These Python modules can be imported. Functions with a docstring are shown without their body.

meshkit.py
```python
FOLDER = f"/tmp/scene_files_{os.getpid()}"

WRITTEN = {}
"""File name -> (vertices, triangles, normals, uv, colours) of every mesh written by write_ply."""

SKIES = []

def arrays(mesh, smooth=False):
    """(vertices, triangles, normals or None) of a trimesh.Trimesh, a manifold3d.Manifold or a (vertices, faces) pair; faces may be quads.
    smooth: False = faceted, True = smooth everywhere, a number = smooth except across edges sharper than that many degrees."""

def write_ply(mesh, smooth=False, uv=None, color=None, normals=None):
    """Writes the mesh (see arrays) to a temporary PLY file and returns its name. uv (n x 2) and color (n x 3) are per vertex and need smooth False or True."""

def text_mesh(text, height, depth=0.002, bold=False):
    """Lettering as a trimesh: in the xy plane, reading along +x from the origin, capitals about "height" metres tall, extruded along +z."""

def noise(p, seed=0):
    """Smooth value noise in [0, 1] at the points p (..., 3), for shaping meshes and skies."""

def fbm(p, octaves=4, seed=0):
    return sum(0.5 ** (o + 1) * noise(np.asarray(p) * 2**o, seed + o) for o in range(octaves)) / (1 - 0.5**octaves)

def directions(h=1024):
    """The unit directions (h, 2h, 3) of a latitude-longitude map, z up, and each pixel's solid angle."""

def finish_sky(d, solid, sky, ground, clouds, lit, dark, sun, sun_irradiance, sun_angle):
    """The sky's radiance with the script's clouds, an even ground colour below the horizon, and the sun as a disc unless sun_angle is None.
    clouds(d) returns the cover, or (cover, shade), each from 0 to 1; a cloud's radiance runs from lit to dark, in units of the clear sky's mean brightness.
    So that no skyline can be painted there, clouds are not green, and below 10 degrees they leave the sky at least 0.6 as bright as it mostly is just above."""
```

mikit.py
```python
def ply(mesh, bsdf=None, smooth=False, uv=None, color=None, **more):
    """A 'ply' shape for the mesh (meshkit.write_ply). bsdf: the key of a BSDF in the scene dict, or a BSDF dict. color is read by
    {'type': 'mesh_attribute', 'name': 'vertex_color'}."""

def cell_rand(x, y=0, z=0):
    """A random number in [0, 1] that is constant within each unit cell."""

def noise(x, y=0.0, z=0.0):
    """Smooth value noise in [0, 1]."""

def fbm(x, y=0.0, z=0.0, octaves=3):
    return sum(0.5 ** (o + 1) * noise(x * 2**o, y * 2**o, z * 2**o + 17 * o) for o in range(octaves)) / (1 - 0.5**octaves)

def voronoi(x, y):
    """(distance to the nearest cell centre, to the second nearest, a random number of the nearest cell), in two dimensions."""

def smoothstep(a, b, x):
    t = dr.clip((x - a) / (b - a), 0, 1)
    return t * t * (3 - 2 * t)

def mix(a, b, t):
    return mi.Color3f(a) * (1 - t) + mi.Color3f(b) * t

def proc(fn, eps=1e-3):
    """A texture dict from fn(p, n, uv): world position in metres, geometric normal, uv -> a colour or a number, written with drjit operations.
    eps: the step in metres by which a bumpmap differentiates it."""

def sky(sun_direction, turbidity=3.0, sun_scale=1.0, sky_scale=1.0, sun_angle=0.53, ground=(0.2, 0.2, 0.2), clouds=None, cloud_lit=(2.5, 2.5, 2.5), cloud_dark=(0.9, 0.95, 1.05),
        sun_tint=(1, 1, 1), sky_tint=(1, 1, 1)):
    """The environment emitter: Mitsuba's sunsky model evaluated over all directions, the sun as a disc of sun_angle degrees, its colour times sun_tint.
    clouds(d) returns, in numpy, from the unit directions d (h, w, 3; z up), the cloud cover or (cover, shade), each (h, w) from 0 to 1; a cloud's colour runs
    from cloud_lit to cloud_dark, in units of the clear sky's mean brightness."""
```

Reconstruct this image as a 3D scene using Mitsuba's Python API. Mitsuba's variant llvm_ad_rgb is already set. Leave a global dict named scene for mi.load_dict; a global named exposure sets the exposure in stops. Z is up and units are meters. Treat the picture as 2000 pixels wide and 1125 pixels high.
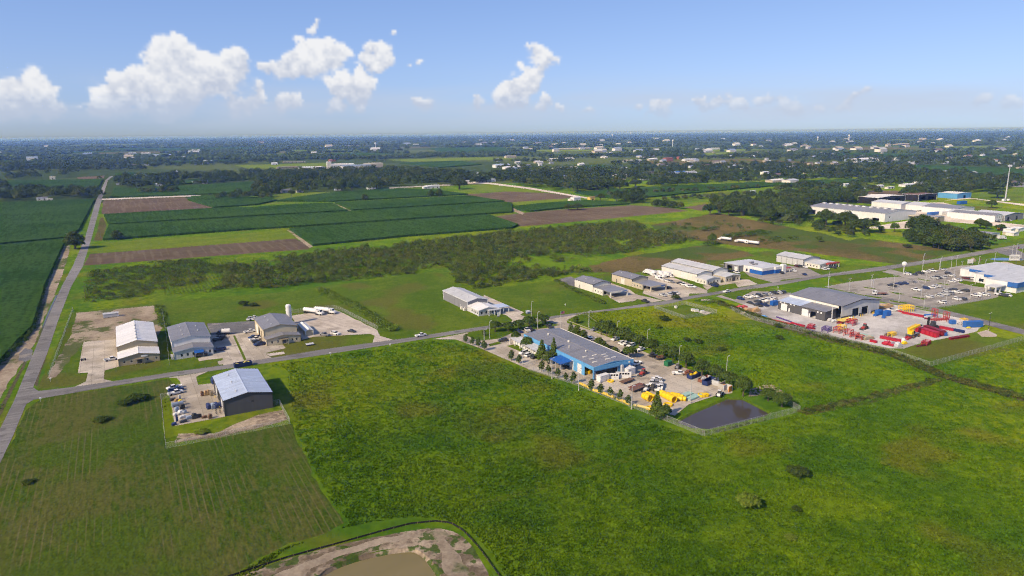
import math, random
import numpy as np, trimesh, shapely, shapely.affinity, mitsuba as mi, drjit as dr, mikit, meshkit
from shapely.geometry import Polygon, LineString, box as sbox
from mikit import noise, fbm, voronoi, cell_rand, smoothstep, mix, proc
T = mi.ScalarTransform4f
rng = np.random.default_rng(7)
scene, labels = {}, {}

# ---------------------------------------------------------------- camera, sky, exposure (metres; x along the street, y away along the main road)
scene['camera'] = {'type': 'perspective', 'fov': 72.57, 'fov_axis': 'x', 'near_clip': 1.0, 'far_clip': 120000.0, 'medium': {'type': 'ref', 'id': 'haze_air'},
                   'to_world': T().look_at(origin=(0, 0, 100), target=(47.7704, 85.1259, 78.2842), up=(0.11464, 0.184671, 0.976091))}
exposure = 1.95
SUN = (-0.80, -0.17, 0.575)

# cumulus clouds: (azimuth, elevation, radius) in degrees of each heap
PUFFS = [(-4.56, 3.39, 1.26), (-4.29, 2.26, 1.6), (-5.28, 2.09, 1.18), (-3.46, 2.11, 1.01), (-2.92, 1.78, 0.84), (-5.74, 1.76, 0.84), (4.2, 5.85, 1.14), (5.03, 5.95, 0.93), (4.23, 4.65, 1.52), (4.91, 4.14, 1.68), (6.08, 4.7, 1.09), (6.79, 5.07, 1.01), (3.14, 3.58, 1.26), (2.03, 3.73, 0.84), (1.06, 3.54, 1.01), (1.12, 2.68, 1.43), (-0.01, 2.32, 1.09), (-0.82, 1.97, 0.76), (3.01, 2.35, 1.43), (4.68, 2.55, 1.35), (3.94, 1.83, 0.84), (6.88, 4.18, 1.26), (8.54, 5.29, 0.93), (9.04, 4.94, 0.84), (9.44, 5.49, 0.59), (7.92, 4.2, 1.09), (5.56, 2.91, 0.84), (13.89, 6.67, 0.84), (14.28, 5.96, 1.09), (13.44, 5.58, 1.01), (15.33, 5.97, 1.09), (16.27, 5.8, 0.84), (12.84, 5.02, 1.01), (11.72, 4.82, 0.93), (14.52, 5.04, 1.18), (10.81, 4.8, 0.59), (18.77, 6.02, 1.01), (19.54, 5.77, 0.76), (18.17, 5.53, 0.67), (19.11, 5.09, 0.51), (17.1, 3.76, 1.26), (18.28, 3.95, 1.01), (16.11, 3.18, 0.93), (17.44, 2.8, 0.84), (15.56, 3.56, 0.59), (12.1, 2.6, 0.67), (9.17, 2.4, 0.84), (8.12, 2.58, 0.76), (9.99, 3.51, 0.59), (10.28, 2.78, 0.59), (12.83, 2.42, 0.51), (8.77, 1.85, 0.76), (11.51, 2.04, 0.59), (22.16, 2.41, 0.59), (22.75, 2.21, 0.42), (21.68, 2.49, 0.42), (14.73, 8.13, 0.38), (14.62, 7.7, 0.29), (22.07, 5.4, 0.29), (21.4, 5.29, 0.21), (20, 7.25, 0.21), (31.32, 6.12, 0.63), (32.44, 5.72, 0.59), (31.96, 5.05, 0.84), (30.87, 4.29, 1.01), (30.06, 3.72, 1.01), (29.25, 3.15, 1.01), (28.63, 2.56, 0.93), (29.85, 2.75, 1.01), (31.27, 3.71, 0.59), (32.29, 2.53, 0.51), (32.08, 1.94, 0.59), (33.43, 1.85, 0.38), (26.4, 2.58, 0.51), (26.38, 1.8, 0.59), (41.28, 2.01, 0.67), (40.31, 1.83, 0.51), (41.49, 1.62, 0.59), (44.17, 1.96, 0.67), (45.66, 2.31, 0.67), (44.75, 1.68, 0.67), (46.8, 1.91, 0.59), (47.37, 1.63, 0.51), (48.62, 2.05, 0.55), (49.33, 2.22, 0.51), (50.44, 1.64, 0.67), (50.77, 2, 0.59), (50.1, 1.47, 0.51), (52.72, 1.52, 0.38), (55.53, 2.76, 0.38), (55.18, 2.25, 0.46), (54.72, 1.8, 0.51), (54.19, 1.38, 0.38), (62.68, 2.11, 0.59), (62.57, 1.85, 0.38), (63.87, 1.48, 0.51), (64.42, 1.47, 0.51), (39.13, 1.65, 0.42), (35.53, 1.7, 0.38), (15.83, 1.85, 0.67), (17.38, 1.84, 0.59)]
HEAPS = np.array(PUFFS)

def cloud_cover(d):
    az = np.degrees(np.arctan2(d[..., 0], d[..., 1])); el = np.degrees(np.arcsin(np.clip(d[..., 2], -1, 1)))
    q = np.stack([az * 1.0, el * 1.15, 0 * az], -1)
    wx = (meshkit.fbm(q * 0.8, 3, 3) - .5) * 1.5; wy = (meshkit.fbm(q * 0.8 + 40, 3, 5) - .5) * 1.2
    A, E = az + wx, el + wy
    field = np.zeros(az.shape); tops = np.zeros(az.shape); wsum = np.full(az.shape, 1e-6)
    near = (el < 14) & (az > -20) & (az < 75)
    a, e = A[near], E[near]; f = np.zeros(a.shape); tp = np.zeros(a.shape); ws = np.full(a.shape, 1e-6)
    for (pa, pe, r) in PUFFS:
        r = r * (.98 if r > .7 else 1)
        k = np.exp(-(((a - pa) / r) ** 2 + ((e - pe) / (r * .9)) ** 2) * 1.3)
        f += k; tp += k * (e - pe) / r; ws += k
    field[near], tops[near], wsum[near] = f, tp, ws
    # the same kind of sky goes on all round: scattered low cumulus chosen by noise
    g = meshkit.fbm(np.stack([az * .09, el * .22, 0 * az], -1), 4, 11)
    field += np.where(near, 0, 1.6 * np.clip(g - .56, 0, 1) * 5 * np.exp(-((el - 5) / 4.5) ** 2))
    n = meshkit.fbm(q * 1.7, 5, 9)
    n2 = meshkit.fbm(q * 5.5, 3, 15)
    body = np.clip(field, 0, 1.7) * (-.16 + 1.75 * n + .55 * n2)
    edge = np.where(tops > 0, .26, .55)
    cover = np.clip((body - .24) / edge, 0, 1); cover = cover * cover * (3 - 2 * cover)
    halo = .42 * np.clip((field - .18) / 1.3, 0, 1) * np.clip(.45 + 1.1 * n, 0, 1.2)
    cover = np.maximum(cover, halo)
    t = tops / wsum; low = np.clip((el - .7) / 2.4, 0, 1)
    # sunlit tops, lavender flanks and bases that melt into the moist air
    shade = np.clip(.50 - .75 * np.clip(t + .15, -1, 1) - 1.5 * (n - .5) - .7 * (n2 - .5) + .55 * (1 - np.clip((el - 1.0) / 3.2, 0, 1)), 0, 1)
    right = np.clip((az - 42) / 10, 0, 1)
    cover = cover * (.30 + .70 * low) * (1 - .2 * right) * np.clip(el / .6, 0, 1)
    veil = .62 * np.clip(meshkit.fbm(np.stack([az * .10, el * .75, 0 * az], -1), 4, 21) * 2.2 - .72, 0, 1) * np.exp(-((el - 1.9) / 1.7) ** 2) * np.clip(el / .8, 0, 1)
    shade = (shade * cover + .9 * veil) / (cover + veil + 1e-6); cover = cover + veil * (1 - cover)
    return cover, np.clip(shade, 0, 1)

scene['sky'] = mikit.sky(SUN, turbidity=3.0, sun_scale=1.0, sky_scale=1.0, clouds=cloud_cover, cloud_lit=(2.6, 2.62, 2.68), cloud_dark=(1.55, 1.72, 2.1), sky_tint=(1.0, .97, 1.27), ground=(.08, .11, .05))

# ---------------------------------------------------------------- naming
def numbered(name):
    if name not in labels and name not in scene: return name
    k = 1
    while f'{name}_{k:03d}' in labels or f'{name}_{k:03d}' in scene: k += 1
    return f'{name}_{k:03d}'
_used = {}
def part_key(key):
    n = _used.get(key, -1) + 1; _used[key] = n
    return key if n == 0 else f'{key}_{n:03d}'
_tops = {}
def thing(name, label, cat=None, group=None, kind=None):
    n = _tops.get(name, -1) + 1; _tops[name] = n
    key = name if n == 0 else f'{name}_{n:03d}'
    d = {'label': label}
    if cat: d['category'] = cat
    if group: d['group'] = group
    if kind: d['kind'] = kind
    labels[key] = d
    return key

# ---------------------------------------------------------------- mesh helpers
def box(x0, x1, y0, y1, z0, z1):
    v = np.array([[x, y, z] for z in (z0, z1) for y in (y0, y1) for x in (x0, x1)], float)
    f = np.array([[0, 2, 3], [0, 3, 1], [4, 5, 7], [4, 7, 6], [0, 1, 5], [0, 5, 4], [2, 6, 7], [2, 7, 3], [0, 4, 6], [0, 6, 2], [1, 3, 7], [1, 7, 5]])
    return v, f
def join(ms):
    vs, fs, n = [], [], 0
    for v, f in ms:
        vs.append(v); fs.append(np.asarray(f) + n); n += len(v)
    return np.vstack(vs), np.vstack(fs)
def move(m, x=0, y=0, z=0, rot=0):
    c, s = math.cos(rot), math.sin(rot)
    return np.asarray(m[0]) @ np.array([[c, s, 0], [-s, c, 0], [0, 0, 1]]) + [x, y, z], m[1]
def tube(p0, p1, r0, r1=None, n=8, caps=True):
    r1 = r0 if r1 is None else r1
    p0, p1 = np.array(p0, float), np.array(p1, float); d = (p1 - p0) / np.linalg.norm(p1 - p0)
    a = np.cross(d, [0, 0, 1] if abs(d[2]) < .9 else [1, 0, 0]); a /= np.linalg.norm(a); b = np.cross(d, a)
    t = np.arange(n) * 2 * math.pi / n; ring = np.cos(t)[:, None] * a + np.sin(t)[:, None] * b
    v = np.vstack([p0 + ring * r0, p1 + ring * r1]); i = np.arange(n); j = (i + 1) % n
    f = [np.stack([i, j, j + n], 1), np.stack([i, j + n, i + n], 1)]
    if caps:
        v = np.vstack([v, v, [p0, p1]])
        f += [np.stack([j + 2 * n, i + 2 * n, i * 0 + 4 * n], 1), np.stack([i + 3 * n, j + 3 * n, i * 0 + 4 * n + 1], 1)]
    return v, np.vstack(f)
def ringtube(p0, p1, r, t, n=20):
    """an open pipe with wall thickness t"""
    a, b = tube(p0, p1, r, n=n, caps=False), tube(p0, p1, r - t, n=n, caps=False)
    b = (b[0], b[1][:, ::-1]); i = np.arange(n); j = (i + 1) % n; m = 2 * n
    e = np.vstack([np.stack([i, i + m, j + m], 1), np.stack([i, j + m, j], 1), np.stack([i + n, j + n, j + n + m], 1), np.stack([i + n, j + n + m, i + n + m], 1)])
    v, f = join([a, b])
    return v, np.vstack([f, e])
def prism(poly, z0, z1):
    p = poly if isinstance(poly, Polygon) else Polygon(poly)
    m = trimesh.creation.extrude_polygon(p, z1 - z0, engine='earcut')
    return np.array(m.vertices) + [0, 0, z0], np.array(m.faces)
def profile(pts, w):
    """a side outline (x, z) extruded over the width w across y"""
    m = trimesh.creation.extrude_polygon(Polygon(pts), w, engine='earcut')
    v = np.array(m.vertices); return np.stack([v[:, 0], w / 2 - v[:, 2], v[:, 1]], 1), np.array(m.faces)
def flat(poly, z):
    p = poly if hasattr(poly, 'geom_type') else Polygon(poly)
    out = []
    for g in getattr(p.buffer(0), 'geoms', [p.buffer(0)]):
        if g.geom_type != 'Polygon' or g.area < .01: continue
        v, f = trimesh.creation.triangulate_polygon(g, engine='earcut')
        v = np.array(v); f = np.array(f)
        a = v[f]; s = (a[:, 1, 0] - a[:, 0, 0]) * (a[:, 2, 1] - a[:, 0, 1]) - (a[:, 1, 1] - a[:, 0, 1]) * (a[:, 2, 0] - a[:, 0, 0])
        f = np.where((s < 0)[:, None], f[:, ::-1], f)
        out.append((np.hstack([v, np.full((len(v), 1), z)]), f))
    return join(out)
def rough(poly, amp, step=3.0, seed=1):
    """the outline with a natural, wandering edge"""
    p = (poly if hasattr(poly, 'geom_type') else Polygon(poly)).buffer(0); p = max(getattr(p, 'geoms', [p]), key=lambda g: g.area).segmentize(step)
    c = np.array(p.exterior.coords)[:-1]
    q = np.stack([c[:, 0] / (step * 2.2), c[:, 1] / (step * 2.2), c[:, 0] * 0 + seed], -1)
    return Polygon(c + amp * 2 * np.stack([meshkit.fbm(q, 3, seed) - .5, meshkit.fbm(q + 31, 3, seed + 5) - .5], 1)).buffer(0)
def chaikin(pts, n=2):
    p = np.array(pts, float)
    for _ in range(n):
        q = np.roll(p, -1, 0); p = np.stack([.75 * p + .25 * q, .25 * p + .75 * q], 1).reshape(-1, 2)
    return p

# ---------------------------------------------------------------- colours: packed in the uv of a mesh, so that few materials serve many colours
PAL = dict(white=(.66, .66, .65), offwhite=(.64, .62, .56), cream=(.46, .41, .30), tan=(.33, .28, .19), tandark=(.24, .20, .135), lightgrey=(.46, .47, .48), grey=(.195, .20, .22), midgrey=(.22, .225, .235),
    darkgrey=(.085, .085, .088), charcoal=(.045, .046, .05), black=(.016, .016, .018), bluegrey=(.24, .30, .40), paleblue=(.40, .47, .60), blue=(.03, .12, .38), brightblue=(.015, .10, .38), skyblue=(.10, .30, .55),
    navy=(.015, .03, .11), red=(.38, .018, .035), darkred=(.20, .015, .025), orangered=(.40, .055, .045), orange=(.60, .22, .04), yellow=(.78, .52, .01), paleyellow=(.68, .52, .12), green=(.02, .14, .06), teal=(.08, .25, .22), mint=(.32, .48, .42),
    brown=(.16, .09, .05), wood=(.38, .25, .12), rust=(.19, .075, .045), silver=(.45, .46, .47), maroon=(.10, .015, .02), steel=(.36, .37, .38), concrete=(.42, .39, .34), purple=(.10, .06, .22), stone=(.38, .36, .32),
    bark=(.10, .08, .06), flag=(.35, .10, .15), pink=(.55, .12, .25), roofred=(.34, .13, .08), roofgrey=(.20, .20, .215), roofbrown=(.17, .12, .09), panelgrey=(.070, .072, .079))
def pack(c, n):
    r, g, b = (np.clip(np.sqrt(np.asarray(c, float)), 0, 1) * 255).round()
    return np.tile([r * 256 + g + .5, b + .5], (n, 1))
def unpack(uv):
    r = dr.floor(uv[0] / 256); g = dr.floor(uv[0] - r * 256); b = dr.floor(uv[1])
    return mi.Color3f(dr.square(r / 255), dr.square(g / 255), dr.square(b / 255))
def put(key, mesh, col, bsdf='paint', smooth=False, to_world=None):
    c = PAL[col] if isinstance(col, str) else col
    d = mikit.ply(mesh, bsdf, smooth, uv=pack(c, len(mesh[0])))
    if to_world is not None: d['to_world'] = to_world
    k = part_key(key); scene[k] = d
    return k

# ---------------------------------------------------------------- materials
def two(b): return {'type': 'twosided', 'bsdf': b}
def material(name, fn, rough_=.9, spec=.2, bump=None, bump_scale=1.0, eps=.05, **kw):
    b = {'type': 'principled', 'base_color': proc(fn), 'roughness': rough_, 'specular': spec, **kw}
    if bump is not None: b = {'type': 'bumpmap', 'tex': proc(bump, eps), 'scale': bump_scale, 'bsdf': b}
    scene[name] = two(b)

def f_paint(p, n, uv):
    c = unpack(uv)
    g = noise(p.x * 1.7, p.y * 1.7, p.z * 1.7) * .5 + noise(p.x * 7, p.y * 7, p.z * 7) * .5
    w = smoothstep(.56, .74, fbm(p.x * .8 + 5, p.y * .8, p.z * .8, 3))
    return mix(c, c * .62 + mi.Color3f(.045, .032, .022), w * .6) * (.86 + .24 * g)
def f_siding(p, n, uv):
    s = p.x + p.y
    c = unpack(uv)
    sheet = cell_rand(dr.floor(s / .95), dr.floor(p.z / 4.0), 3)
    stain = fbm(s * .35, p.z * .12, 5, 3); streak = noise(s * 2.6, p.z * .18, 8)
    c = c * (.93 + .10 * sheet + .05 * streak)
    return mix(c, c * .72 + mi.Color3f(.03, .022, .012), smoothstep(.60, .80, stain) * .45)
def b_siding(p, n, uv):
    s = p.x + p.y; t = s / .95 - dr.floor(s / .95)
    return smoothstep(.0, .07, t) * (1 - smoothstep(.14, .21, t))
def f_roofing(p, n, uv):
    c = unpack(uv)
    sheet = cell_rand(dr.floor(p.y / 1.05), dr.floor(p.x / 9.0), 4)
    st = fbm(p.x * .16, p.y * .9, 2, 3); blot = fbm(p.x * .11 + 9, p.y * .13, 4, 4)
    c = c * (.92 + .13 * sheet + .08 * (noise(p.x * .5, p.y * 3.2, 3) - .5))
    c = mix(c, c * .80 + mi.Color3f(.02, .018, .014), smoothstep(.48, .72, st) * .45)
    return mix(c, c * 1.12, smoothstep(.5, .75, blot) * .6)
material('paint', f_paint, .5, .4)
material('gloss', lambda p, n, uv: unpack(uv), .28, .5, clearcoat=.6)
material('siding', f_siding, .55, .35, b_siding, .05)
material('roofing', f_roofing, .42, .45)
scene['glass'] = two({'type': 'principled', 'base_color': {'type': 'rgb', 'value': [.022, .028, .034]}, 'roughness': .08, 'specular': .7})
scene['wire'] = two({'type': 'principled', 'base_color': {'type': 'rgb', 'value': [.46, .47, .46]}, 'roughness': .45, 'metallic': .25})

# foliage: colour of each leaf comes packed, blotched by where the leaf is
def f_leaf(p, n, uv):
    c = unpack(uv)
    g = noise(p.x * .55, p.y * .55, p.z * .55)
    h = fbm(p.x * .035, p.y * .035, 3, 2)
    return mix(c * .78, c * 1.22, g) * mi.Color3f(.88 + .24 * h, 1, .9 + .2 * h)
scene['leaf'] = {'type': 'principledthin', 'base_color': proc(f_leaf), 'roughness': .75, 'diff_trans': .45, 'spec_trans': 0.0, 'eta': 1.12}

def grass_tone(p):
    x, y = p.x, p.y
    big = fbm(x * .011 + 3, y * .011, 1, 4); mid = fbm(x * .055, y * .055, 2, 4); small = fbm(x * .45, y * .45, 3, 3); grain = noise(x * 2.6, y * 2.6, 4)
    c = mix((.054, .116, .0050), (.096, .160, .0062), smoothstep(.30, .72, mid * .6 + small * .4))
    c = mix(c, mi.Color3f(.150, .180, .0070), smoothstep(.48, .72, big * .7 + small * .3) * .6)
    c = mix(c, mi.Color3f(.125, .118, .018), smoothstep(.60, .78, fbm(x * .035 + 70, y * .035 + 9, 6, 3)) * .5)
    c = mix(c, mi.Color3f(.034, .098, .008), smoothstep(.54, .74, fbm(x * .04 - 30, y * .04 + 55, 8, 3)) * .5)
    # the eastern meadow is yellower weed growth than the grass beside the lots
    kind = smoothstep(-.25, .45, (x - 170) / 130 - (y - 150) / 230 + (fbm(x * .03 + 11, y * .03, 9, 4) - .5) * 3.0)
    c = mix(c, c * mi.Color3f(1.20, 1.12, 1.0), kind)
    return c * (.84 + .28 * small + .14 * grain)
def f_meadow(p, n, uv): return grass_tone(p)
def b_turf(p, n, uv): return fbm(p.x * .9, p.y * .9, 1, 3) * .4 + noise(p.x * 2.6, p.y * 2.6, 2) * .2
material('meadow_grass', f_meadow, .95, .03, b_turf, .55, .12)
scene['blade'] = {'type': 'principledthin', 'base_color': proc(lambda p, n, uv: grass_tone(p) * (.85 + .75 * uv[0])), 'roughness': .8, 'diff_trans': .6, 'spec_trans': 0.0, 'eta': 1.1}

def f_mown(p, n, uv):
    x, y = p.x, p.y
    a = fbm(x * .045, y * .02, 3, 4); b = fbm(x * 1.1, y * .16, 4, 3); s = fbm(x * .6, y * .5, 6, 3)
    c = mix((.042, .082, .007), (.084, .092, .021), smoothstep(.34, .66, a * .45 + b * .35 + s * .2))
    c = mix(c, mi.Color3f(.050, .092, .006), smoothstep(.52, .70, fbm(x * .05 + 20, y * .05, 7, 3)) * .7)
    row = dr.abs(x / 1.9 - dr.floor(x / 1.9) - .5) * 2
    c = mix(c, mi.Color3f(.125, .110, .048), smoothstep(.70, .95, row) * smoothstep(.40, .66, fbm(x * .1, y * .05, 2, 3)) * .6)
    return c * (.70 + .6 * noise(x * 2.3, y * 1.4, 5) * .55 + .2 * s)
material('mown_grass', f_mown, .95, .03, lambda p, n, uv: fbm(p.x * 1.3, p.y * .7, 1, 3), .35, .12)
def f_lawn(p, n, uv):
    x, y = p.x, p.y
    a = fbm(x * .05, y * .05, 5, 4); s = fbm(x * .5, y * .5, 2, 3)
    c = mix((.056, .105, .007), (.094, .138, .011), smoothstep(.3, .7, a * .6 + s * .4))
    c = mix(c, mi.Color3f(.100, .096, .022), smoothstep(.58, .76, fbm(x * .03 + 4, y * .035, 9, 3)) * .7)
    return c * (.8 + .35 * noise(x * 1.8, y * 1.8, 3))
material('lawn_grass', f_lawn, .95, .03, lambda p, n, uv: fbm(p.x * 1.1, p.y * 1.1, 3, 3), .18, .12)
def f_dry(p, n, uv):
    x, y = p.x, p.y
    a = fbm(x * .02, y * .03, 15, 4); s = fbm(x * .3, y * .3, 2, 3)
    c = mix((.068, .064, .019), (.118, .090, .036), smoothstep(.3, .7, a * .6 + s * .4))
    c = mix(c, mi.Color3f(.046, .082, .012), smoothstep(.50, .66, fbm(x * .025 + 8, y * .025, 3, 4)) * .85)
    return c * (.8 + .4 * noise(x * 1.1, y * 1.1, 3))
material('dry_grass', f_dry, .95, .03, lambda p, n, uv: fbm(p.x * .6, p.y * .6, 3, 3), .3, .15)
def f_bright(p, n, uv):
    x, y = p.x, p.y
    c = mix((.070, .132, .009), (.140, .165, .015), fbm(x * .05, y * .12, 3, 4))
    return c * (.75 + .45 * fbm(x * .5, y * .5, 1, 3))
material('bright_grass', f_bright, .95, .03, lambda p, n, uv: fbm(p.x * .6, p.y * .6, 3, 3), .3, .15)
def f_cane(p, n, uv):
    x, y = p.x, p.y
    a = fbm(x * .012, y * .02, 5, 4); rows = noise(x * .55, y * .05, 2); s = fbm(x * .6, y * .6, 8, 3)
    c = mix((.0200, .055, .0092), (.041, .086, .0150), smoothstep(.3, .7, a * .4 + rows * .25 + s * .35))
    return c * (.74 + .5 * s)
material('cane_leaf', f_cane, .9, .02, lambda p, n, uv: noise(p.x * .7, p.y * .25, 2) * .8 + fbm(p.x * 1.2, p.y * 1.2, 5, 3), .7, .12)
def f_soil(p, n, uv):
    x, y = p.x, p.y
    fur = dr.abs(x / 1.8 - dr.floor(x / 1.8) - .5) * 2
    c = mix((.070, .052, .035), (.128, .098, .067), fbm(x * .02, y * .045, 2, 4))
    c = mix(c, mi.Color3f(.165, .130, .095), smoothstep(.55, .8, noise(x * .55, y * .03, 4)) * .35)
    return c * (.82 + .3 * fbm(x * .5, y * .3, 3, 3))
material('ploughed_soil', f_soil, .95, .03, lambda p, n, uv: dr.abs(p.x / 1.8 - dr.floor(p.x / 1.8) - .5) + .4 * noise(p.x * 1.5, p.y * 1.5), .25, .1)
def f_dirt(p, n, uv):
    x, y = p.x, p.y
    a = fbm(x * .07, y * .07, 3, 4); s = fbm(x * .45, y * .45, 5, 3)
    c = mix((.19, .150, .106), (.33, .275, .205), smoothstep(.25, .75, a * .6 + s * .4))
    weed = smoothstep(.54, .66, fbm(x * .075 + 40, y * .05 + 8, 2, 4) * .75 + s * .25)
    return mix(c, mi.Color3f(.046, .074, .010), weed * .85) * (.85 + .3 * noise(x * 2.2, y * 2.2, 3))
material('bare_dirt', f_dirt, .95, .03, lambda p, n, uv: fbm(p.x * .9, p.y * .9, 3, 3), .15, .1)
def f_lime(p, n, uv):
    x, y = p.x, p.y
    a = fbm(x * .05, y * .07, 33, 4); s = fbm(x * .5, y * .5, 5, 3); tr = noise(x * .9 + y * .25, y * .05 + x * .02, 3)
    c = mix((.35, .305, .255), (.49, .445, .385), smoothstep(.3, .7, a * .5 + s * .3 + tr * .2))
    return mix(c, mi.Color3f(.20, .175, .145), smoothstep(.60, .78, fbm(x * .06 + 3, y * .09 + 5, 9, 3)) * .5) * (.9 + .2 * noise(x * 3, y * 3, 3))
material('limestone', f_lime, .95, .03, lambda p, n, uv: fbm(p.x * 1.5, p.y * 1.5, 3, 2), .06, .1)
def f_yard(p, n, uv):
    x, y = p.x, p.y
    a = fbm(x * .05, y * .07, 13, 4); s = fbm(x * .5, y * .5, 5, 3)
    c = mix((.335, .325, .315), (.46, .45, .44), smoothstep(.3, .7, a * .6 + s * .4))
    return mix(c, mi.Color3f(.2, .19, .18), smoothstep(.60, .76, fbm(x * .06 + 3, y * .05 + 5, 29, 3)) * .6) * (.9 + .2 * noise(x * 3, y * 3, 3))
material('pale_aggregate', f_yard, .95, .03, lambda p, n, uv: fbm(p.x * 1.5, p.y * 1.5, 3, 2), .06, .1)
def f_conc(p, n, uv):
    x, y = p.x, p.y
    slab = cell_rand(dr.floor(x / 4.6), dr.floor(y / 4.6), 2)
    c = mix((.33, .29, .23), (.46, .415, .345), smoothstep(.28, .72, fbm(x * .12, y * .12, 3, 4))) * (.90 + .18 * slab)
    c = mix(c, mi.Color3f(.16, .145, .125), smoothstep(.60, .80, fbm(x * .16 + 9, y * .16 + 2, 6, 3)) * .65)
    jx, jy = dr.abs(x / 4.6 - dr.round(x / 4.6)) * 4.6, dr.abs(y / 4.6 - dr.round(y / 4.6)) * 4.6
    c = mix(c, c * .62, (1 - smoothstep(.04, .13, dr.minimum(jx, jy))) * .8)
    return c * (.92 + .16 * noise(x * 2.5, y * 2.5))
material('concrete_slab', f_conc, .85, .25)
def f_asph(p, n, uv):
    x, y = p.x, p.y
    a = fbm(x * .035, y * .035, 2, 4); lane = noise(x * .02, y * .8, 4)
    c = mix((.145, .140, .135), (.205, .198, .190), smoothstep(.25, .75, a * .6 + lane * .4))
    c = mix(c, mi.Color3f(.09, .088, .085), smoothstep(.60, .74, fbm(x * .2, y * .25 + 8, 5, 3)) * .55)
    return c * (.88 + .24 * fbm(x * 1.8, y * 1.8, 3, 2))
material('worn_asphalt', f_asph, .85, .25)
material('faded_asphalt', lambda p, n, uv: f_asph(p, n, uv) * mi.Color3f(1.38, 1.34, 1.26), .9, .1)
def f_grav(p, n, uv):
    c = mix((.10, .10, .105), (.17, .17, .175), fbm(p.x * .1, p.y * .1, 2, 4))
    return mix(c, mi.Color3f(.3, .27, .23), smoothstep(.55, .75, fbm(p.x * .13, p.y * .2, 7, 3)) * .5) * (.8 + .4 * noise(p.x * 2, p.y * 2))
material('dark_aggregate', f_grav, .9, .2)
def f_ditch(p, n, uv):
    c = mix((.050, .062, .014), (.105, .085, .045), fbm(p.x * .3, p.y * .15, 2, 4))
    return c * (.7 + .6 * noise(p.x * 1.5, p.y * 1.5))
material('ditch_earth', f_ditch, .9, .2, lambda p, n, uv: fbm(p.x * .9, p.y * .9, 3, 3), .3, .1)
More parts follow.
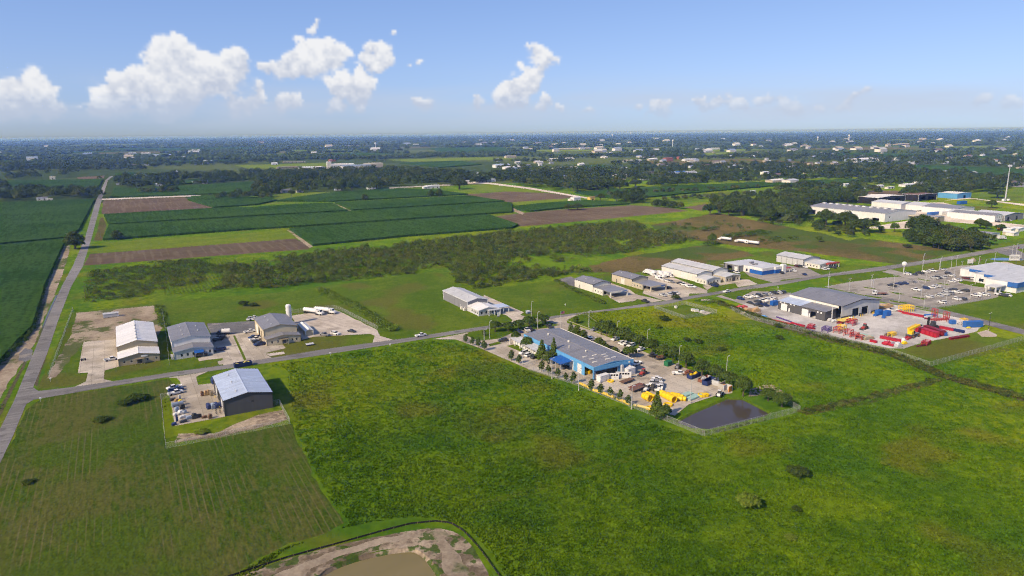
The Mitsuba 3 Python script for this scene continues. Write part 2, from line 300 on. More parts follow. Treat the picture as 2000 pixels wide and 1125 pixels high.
def f_bank(p, n, uv):
    x, y = p.x, p.y
    a = fbm(x * .10, y * .22, 3, 4); s = fbm(x * .7, y * .7, 5, 3)
    c = mix((.135, .105, .070), (.38, .31, .23), smoothstep(.34, .68, a * .65 + s * .35))
    weed = smoothstep(.57, .65, fbm(x * .13 + 14, y * .17 + 8, 2, 4) * .6 + s * .4)
    return mix(c, mi.Color3f(.040, .078, .008), weed * .9) * (.8 + .4 * noise(x * 2.6, y * 2.6, 3))
material('bank_earth', f_bank, .95, .03, lambda p, n, uv: fbm(p.x * 1.2, p.y * 1.2, 3, 3), .2, .1)
def ripples(p, n, uv): return noise(p.x * 1.1, p.y * 2.0, 3) + .5 * noise(p.x * 3, p.y * 4, 5)
material('dark_water', lambda p, n, uv: mix((.058, .048, .042), (.074, .062, .053), fbm(p.x * .1, p.y * .1)), .10, .25, ripples, .006, .05)
material('muddy_water', lambda p, n, uv: mix((.175, .148, .064), (.215, .178, .084), fbm(p.x * .06, p.y * .2, 2, 4)), .2, .15, ripples, .006, .05)
material('blue_water', lambda p, n, uv: mix((.03, .07, .14), (.04, .09, .18), noise(p.x * .1, p.y * .1)), .1, .5)
def f_far(p, n, uv):
    x, y = p.x, p.y
    c = mix((.036, .058, .014), (.066, .088, .020), smoothstep(.35, .7, fbm(x * .003, y * .003, 5, 4)))
    return c * (.8 + .4 * fbm(x * .05, y * .05, 3, 3))
material('countryside', f_far, .95, .03)

# ================================================================ SETTING: ground, fields, roads, water
def sheet(name, poly, z, mat, label, kind='structure', cat=None, amp=0, step=3.0):
    key = thing(name, label, cat, None, kind)
    p = rough(poly, amp, step, len(labels)) if amp else poly
    scene[key] = mikit.ply(flat(p, z), mat)
    return p

POND = Polygon([(162, 172.9), (173.8, 176.1), (194.9, 180), (200.2, 176.3), (198, 161.2), (194.1, 159.7), (180.2, 160.6), (168.2, 161.6), (163.3, 165.5)]).buffer(-1.2).buffer(1.2)
MUD = Polygon(chaikin([*[(27.2, 146.2), (33.3, 149.8), (41, 150.7), (53.3, 148.3), (55.6, 144.5), (55.7, 136.3), (54.9, 130.1)], (50, 120), (18, 120)], 2)).buffer(0)

# the land itself: one sheet to the horizon, with real hollows for the two ponds
def terrain():
    R_ = 38000.0
    near = sbox(-700, -300, 1500, 1250)
    far = sbox(-R_, -R_, R_, R_).difference(near)
    k = thing('ground', 'flat green farmland reaching to the horizon', None, None, 'structure')
    scene[k] = mikit.ply(flat(far, 0.0), 'countryside')
    k = thing('meadow_ground', 'lush green meadow ground in front of the street', None, None, 'structure')
    scene[k] = mikit.ply(flat(near.difference(POND).difference(MUD), 0.0), 'meadow_grass')
terrain()
def bowl(name, poly, label, depth, bank_mat, wname, wlabel, wmat, wz):
    inner = poly.buffer(-2.2).simplify(.3); inner = max(getattr(inner, 'geoms', [inner]), key=lambda g: g.area)
    o = np.array(poly.exterior.coords)[:-1]
    t = np.linspace(0, 1, 90, endpoint=False)
    a = np.array([poly.exterior.interpolate(s, normalized=True).coords[0] for s in t])
    b = np.array([inner.exterior.interpolate(inner.exterior.project(shapely.Point(*q))).coords[0] for q in a])
    n = len(a); i = np.arange(n); j = (i + 1) % n
    v = np.vstack([np.c_[a, np.full(n, .012)], np.c_[b, np.full(n, -depth)]])
    k = thing(name, label, None, None, 'structure')
    f = np.vstack([np.stack([i, j, j + n], 1), np.stack([i, j + n, i + n], 1)])
    if Polygon(a).exterior.is_ccw is False: f = f[:, ::-1]
    scene[k] = mikit.ply((v, f), bank_mat)
    k = thing(wname, wlabel, None, None, 'structure')
    scene[k] = mikit.ply(flat(poly.buffer(-.15), wz), wmat)
bowl('pond_bank', POND, 'grassy bank of the dark retention pond', 1.6, 'lawn_grass', 'pond_water', 'dark still water of the retention pond at the yard corner', 'dark_water', -.55)
bowl('mud_bank', MUD, 'wet earth bank of the muddy pond at the bottom', 2.0, 'bank_earth', 'muddy_pond_water', 'opaque tan water of the muddy pond', 'muddy_water', -.75)

z = .010
MOWN = Polygon([*[(-41.8, 255.7), (-38.2, 310.2), (-33.6, 316.8), (-14.3, 315.1), (10.1, 314.6), (13.4, 302), (5.7, 290.9), (4.3, 240.8), (44, 239.7), (42, 206.4), (41.3, 179.9), (42.6, 166.4), (37.2, 164.5), (27, 164.7), (15.3, 159.8), (10.3, 156)], (10, 120), (-44, 120), (-43, 200)])
sheet('mown_field', MOWN, z, 'mown_grass', 'mown brownish green field with swathes beside the main road', amp=1.2)
sheet('pond_verge', Polygon(chaikin([*[(10.3, 156), (25.7, 158.5), (43, 157.1), (55.7, 154.6), (63.3, 152.1), (66.6, 146.6), (66.3, 136), (64, 124.8)], (60, 120), (5, 120)], 2)).difference(MUD), .018, 'bank_earth', 'bare earth berm with weeds round the muddy pond', amp=.8)
def path(label, poly, mat='bare_dirt', zz=.024, amp=1.6): sheet('dirt_path', poly, zz, mat, label, amp=amp, step=2)
path('pale dirt track along the north side of the muddy pond', [(22.1, 152.5), (29.6, 154.3), (37.3, 155.4), (47.9, 155.6), (55.4, 153.7), (58.8, 151.7), (58.3, 150.4), (54.7, 151.9), (47.7, 153.1), (37.2, 152.7), (30, 151.2), (24.5, 147.8), (20.5, 150.1)])
path('pale dirt bank track along the east side of the muddy pond', [(60.1, 149.8), (62.7, 148.3), (62.1, 137.2), (60.4, 126.9), (56.4, 129.2), (57.6, 138.6)], 'bare_dirt')
path('pale clay patch at the corner of the muddy pond', [(60.2, 152.2), (63.1, 151.1), (64.9, 147.6), (63.6, 146.4), (60.6, 149.3)])
sheet('lush_grass_strip', [(69.9, 204.7), (94.4, 205.4), (122.6, 200.5), (135, 189.5), (126.2, 183.1), (97.5, 188.4), (75.5, 192)], .012, 'meadow_grass', 'brighter rank grass strip across the meadow', amp=3)
LAWN = Polygon([(-31, 468), (12, 474), (89.1, 459.6), (199.4, 471.8), (197.4, 399.7), (267.6, 396.3), (353.3, 398.8), (476.5, 403.7), (499.5, 401.6), (476, 326.3), (491.4, 311.7), (656.4, 320.5), (870.1, 344.1), (468.2, 178.6), (384.2, 163.4), (394.5, 216.9), (400.3, 258.6), (425.2, 306.1), (281, 311.4), (205.2, 316.8), (119.6, 318.6), (32.2, 321.4), (-37.7, 326.4)])
sheet('mown_lawn', LAWN, .014, 'lawn_grass', 'mown green lawn between the industrial lots')
sheet('west_paddock', [(13.1, 405.5), (14.3, 454.5), (88.2, 455), (109.6, 461.5), (109.6, 371.3), (103.7, 388.3), (87.1, 395.7), (59.3, 396.9), (33.5, 402.6)], .020, 'lawn_grass', 'grass paddock behind the grey and tan workshops')
sheet('east_paddock', [(395.5, 216.3), (458.8, 214.3), (505, 193.8), (370.3, 138.3), (389.1, 167.9)], .016, 'lawn_grass', 'trim green paddock east of the car park')
sheet('fenced_yard_lawn', [(304.9, 184.1), (325.5, 181.9), (345.9, 181.5), (366.7, 179.3), (370.6, 161.5), (419.1, 158.4), (398.2, 149.8), (296.3, 161.2), (281.4, 260), (291.5, 253.9), (295.1, 227.2), (301.2, 202.5)], .016, 'lawn_grass', 'mown grass round the steel yard inside its fence')
sheet('bare_patch_strip', [(8.3, 251.3), (19.9, 245.5), (34.9, 254.2), (44.7, 255.1), (44.3, 244.3), (32.9, 242.7), (21.1, 241.9), (7, 243.7)], .022, 'bank_earth', 'worn earth inside the fence of the dark workshop', amp=1.0)

# fields beyond
def soil(label, poly): sheet('ploughed_field', poly, .03, 'ploughed_soil', label, amp=1.5, step=8)
soil('brown ploughed strip nearest the main road above the scrub', [(-29.9, 643.1), (-26.6, 706.5), (111.2, 701.2), (148.4, 700.9), (149.5, 639.9), (142.4, 627.4)])
soil('brown ploughed field beside the road with pale rows', [(-21.3, 1073.3), (-20.5, 1309.5), (97.4, 1293), (100.1, 1193.8), (117.2, 1181.8), (115.1, 1056.8)])
soil('long brown ploughed field behind the dense scrub', [(394.3, 751.9), (456.1, 770.6), (523.4, 776.7), (622.7, 765.2), (642.1, 718.8), (636.7, 669.1), (511.2, 660.8), (400.9, 655.2), (380, 658.6)])
soil('brown bare field below the farm lane', [(504.4, 1062), (594.1, 1073.7), (635.3, 1004.9), (635.6, 921.7), (576.3, 889.8), (498.9, 886.5), (492.5, 990.4)])
soil('small brown field behind the trees', [(661.6, 705.3), (721, 722.9), (699.7, 687.1), (650, 660)])
soil('brown field strip among the eastern woods', [(1006.8, 690.4), (1101.7, 731), (1151, 682.2), (1084.3, 646.1), (986.2, 661.6)])
soil('red brown field far along the left road', [(-84.9, 2114.1), (-23.7, 2148.2), (-24, 2015.1), (-75.1, 1982)])
sheet('bright_grass_strip', [(-25.9, 709.2), (-29.5, 765.8), (12.9, 776.7), (122.9, 769.5), (154.1, 767.9), (148.4, 700.9), (111.2, 701.2)], .03, 'bright_grass', 'bright yellow green grass strip between soil and cane', amp=1.0)
sheet('bright_grass_strip', [(524.2, 1124.4), (663.2, 1273.6), (647.5, 1150.1), (647.9, 1008.5), (594.1, 1073.7)], .028, 'bright_grass', 'green and brown stubble below the tree line', amp=1)
sheet('bright_grass_strip', [(217.9, 1207.4), (263.5, 1286.4), (377.1, 1231.2), (381.6, 1201), (313.3, 1199), (236.9, 1160.4)], .028, 'bright_grass', 'bright grass in front of the central wood', amp=1)
sheet('bright_grass_strip', [(506.4, 899.9), (582.1, 906), (625.3, 885.9), (555.7, 837.9), (485.8, 834.6)], .031, 'bright_grass', 'bright grass beside the small yellow shed', amp=1)
sheet('bright_grass_strip', [(683.7, 814.2), (787.9, 847), (969.1, 841.1), (1008.3, 799.1), (890.7, 762.2), (770.8, 762.9), (655, 760)], .028, 'lawn_grass', 'pale pasture behind the cane and hedges', amp=1)
sheet('bright_grass_strip', [(1269.1, 945.7), (1492.7, 922.2), (1352.3, 842.9), (1190.7, 875.4)], .028, 'lawn_grass', 'pasture among the eastern woods', amp=1)
sheet('bright_grass_strip', [(1116.2, 590.3), (1280.3, 613.7), (1377.8, 582.4), (1120.3, 470.9), (1063, 547.5)], .028, 'lawn_grass', 'pasture round the mast', amp=1)
sheet('bright_grass_strip', [(1112.5, 1198.6), (1454.8, 1283.5), (1437.5, 1203.9), (1260.4, 1082.2), (1071.5, 1077.8)], .028, 'lawn_grass', 'pasture beside the rows of parked trailers', amp=1)
sheet('bright_grass_strip', [(833.6, 586.8), (964.7, 607.2), (909.1, 575.1), (827.4, 553.3)], .028, 'lawn_grass', 'grass behind the long white warehouse', amp=1)
sheet('bright_grass_strip', [(976.7, 528.2), (996.4, 474.7), (878.7, 450.4), (869.2, 456.9)], .028, 'lawn_grass', 'grass field beside the works yard', amp=1)
sheet('dry_grass_field', [(307.5, 427.7), (362.2, 446.6), (457.1, 455.8), (458.1, 409.3), (446.2, 393.1), (366.4, 390.5), (312, 389.8), (296.6, 406.2)], .024, 'dry_grass', 'brownish grass clearing behind the white workshops', amp=3)
sheet('dry_grass_field', [(503.5, 587.2), (649, 632.5), (603.5, 450.2), (584, 402.7), (605.9, 407.5), (611.1, 317.5), (509.8, 307.4), (500.6, 352.8), (498, 389.9), (475.1, 430.5), (470.7, 476.1), (473, 535.7)], .026, 'dry_grass', 'dry brown grass field below the oak clump', amp=3)
sheet('scrub_floor', [(-29, 484), (-29.7, 635.3), (70.3, 632.4), (189.6, 628.3), (329.8, 629.5), (518.6, 631.9), (542.9, 615.7), (473, 535.7), (466.2, 471.5), (351.2, 439.4), (298.9, 409.3), (261.5, 400.1), (200.9, 402.9), (200, 471.4), (108.5, 485.4), (12.5, 484.9)], .022, 'meadow_grass', 'weedy green ground under the scrub')

# sugar cane: standing crop with real height and a ragged edge
def cane(label, poly, h=2.1, amp=.8, step=4.0):
    k = thing('cane_field', label, None, None, 'stuff')
    p = rough(poly, amp, step, len(labels))
    top = flat(p, h); sides = []
    c = np.array(p.exterior.coords); c = c if p.exterior.is_ccw else c[::-1]
    n = len(c)
    hz = h * (.86 + .25 * meshkit.noise(np.stack([c[:, 0] * .9, c[:, 1] * .9, c[:, 0] * 0], -1)))
    v = np.vstack([np.c_[c, np.zeros(n)], np.c_[c, hz]]); i = np.arange(n - 1)
    f = np.vstack([np.stack([i, i + 1, i + 1 + n], 1), np.stack([i, i + 1 + n, i + n], 1)])
    tops = []
    scene[k] = mikit.ply(join([top, (v, f)]), 'cane_leaf')
    return p
CANES = [
    cane('dark green cane field nearest along the left edge', [*[(-54.8, 374.5), (-54.3, 387), (-47.8, 442.5), (-50.4, 564.6), (-49.5, 778.7), (-50, 817.5), (-101.6, 801.4)], (-330, 560), (-330, 330), (-62, 330)]),
    cane('dark green cane field on the far side of the cross track', [*[(-49.7, 829.6), (-40.7, 896), (-32.8, 1318.1), (-161.3, 1346.5)], (-500, 1150), (-420, 730)]),
    cane('cane field below the soil strip between two dark lines', [(-17.5, 792.4), (-12.8, 918.6), (134.4, 907.6), (146.7, 908.9), (257.6, 902), (264.5, 904.6), (491.5, 896.3), (495.2, 880), (438.3, 779.2), (164, 788.6), (126.9, 793.1)]),
    cane('large cane field touching the scrub', [(151.1, 642.4), (157.4, 770.6), (397.9, 765.6), (381.2, 663), (362.7, 645.1), (249.2, 651.8)]),
    cane('left cane strip behind the second dark line', [(-12.8, 929.5), (-18.2, 1050.1), (116.5, 1051.8), (167.9, 1032.9), (222.9, 1042.1), (275.1, 1033.1), (264.4, 915.8), (149.7, 926.5)]),
    cane('right cane strip behind the second dark line', [(271.4, 918.5), (280, 1034.3), (495.9, 1021.2), (499.6, 909.4)]),
    cane('farthest cane strip of the central block', [(212.1, 1115.4), (233.9, 1146.3), (317.5, 1214.8), (431.1, 1248.7), (496.7, 1186.2), (508.5, 1052.9), (284.1, 1060.1)]),
    cane('small cane corner by the roadside clump of trees', [(96.7, 1221.8), (107.8, 1285.6), (128.7, 1288.4), (195.6, 1195.1), (217.6, 1131.7), (175.1, 1075.2), (117.1, 1067.8)]),
    cane('cane field behind the roadside tree clump', [(-10.3, 1357.9), (-3.7, 1631.4), (24.5, 1546.5), (266.8, 1612.1), (214.9, 1308.2), (126.2, 1326.8)]),
    cane('cane field around the pair of oaks east', [(457.3, 799.1), (461.9, 773.8), (527, 782), (626.5, 775.5), (633.1, 793), (601.7, 852.3), (527.7, 848.4), (472.5, 835.6)]),
    cane('cane field running east in front of the trailer rows', [(668.8, 974.5), (793.4, 990.5), (1116.7, 957.8), (1324.1, 903.3), (1247.1, 850.2), (1029.7, 882.6), (794.4, 854), (695.2, 836.4), (657.2, 863.3)]),
    cane('far cane field right of the tall mast', [(1958.7, 1183.9), (1946.7, 905.3), (1958.9, 833.8), (1676.5, 711.6), (1697, 881.7), (1682.6, 1002.8)], 2.2, 3, 20),
    cane('cane field on the left beyond the house trees', [(-228.4, 2031.3), (-25.7, 1944), (-31.9, 1587.7), (-170, 1673.3)], 2.2, 1.5, 8),
    cane('distant cane field centre right of the wood', [(869.1, 2342.4), (1111.6, 2355.4), (1035.4, 2040), (847.4, 1939.3)], 2.2, 3, 20),
    cane('distant pale cane field under the horizon', [(1982, 4725.1), (2492.8, 4575.1), (1765.2, 3132.2), (1471.1, 3328.6)], 2.2, 8, 60),
    cane('thin distant cane strip left of centre', [(-27.8, 7138.6), (1065.3, 6288.9), (862.6, 5101.3), (-8.9, 5944.8)], 2.2, 8, 60),
    cane('distant cane field by the road bend', [(0.3, 2217.8), (49, 2274.4), (45.9, 1912.1), (10.2, 1893.4)], 2.2, 2, 12),
    cane('distant cane field behind the works', [(970.1, 1722.2), (1311, 1751.2), (1219, 1623.4), (947.8, 1574.2)], 2.2, 3, 20),
    cane('distant cane strip beyond the left works', [(184.2, 1805.2), (283.3, 1851.2), (272.8, 1713.8), (96, 1626.6), (70.1, 1682.8)], 2.2, 3, 20)]

# roads
ROAD_L = [*[(-45.4, 288.1), (-44.2, 317.5), (-43.3, 389.5), (-42.3, 464.1), (-40.5, 558.5), (-37.3, 645.2), (-33.5, 823.2), (-31.4, 1275.7), (-20.3, 1916.8), (-9.6, 2109)], *[(-3.8, 2104.4), (-15, 1912.7), (-23.4, 1270.1), (-27.6, 819.4), (-30.2, 640.7), (-34.7, 554.9), (-36.8, 454.3), (-37.5, 386), (-40.6, 280.3), (-41.8, 255.7)], (-44.0, 150.0), (-52, 150)]
sheet('main_road', ROAD_L, .060, 'worn_asphalt', 'long straight grey asphalt road on the left')
STREET = [(-40.6, 336.3), (-36.8, 325.9), (-25.1, 324.3), (-10.5, 323.5), (12.5, 323.3), (32.2, 321.6), (53.8, 321.4), (74.6, 322.1), (101, 320.4), (119.7, 319), (133.9, 318.9), (168.6, 318.2), (205.3, 317), (245.6, 313.1), (281.5, 312), (303.6, 313.4), (363.9, 314.7), (402.4, 313.2), (431.3, 313.9), (489.5, 310.5), (553.9, 307.9), (630.3, 309.3), (658.5, 309.3), (638.9, 299.7), (555.5, 298.9), (478.3, 301.1), (420.6, 307.9), (378.2, 306.3), (333.8, 308.1), (298.4, 307.9), (275.4, 305.1), (220.6, 312.1), (187, 313.2), (148.5, 312.9), (117.3, 312.8), (76.9, 313.4), (38.2, 315.4), (8.3, 317.1), (-24.8, 316.1), (-37.7, 315.5), (-40.1, 310.2), (-42.7, 307)]
sheet('street', STREET, .064, 'worn_asphalt', 'grey asphalt street running past the industrial lots')
sheet('side_street', [(647.5, 309.9), (786.5, 309.7), (733.6, 287.9), (655.9, 298.1), (629.5, 276.3), (621.5, 241.8), (598.6, 232.3), (608, 273.5), (624.8, 296.6)], .062, 'dark_aggregate', 'darker asphalt side street beyond the junction')
sheet('lot_lane', [(393.8, 257.6), (388, 242.5), (391.7, 215.3), (383.1, 165.1), (377.1, 143.2), (388.3, 147.8), (393.6, 170), (400.4, 217.5), (400.6, 245.5), (402.8, 260.3)], .058, 'worn_asphalt', 'grey lane between the car park and the steel yard')
sheet('cross_track', [(-48.8, 810.7), (-102.7, 811.1), (-101.8, 803.3), (-48.5, 802.6)], .05, 'bare_dirt', 'dirt track between the two left cane fields')
sheet('cross_track', [(-30.3, 1343.6), (125.9, 1323.3), (123.3, 1298.2), (-29.9, 1316.1)], .05, 'limestone', 'pale farm track crossing the main road')
sheet('cross_track', [(267.6, 917.3), (270.1, 911.9), (282.9, 1041.7), (279.6, 1044)], .05, 'bare_dirt', 'short dirt track in the cane block')
sheet('cross_track', [(155, 772.1), (158.8, 774.6), (150.7, 639.1), (146.1, 635.2)], .05, 'bare_dirt', 'dirt track at the end of the bright grass strip')
sheet('cross_track', [(456.2, 880.5), (448.6, 797.5), (439.1, 754.4), (450.4, 767.4), (467.1, 823.2)], .05, 'bare_dirt', 'dirt track beside the oak pair')
sheet('cross_track', [(133.6, 975.4), (133.1, 914.8), (136.8, 918.8), (138.7, 975.6)], .05, 'bare_dirt', 'small dirt gap in the cane')
sheet('farm_lane', [(575.2, 1268.8), (633.9, 1333.3), (674.4, 1283.7), (672.1, 1116.5), (641.8, 895.4), (629.1, 883.2), (652.1, 1101.4), (653, 1254.1), (617.5, 1298.9)], .05, 'limestone', 'pale farm lane along the tree line')
sheet('farm_lane', [(456.3, 1291.4), (587, 1294.8), (575.2, 1268.8), (447.5, 1266.7)], .05, 'limestone', 'pale lane before the central wood')
sheet('roadside_track', [(-55.2, 381.5), (-47.4, 430.7), (-49.4, 558.3), (-48.9, 774.7), (-43.4, 771.1), (-42.6, 648.5), (-42.7, 559.8), (-44.5, 405.7), (-48.2, 345.8), (-50.7, 295.3), (-55.5, 298.1)], .04, 'bare_dirt', 'bare dirt headland between cane and road', amp=1)
sheet('ditch', [(-40.9, 547.4), (-42.6, 477.9), (-44, 409.4), (-43.4, 407), (-41.7, 474.6), (-40, 546.8)], .05, 'ditch_earth', 'muddy roadside ditch beside the main road', amp=.3)
sheet('ditch', [(-46.1, 375.1), (-46.5, 359.1), (-47.4, 328.3), (-48.7, 291.6), (-47.4, 290.3), (-46, 324.2), (-45.3, 355.2), (-44.9, 374.4)], .05, 'ditch_earth', 'overgrown wet ditch near the road bend', amp=.5)
sheet('ditch', [(-38.1, 556.9), (-38.8, 482.7), (-38.9, 425.6), (-39.1, 335.4), (-37.8, 332.6), (-37.2, 419), (-37.1, 478.8), (-36.4, 552.1)], .05, 'ditch_earth', 'grassy ditch along the east side of the road', amp=.4)
sheet('ditch', [(-29.6, 1245.1), (-32.1, 880.6), (-35.8, 766.2), (-34.4, 761.7), (-30.7, 879.7), (-28.2, 1244.1)], .05, 'ditch_earth', 'earth ditch far along the road', amp=.4)  # same earth and weed colour as the nearer ditches
sheet('ditch_water', [(-42, 530.3), (-43.3, 472.8), (-43.5, 439.9), (-42.9, 438.4), (-42.4, 470.9), (-41.3, 528.1)], .055, 'dark_water', 'still water in the roadside ditch')
sheet('culvert_stones', [(-49.1, 391.1), (-47.8, 399.8), (-44.5, 394.9), (-42.8, 378.4), (-45.2, 373.8), (-48.3, 378.2)], .055, 'dark_aggregate', 'grey stones over the roadside culvert', amp=.5)
sheet('roadside_verge', [(-18.4, 793), (-14.9, 930.8), (-18.6, 1023.3), (-22, 1025.6), (-23.5, 884.7), (-25.5, 797.6)], .03, 'dry_grass', 'weedy verge along the main road', amp=.6)

# lots
sheet('dirt_yard', [(-29.5, 409), (-28.4, 467.8), (11.5, 463.6), (12.6, 405.8), (10.2, 389.2), (-5.9, 394.6), (-7.8, 387.5), (-23.2, 396.8), (-31.2, 342.3), (-34.2, 342.6), (-32.1, 380.9)], .040, 'bare_dirt', 'patchy bare dirt yard round the white roofed workshop', amp=1.5)
sheet('concrete_pad', [(-23.2, 396.8), (-7, 393.2), (-8, 343.9), (-13.7, 341), (-13.8, 328.2), (-10.3, 323.1), (-25.1, 323.6), (-23.2, 325.2), (-20.4, 329.2), (-19.9, 341.6), (-23.8, 343.1)], .052, 'concrete_slab', 'stained concrete apron left of the white roofed workshop')
sheet('loading_yard', [(34.7, 401.9), (58.2, 393.8), (56.2, 375.8), (52, 372.6), (43.9, 372), (33.5, 377.2)], .046, 'dark_aggregate', 'dark stone yard between the grey and tan workshops', amp=.6)
sheet('concrete_pad', [(33.5, 377.2), (43.9, 372), (52, 372.6), (56.2, 375.8), (57.7, 366.9), (54.8, 341.7), (62.2, 340.1), (62.1, 333.4), (52.8, 330.6), (51.9, 328.4), (53.3, 321.4), (38.7, 320), (32.4, 321.3), (33.6, 332.4), (27, 333.8), (23.7, 333.2), (23.6, 338.4), (30.5, 341.3)], .052, 'concrete_slab', 'concrete forecourt between the grey and tan workshops')
sheet('planted_divider', [(43.3, 369.1), (44.3, 369.6), (42.8, 325.1), (41.6, 323.3)], .075, 'lawn_grass', 'narrow grass divider across the forecourt')
sheet('limestone_yard', [(78, 394.6), (88.2, 396.4), (102.3, 396.1), (104.4, 390.6), (110.2, 340.6), (108, 329.9), (111.1, 319.6), (100.8, 319.8), (105.5, 331.4), (104.7, 336.2), (78.3, 345.8), (72.1, 343.2), (74, 357)], .046, 'limestone', 'tan crushed stone yard with the tanker lorries', amp=.6)
sheet('concrete_pad', [(9.6, 316.3), (13, 314.3), (13.9, 308), (13.7, 301.1), (9, 292.1), (8.4, 259.3), (25, 259), (26, 299.3), (20, 300.1), (20.3, 311.4), (25.3, 316), (17.3, 316.2)], .052, 'concrete_slab', 'concrete yard left of the dark workshop')
sheet('concrete_pad', [(194.9, 383.9), (194.3, 332.8), (189.7, 328.9), (190.6, 319.3), (197.3, 317.1), (176.8, 316.5), (180.6, 321.6), (182.5, 332), (179, 356.2)], .052, 'concrete_slab', 'concrete drive beside the gabled grey workshop')
BLOT = [(128.9, 310.4), (139.8, 311.1), (148, 312.1), (186.3, 312), (201.2, 312.8), (211.1, 313.9), (220.6, 312.6), (213.8, 310.2), (205.3, 305.3), (202.6, 300.8), (204.3, 292.6), (205.5, 271.8), (205, 247.1), (205.1, 222.4), (205.7, 187.1), (200.2, 181.9), (193.5, 183.4), (177.5, 181.9), (165.8, 176.5), (162, 185.4), (154.3, 221.2), (146.4, 248), (142.3, 284), (138.3, 304.2)]
sheet('service_yard', BLOT, .048, 'concrete_slab', 'wide stained concrete lot round the blue workshop')
def island(label, pts):
    k = thing('grass_island', label, None, None, 'structure')
    p = Polygon(pts).buffer(0); scene[k] = mikit.ply(prism(p, .0, .17), 'lawn_grass')
    k = thing('kerb', 'concrete kerb round ' + label, None, None, 'structure')
    ring = p.buffer(.16).difference(p.buffer(.005))
    scene[k] = mikit.ply(prism(ring, .0, .185) if ring.geom_type == 'Polygon' else prism(p.buffer(.16), 0, .1), 'concrete_slab')
island('the street front lawn of the blue workshop', [(145.4, 307.2), (149.6, 312.2), (170.3, 312.1), (194.3, 311.3), (196.6, 299.6), (188.3, 297.7), (172.6, 301.6), (157.2, 293.7), (146.9, 295.9)])
island('the small lawn in the blue workshop car park', [(148.3, 288.1), (155.2, 289.4), (154.4, 285.9), (147.4, 284.8)])
island('the planted bed before the blue workshop office', [(154.5, 281.4), (160.2, 281.4), (160.8, 258.4), (156.5, 255), (155.5, 273.3)])
island('the lawn at the east drive of the blue workshop', [(205.3, 305.3), (215.1, 310.7), (221.9, 310.5), (214, 283.2), (207.7, 270.5), (206.6, 279.8), (206, 295.1)])
sheet('bark_mulch', [(160.2, 279.9), (161.5, 277.2), (161.2, 258.2), (159.6, 257.4)], .185, 'ploughed_soil', 'red brown bark bed by the office wall')
sheet('tower_pad_lawn', [(263.6, 301.4), (285.2, 298.3), (285.6, 274.2), (261.6, 274.7)], .03, 'lawn_grass', 'fenced square lawn of the pump station')
sheet('pump_slab', [(278.5, 283.3), (284.2, 283.9), (284, 276.5), (277.8, 275)], .08, 'limestone', 'pale concrete slab of the pump station')
sheet('truck_lane', [(257.8, 398.3), (274.1, 402.7), (271.4, 391.9), (258.3, 372.8), (254.6, 380.7)], .046, 'dark_aggregate', 'dark stone yard behind the first cream workshop', amp=.5)
sheet('concrete_pad', [(284.4, 394.2), (286.3, 384.6), (282.3, 347), (277.2, 334.7), (280.3, 313.4), (269, 312.7), (272.9, 316.4), (269.8, 324.6), (265.3, 321.1), (254.4, 322.5), (257.6, 335.3)], .052, 'concrete_slab', 'concrete apron of the first cream workshop')
sheet('concrete_pad', [(316.9, 375.9), (335.5, 372.9), (323.3, 319.8), (317, 313.4), (306.9, 318.8), (300.5, 312), (286.1, 309.8), (280.9, 313.1), (282.6, 334.7), (301.4, 353.5)], .052, 'concrete_slab', 'concrete lot full of white vans')
sheet('concrete_pad', [(323.3, 319.8), (330.7, 331.5), (345.2, 332), (365, 333.5), (371.5, 329.4), (365.1, 315.8), (346.8, 316), (355, 325.9), (333.8, 325.9)], .052, 'concrete_slab', 'concrete apron of the twin cream workshops')
sheet('sales_lot', [(396.9, 381.3), (390.7, 351.6), (380.1, 336.4), (377.2, 310.1), (389.6, 317.1), (424.7, 310.6), (439.5, 334.8), (436.8, 348.6)], .052, 'faded_asphalt', 'grey asphalt lot of the blue and white store')
sheet('staff_car_park', [(315.4, 304.5), (319.3, 305.3), (321.4, 292.7), (349, 305.6), (362.5, 286.9), (326.9, 265.4), (313.3, 278.1), (315.1, 290.4)], .05, 'faded_asphalt', 'grey staff car park beside the steel workshop')
island('the lawn between street and staff car park', [(320.1, 304.8), (338.5, 308.7), (359.3, 306.4), (364.5, 292.5), (358.8, 290.9), (345.6, 302.5), (318.1, 291.7)])
sheet('car_park', [(395.3, 287.7), (422, 288), (451.5, 285.5), (468.7, 280.9), (472.1, 298.2), (486.5, 300.5), (479.2, 280.7), (542.1, 282.1), (576.4, 269.1), (568.2, 251.4), (530.1, 251), (488.1, 230.1), (458.8, 214.3), (446.7, 214), (395.4, 219.2), (389.4, 221.5), (395.2, 255.2)], .05, 'faded_asphalt', 'wide worn car park before the blue and white store')
for i, pts in enumerate(([(392.2, 274.1), (396.1, 266.1), (392.4, 264.6), (390.3, 272.5)], [(395.5, 258.9), (398, 249.1), (394.3, 247.8), (392.7, 257.5)], [(395.6, 243), (398.5, 233.8), (394.1, 232.1), (392.6, 241.3)], [(416.1, 257.6), (418.3, 252.4), (418.2, 247), (413.9, 249.7)], [(394.8, 226.6), (398.1, 219.9), (392, 218.2), (392.1, 225.5)], [(416.1, 241.5), (418.1, 233.6), (413.1, 233.1), (412.7, 240)], [(470.2, 271), (470.8, 262.3), (467.8, 261.6), (467.6, 269.4)], [(468.2, 256.3), (469.3, 248.3), (465.9, 248), (465.7, 255.4)], [(490, 252.2), (490.6, 233.2), (479.9, 225.4), (476.7, 237.7), (479.6, 249.2)], [(415.7, 273.9), (417.9, 266.7), (414.8, 265.2), (413.5, 271.8)])):
    island(f'the grass island in the car park, number {i + 1} counted from the street', pts)
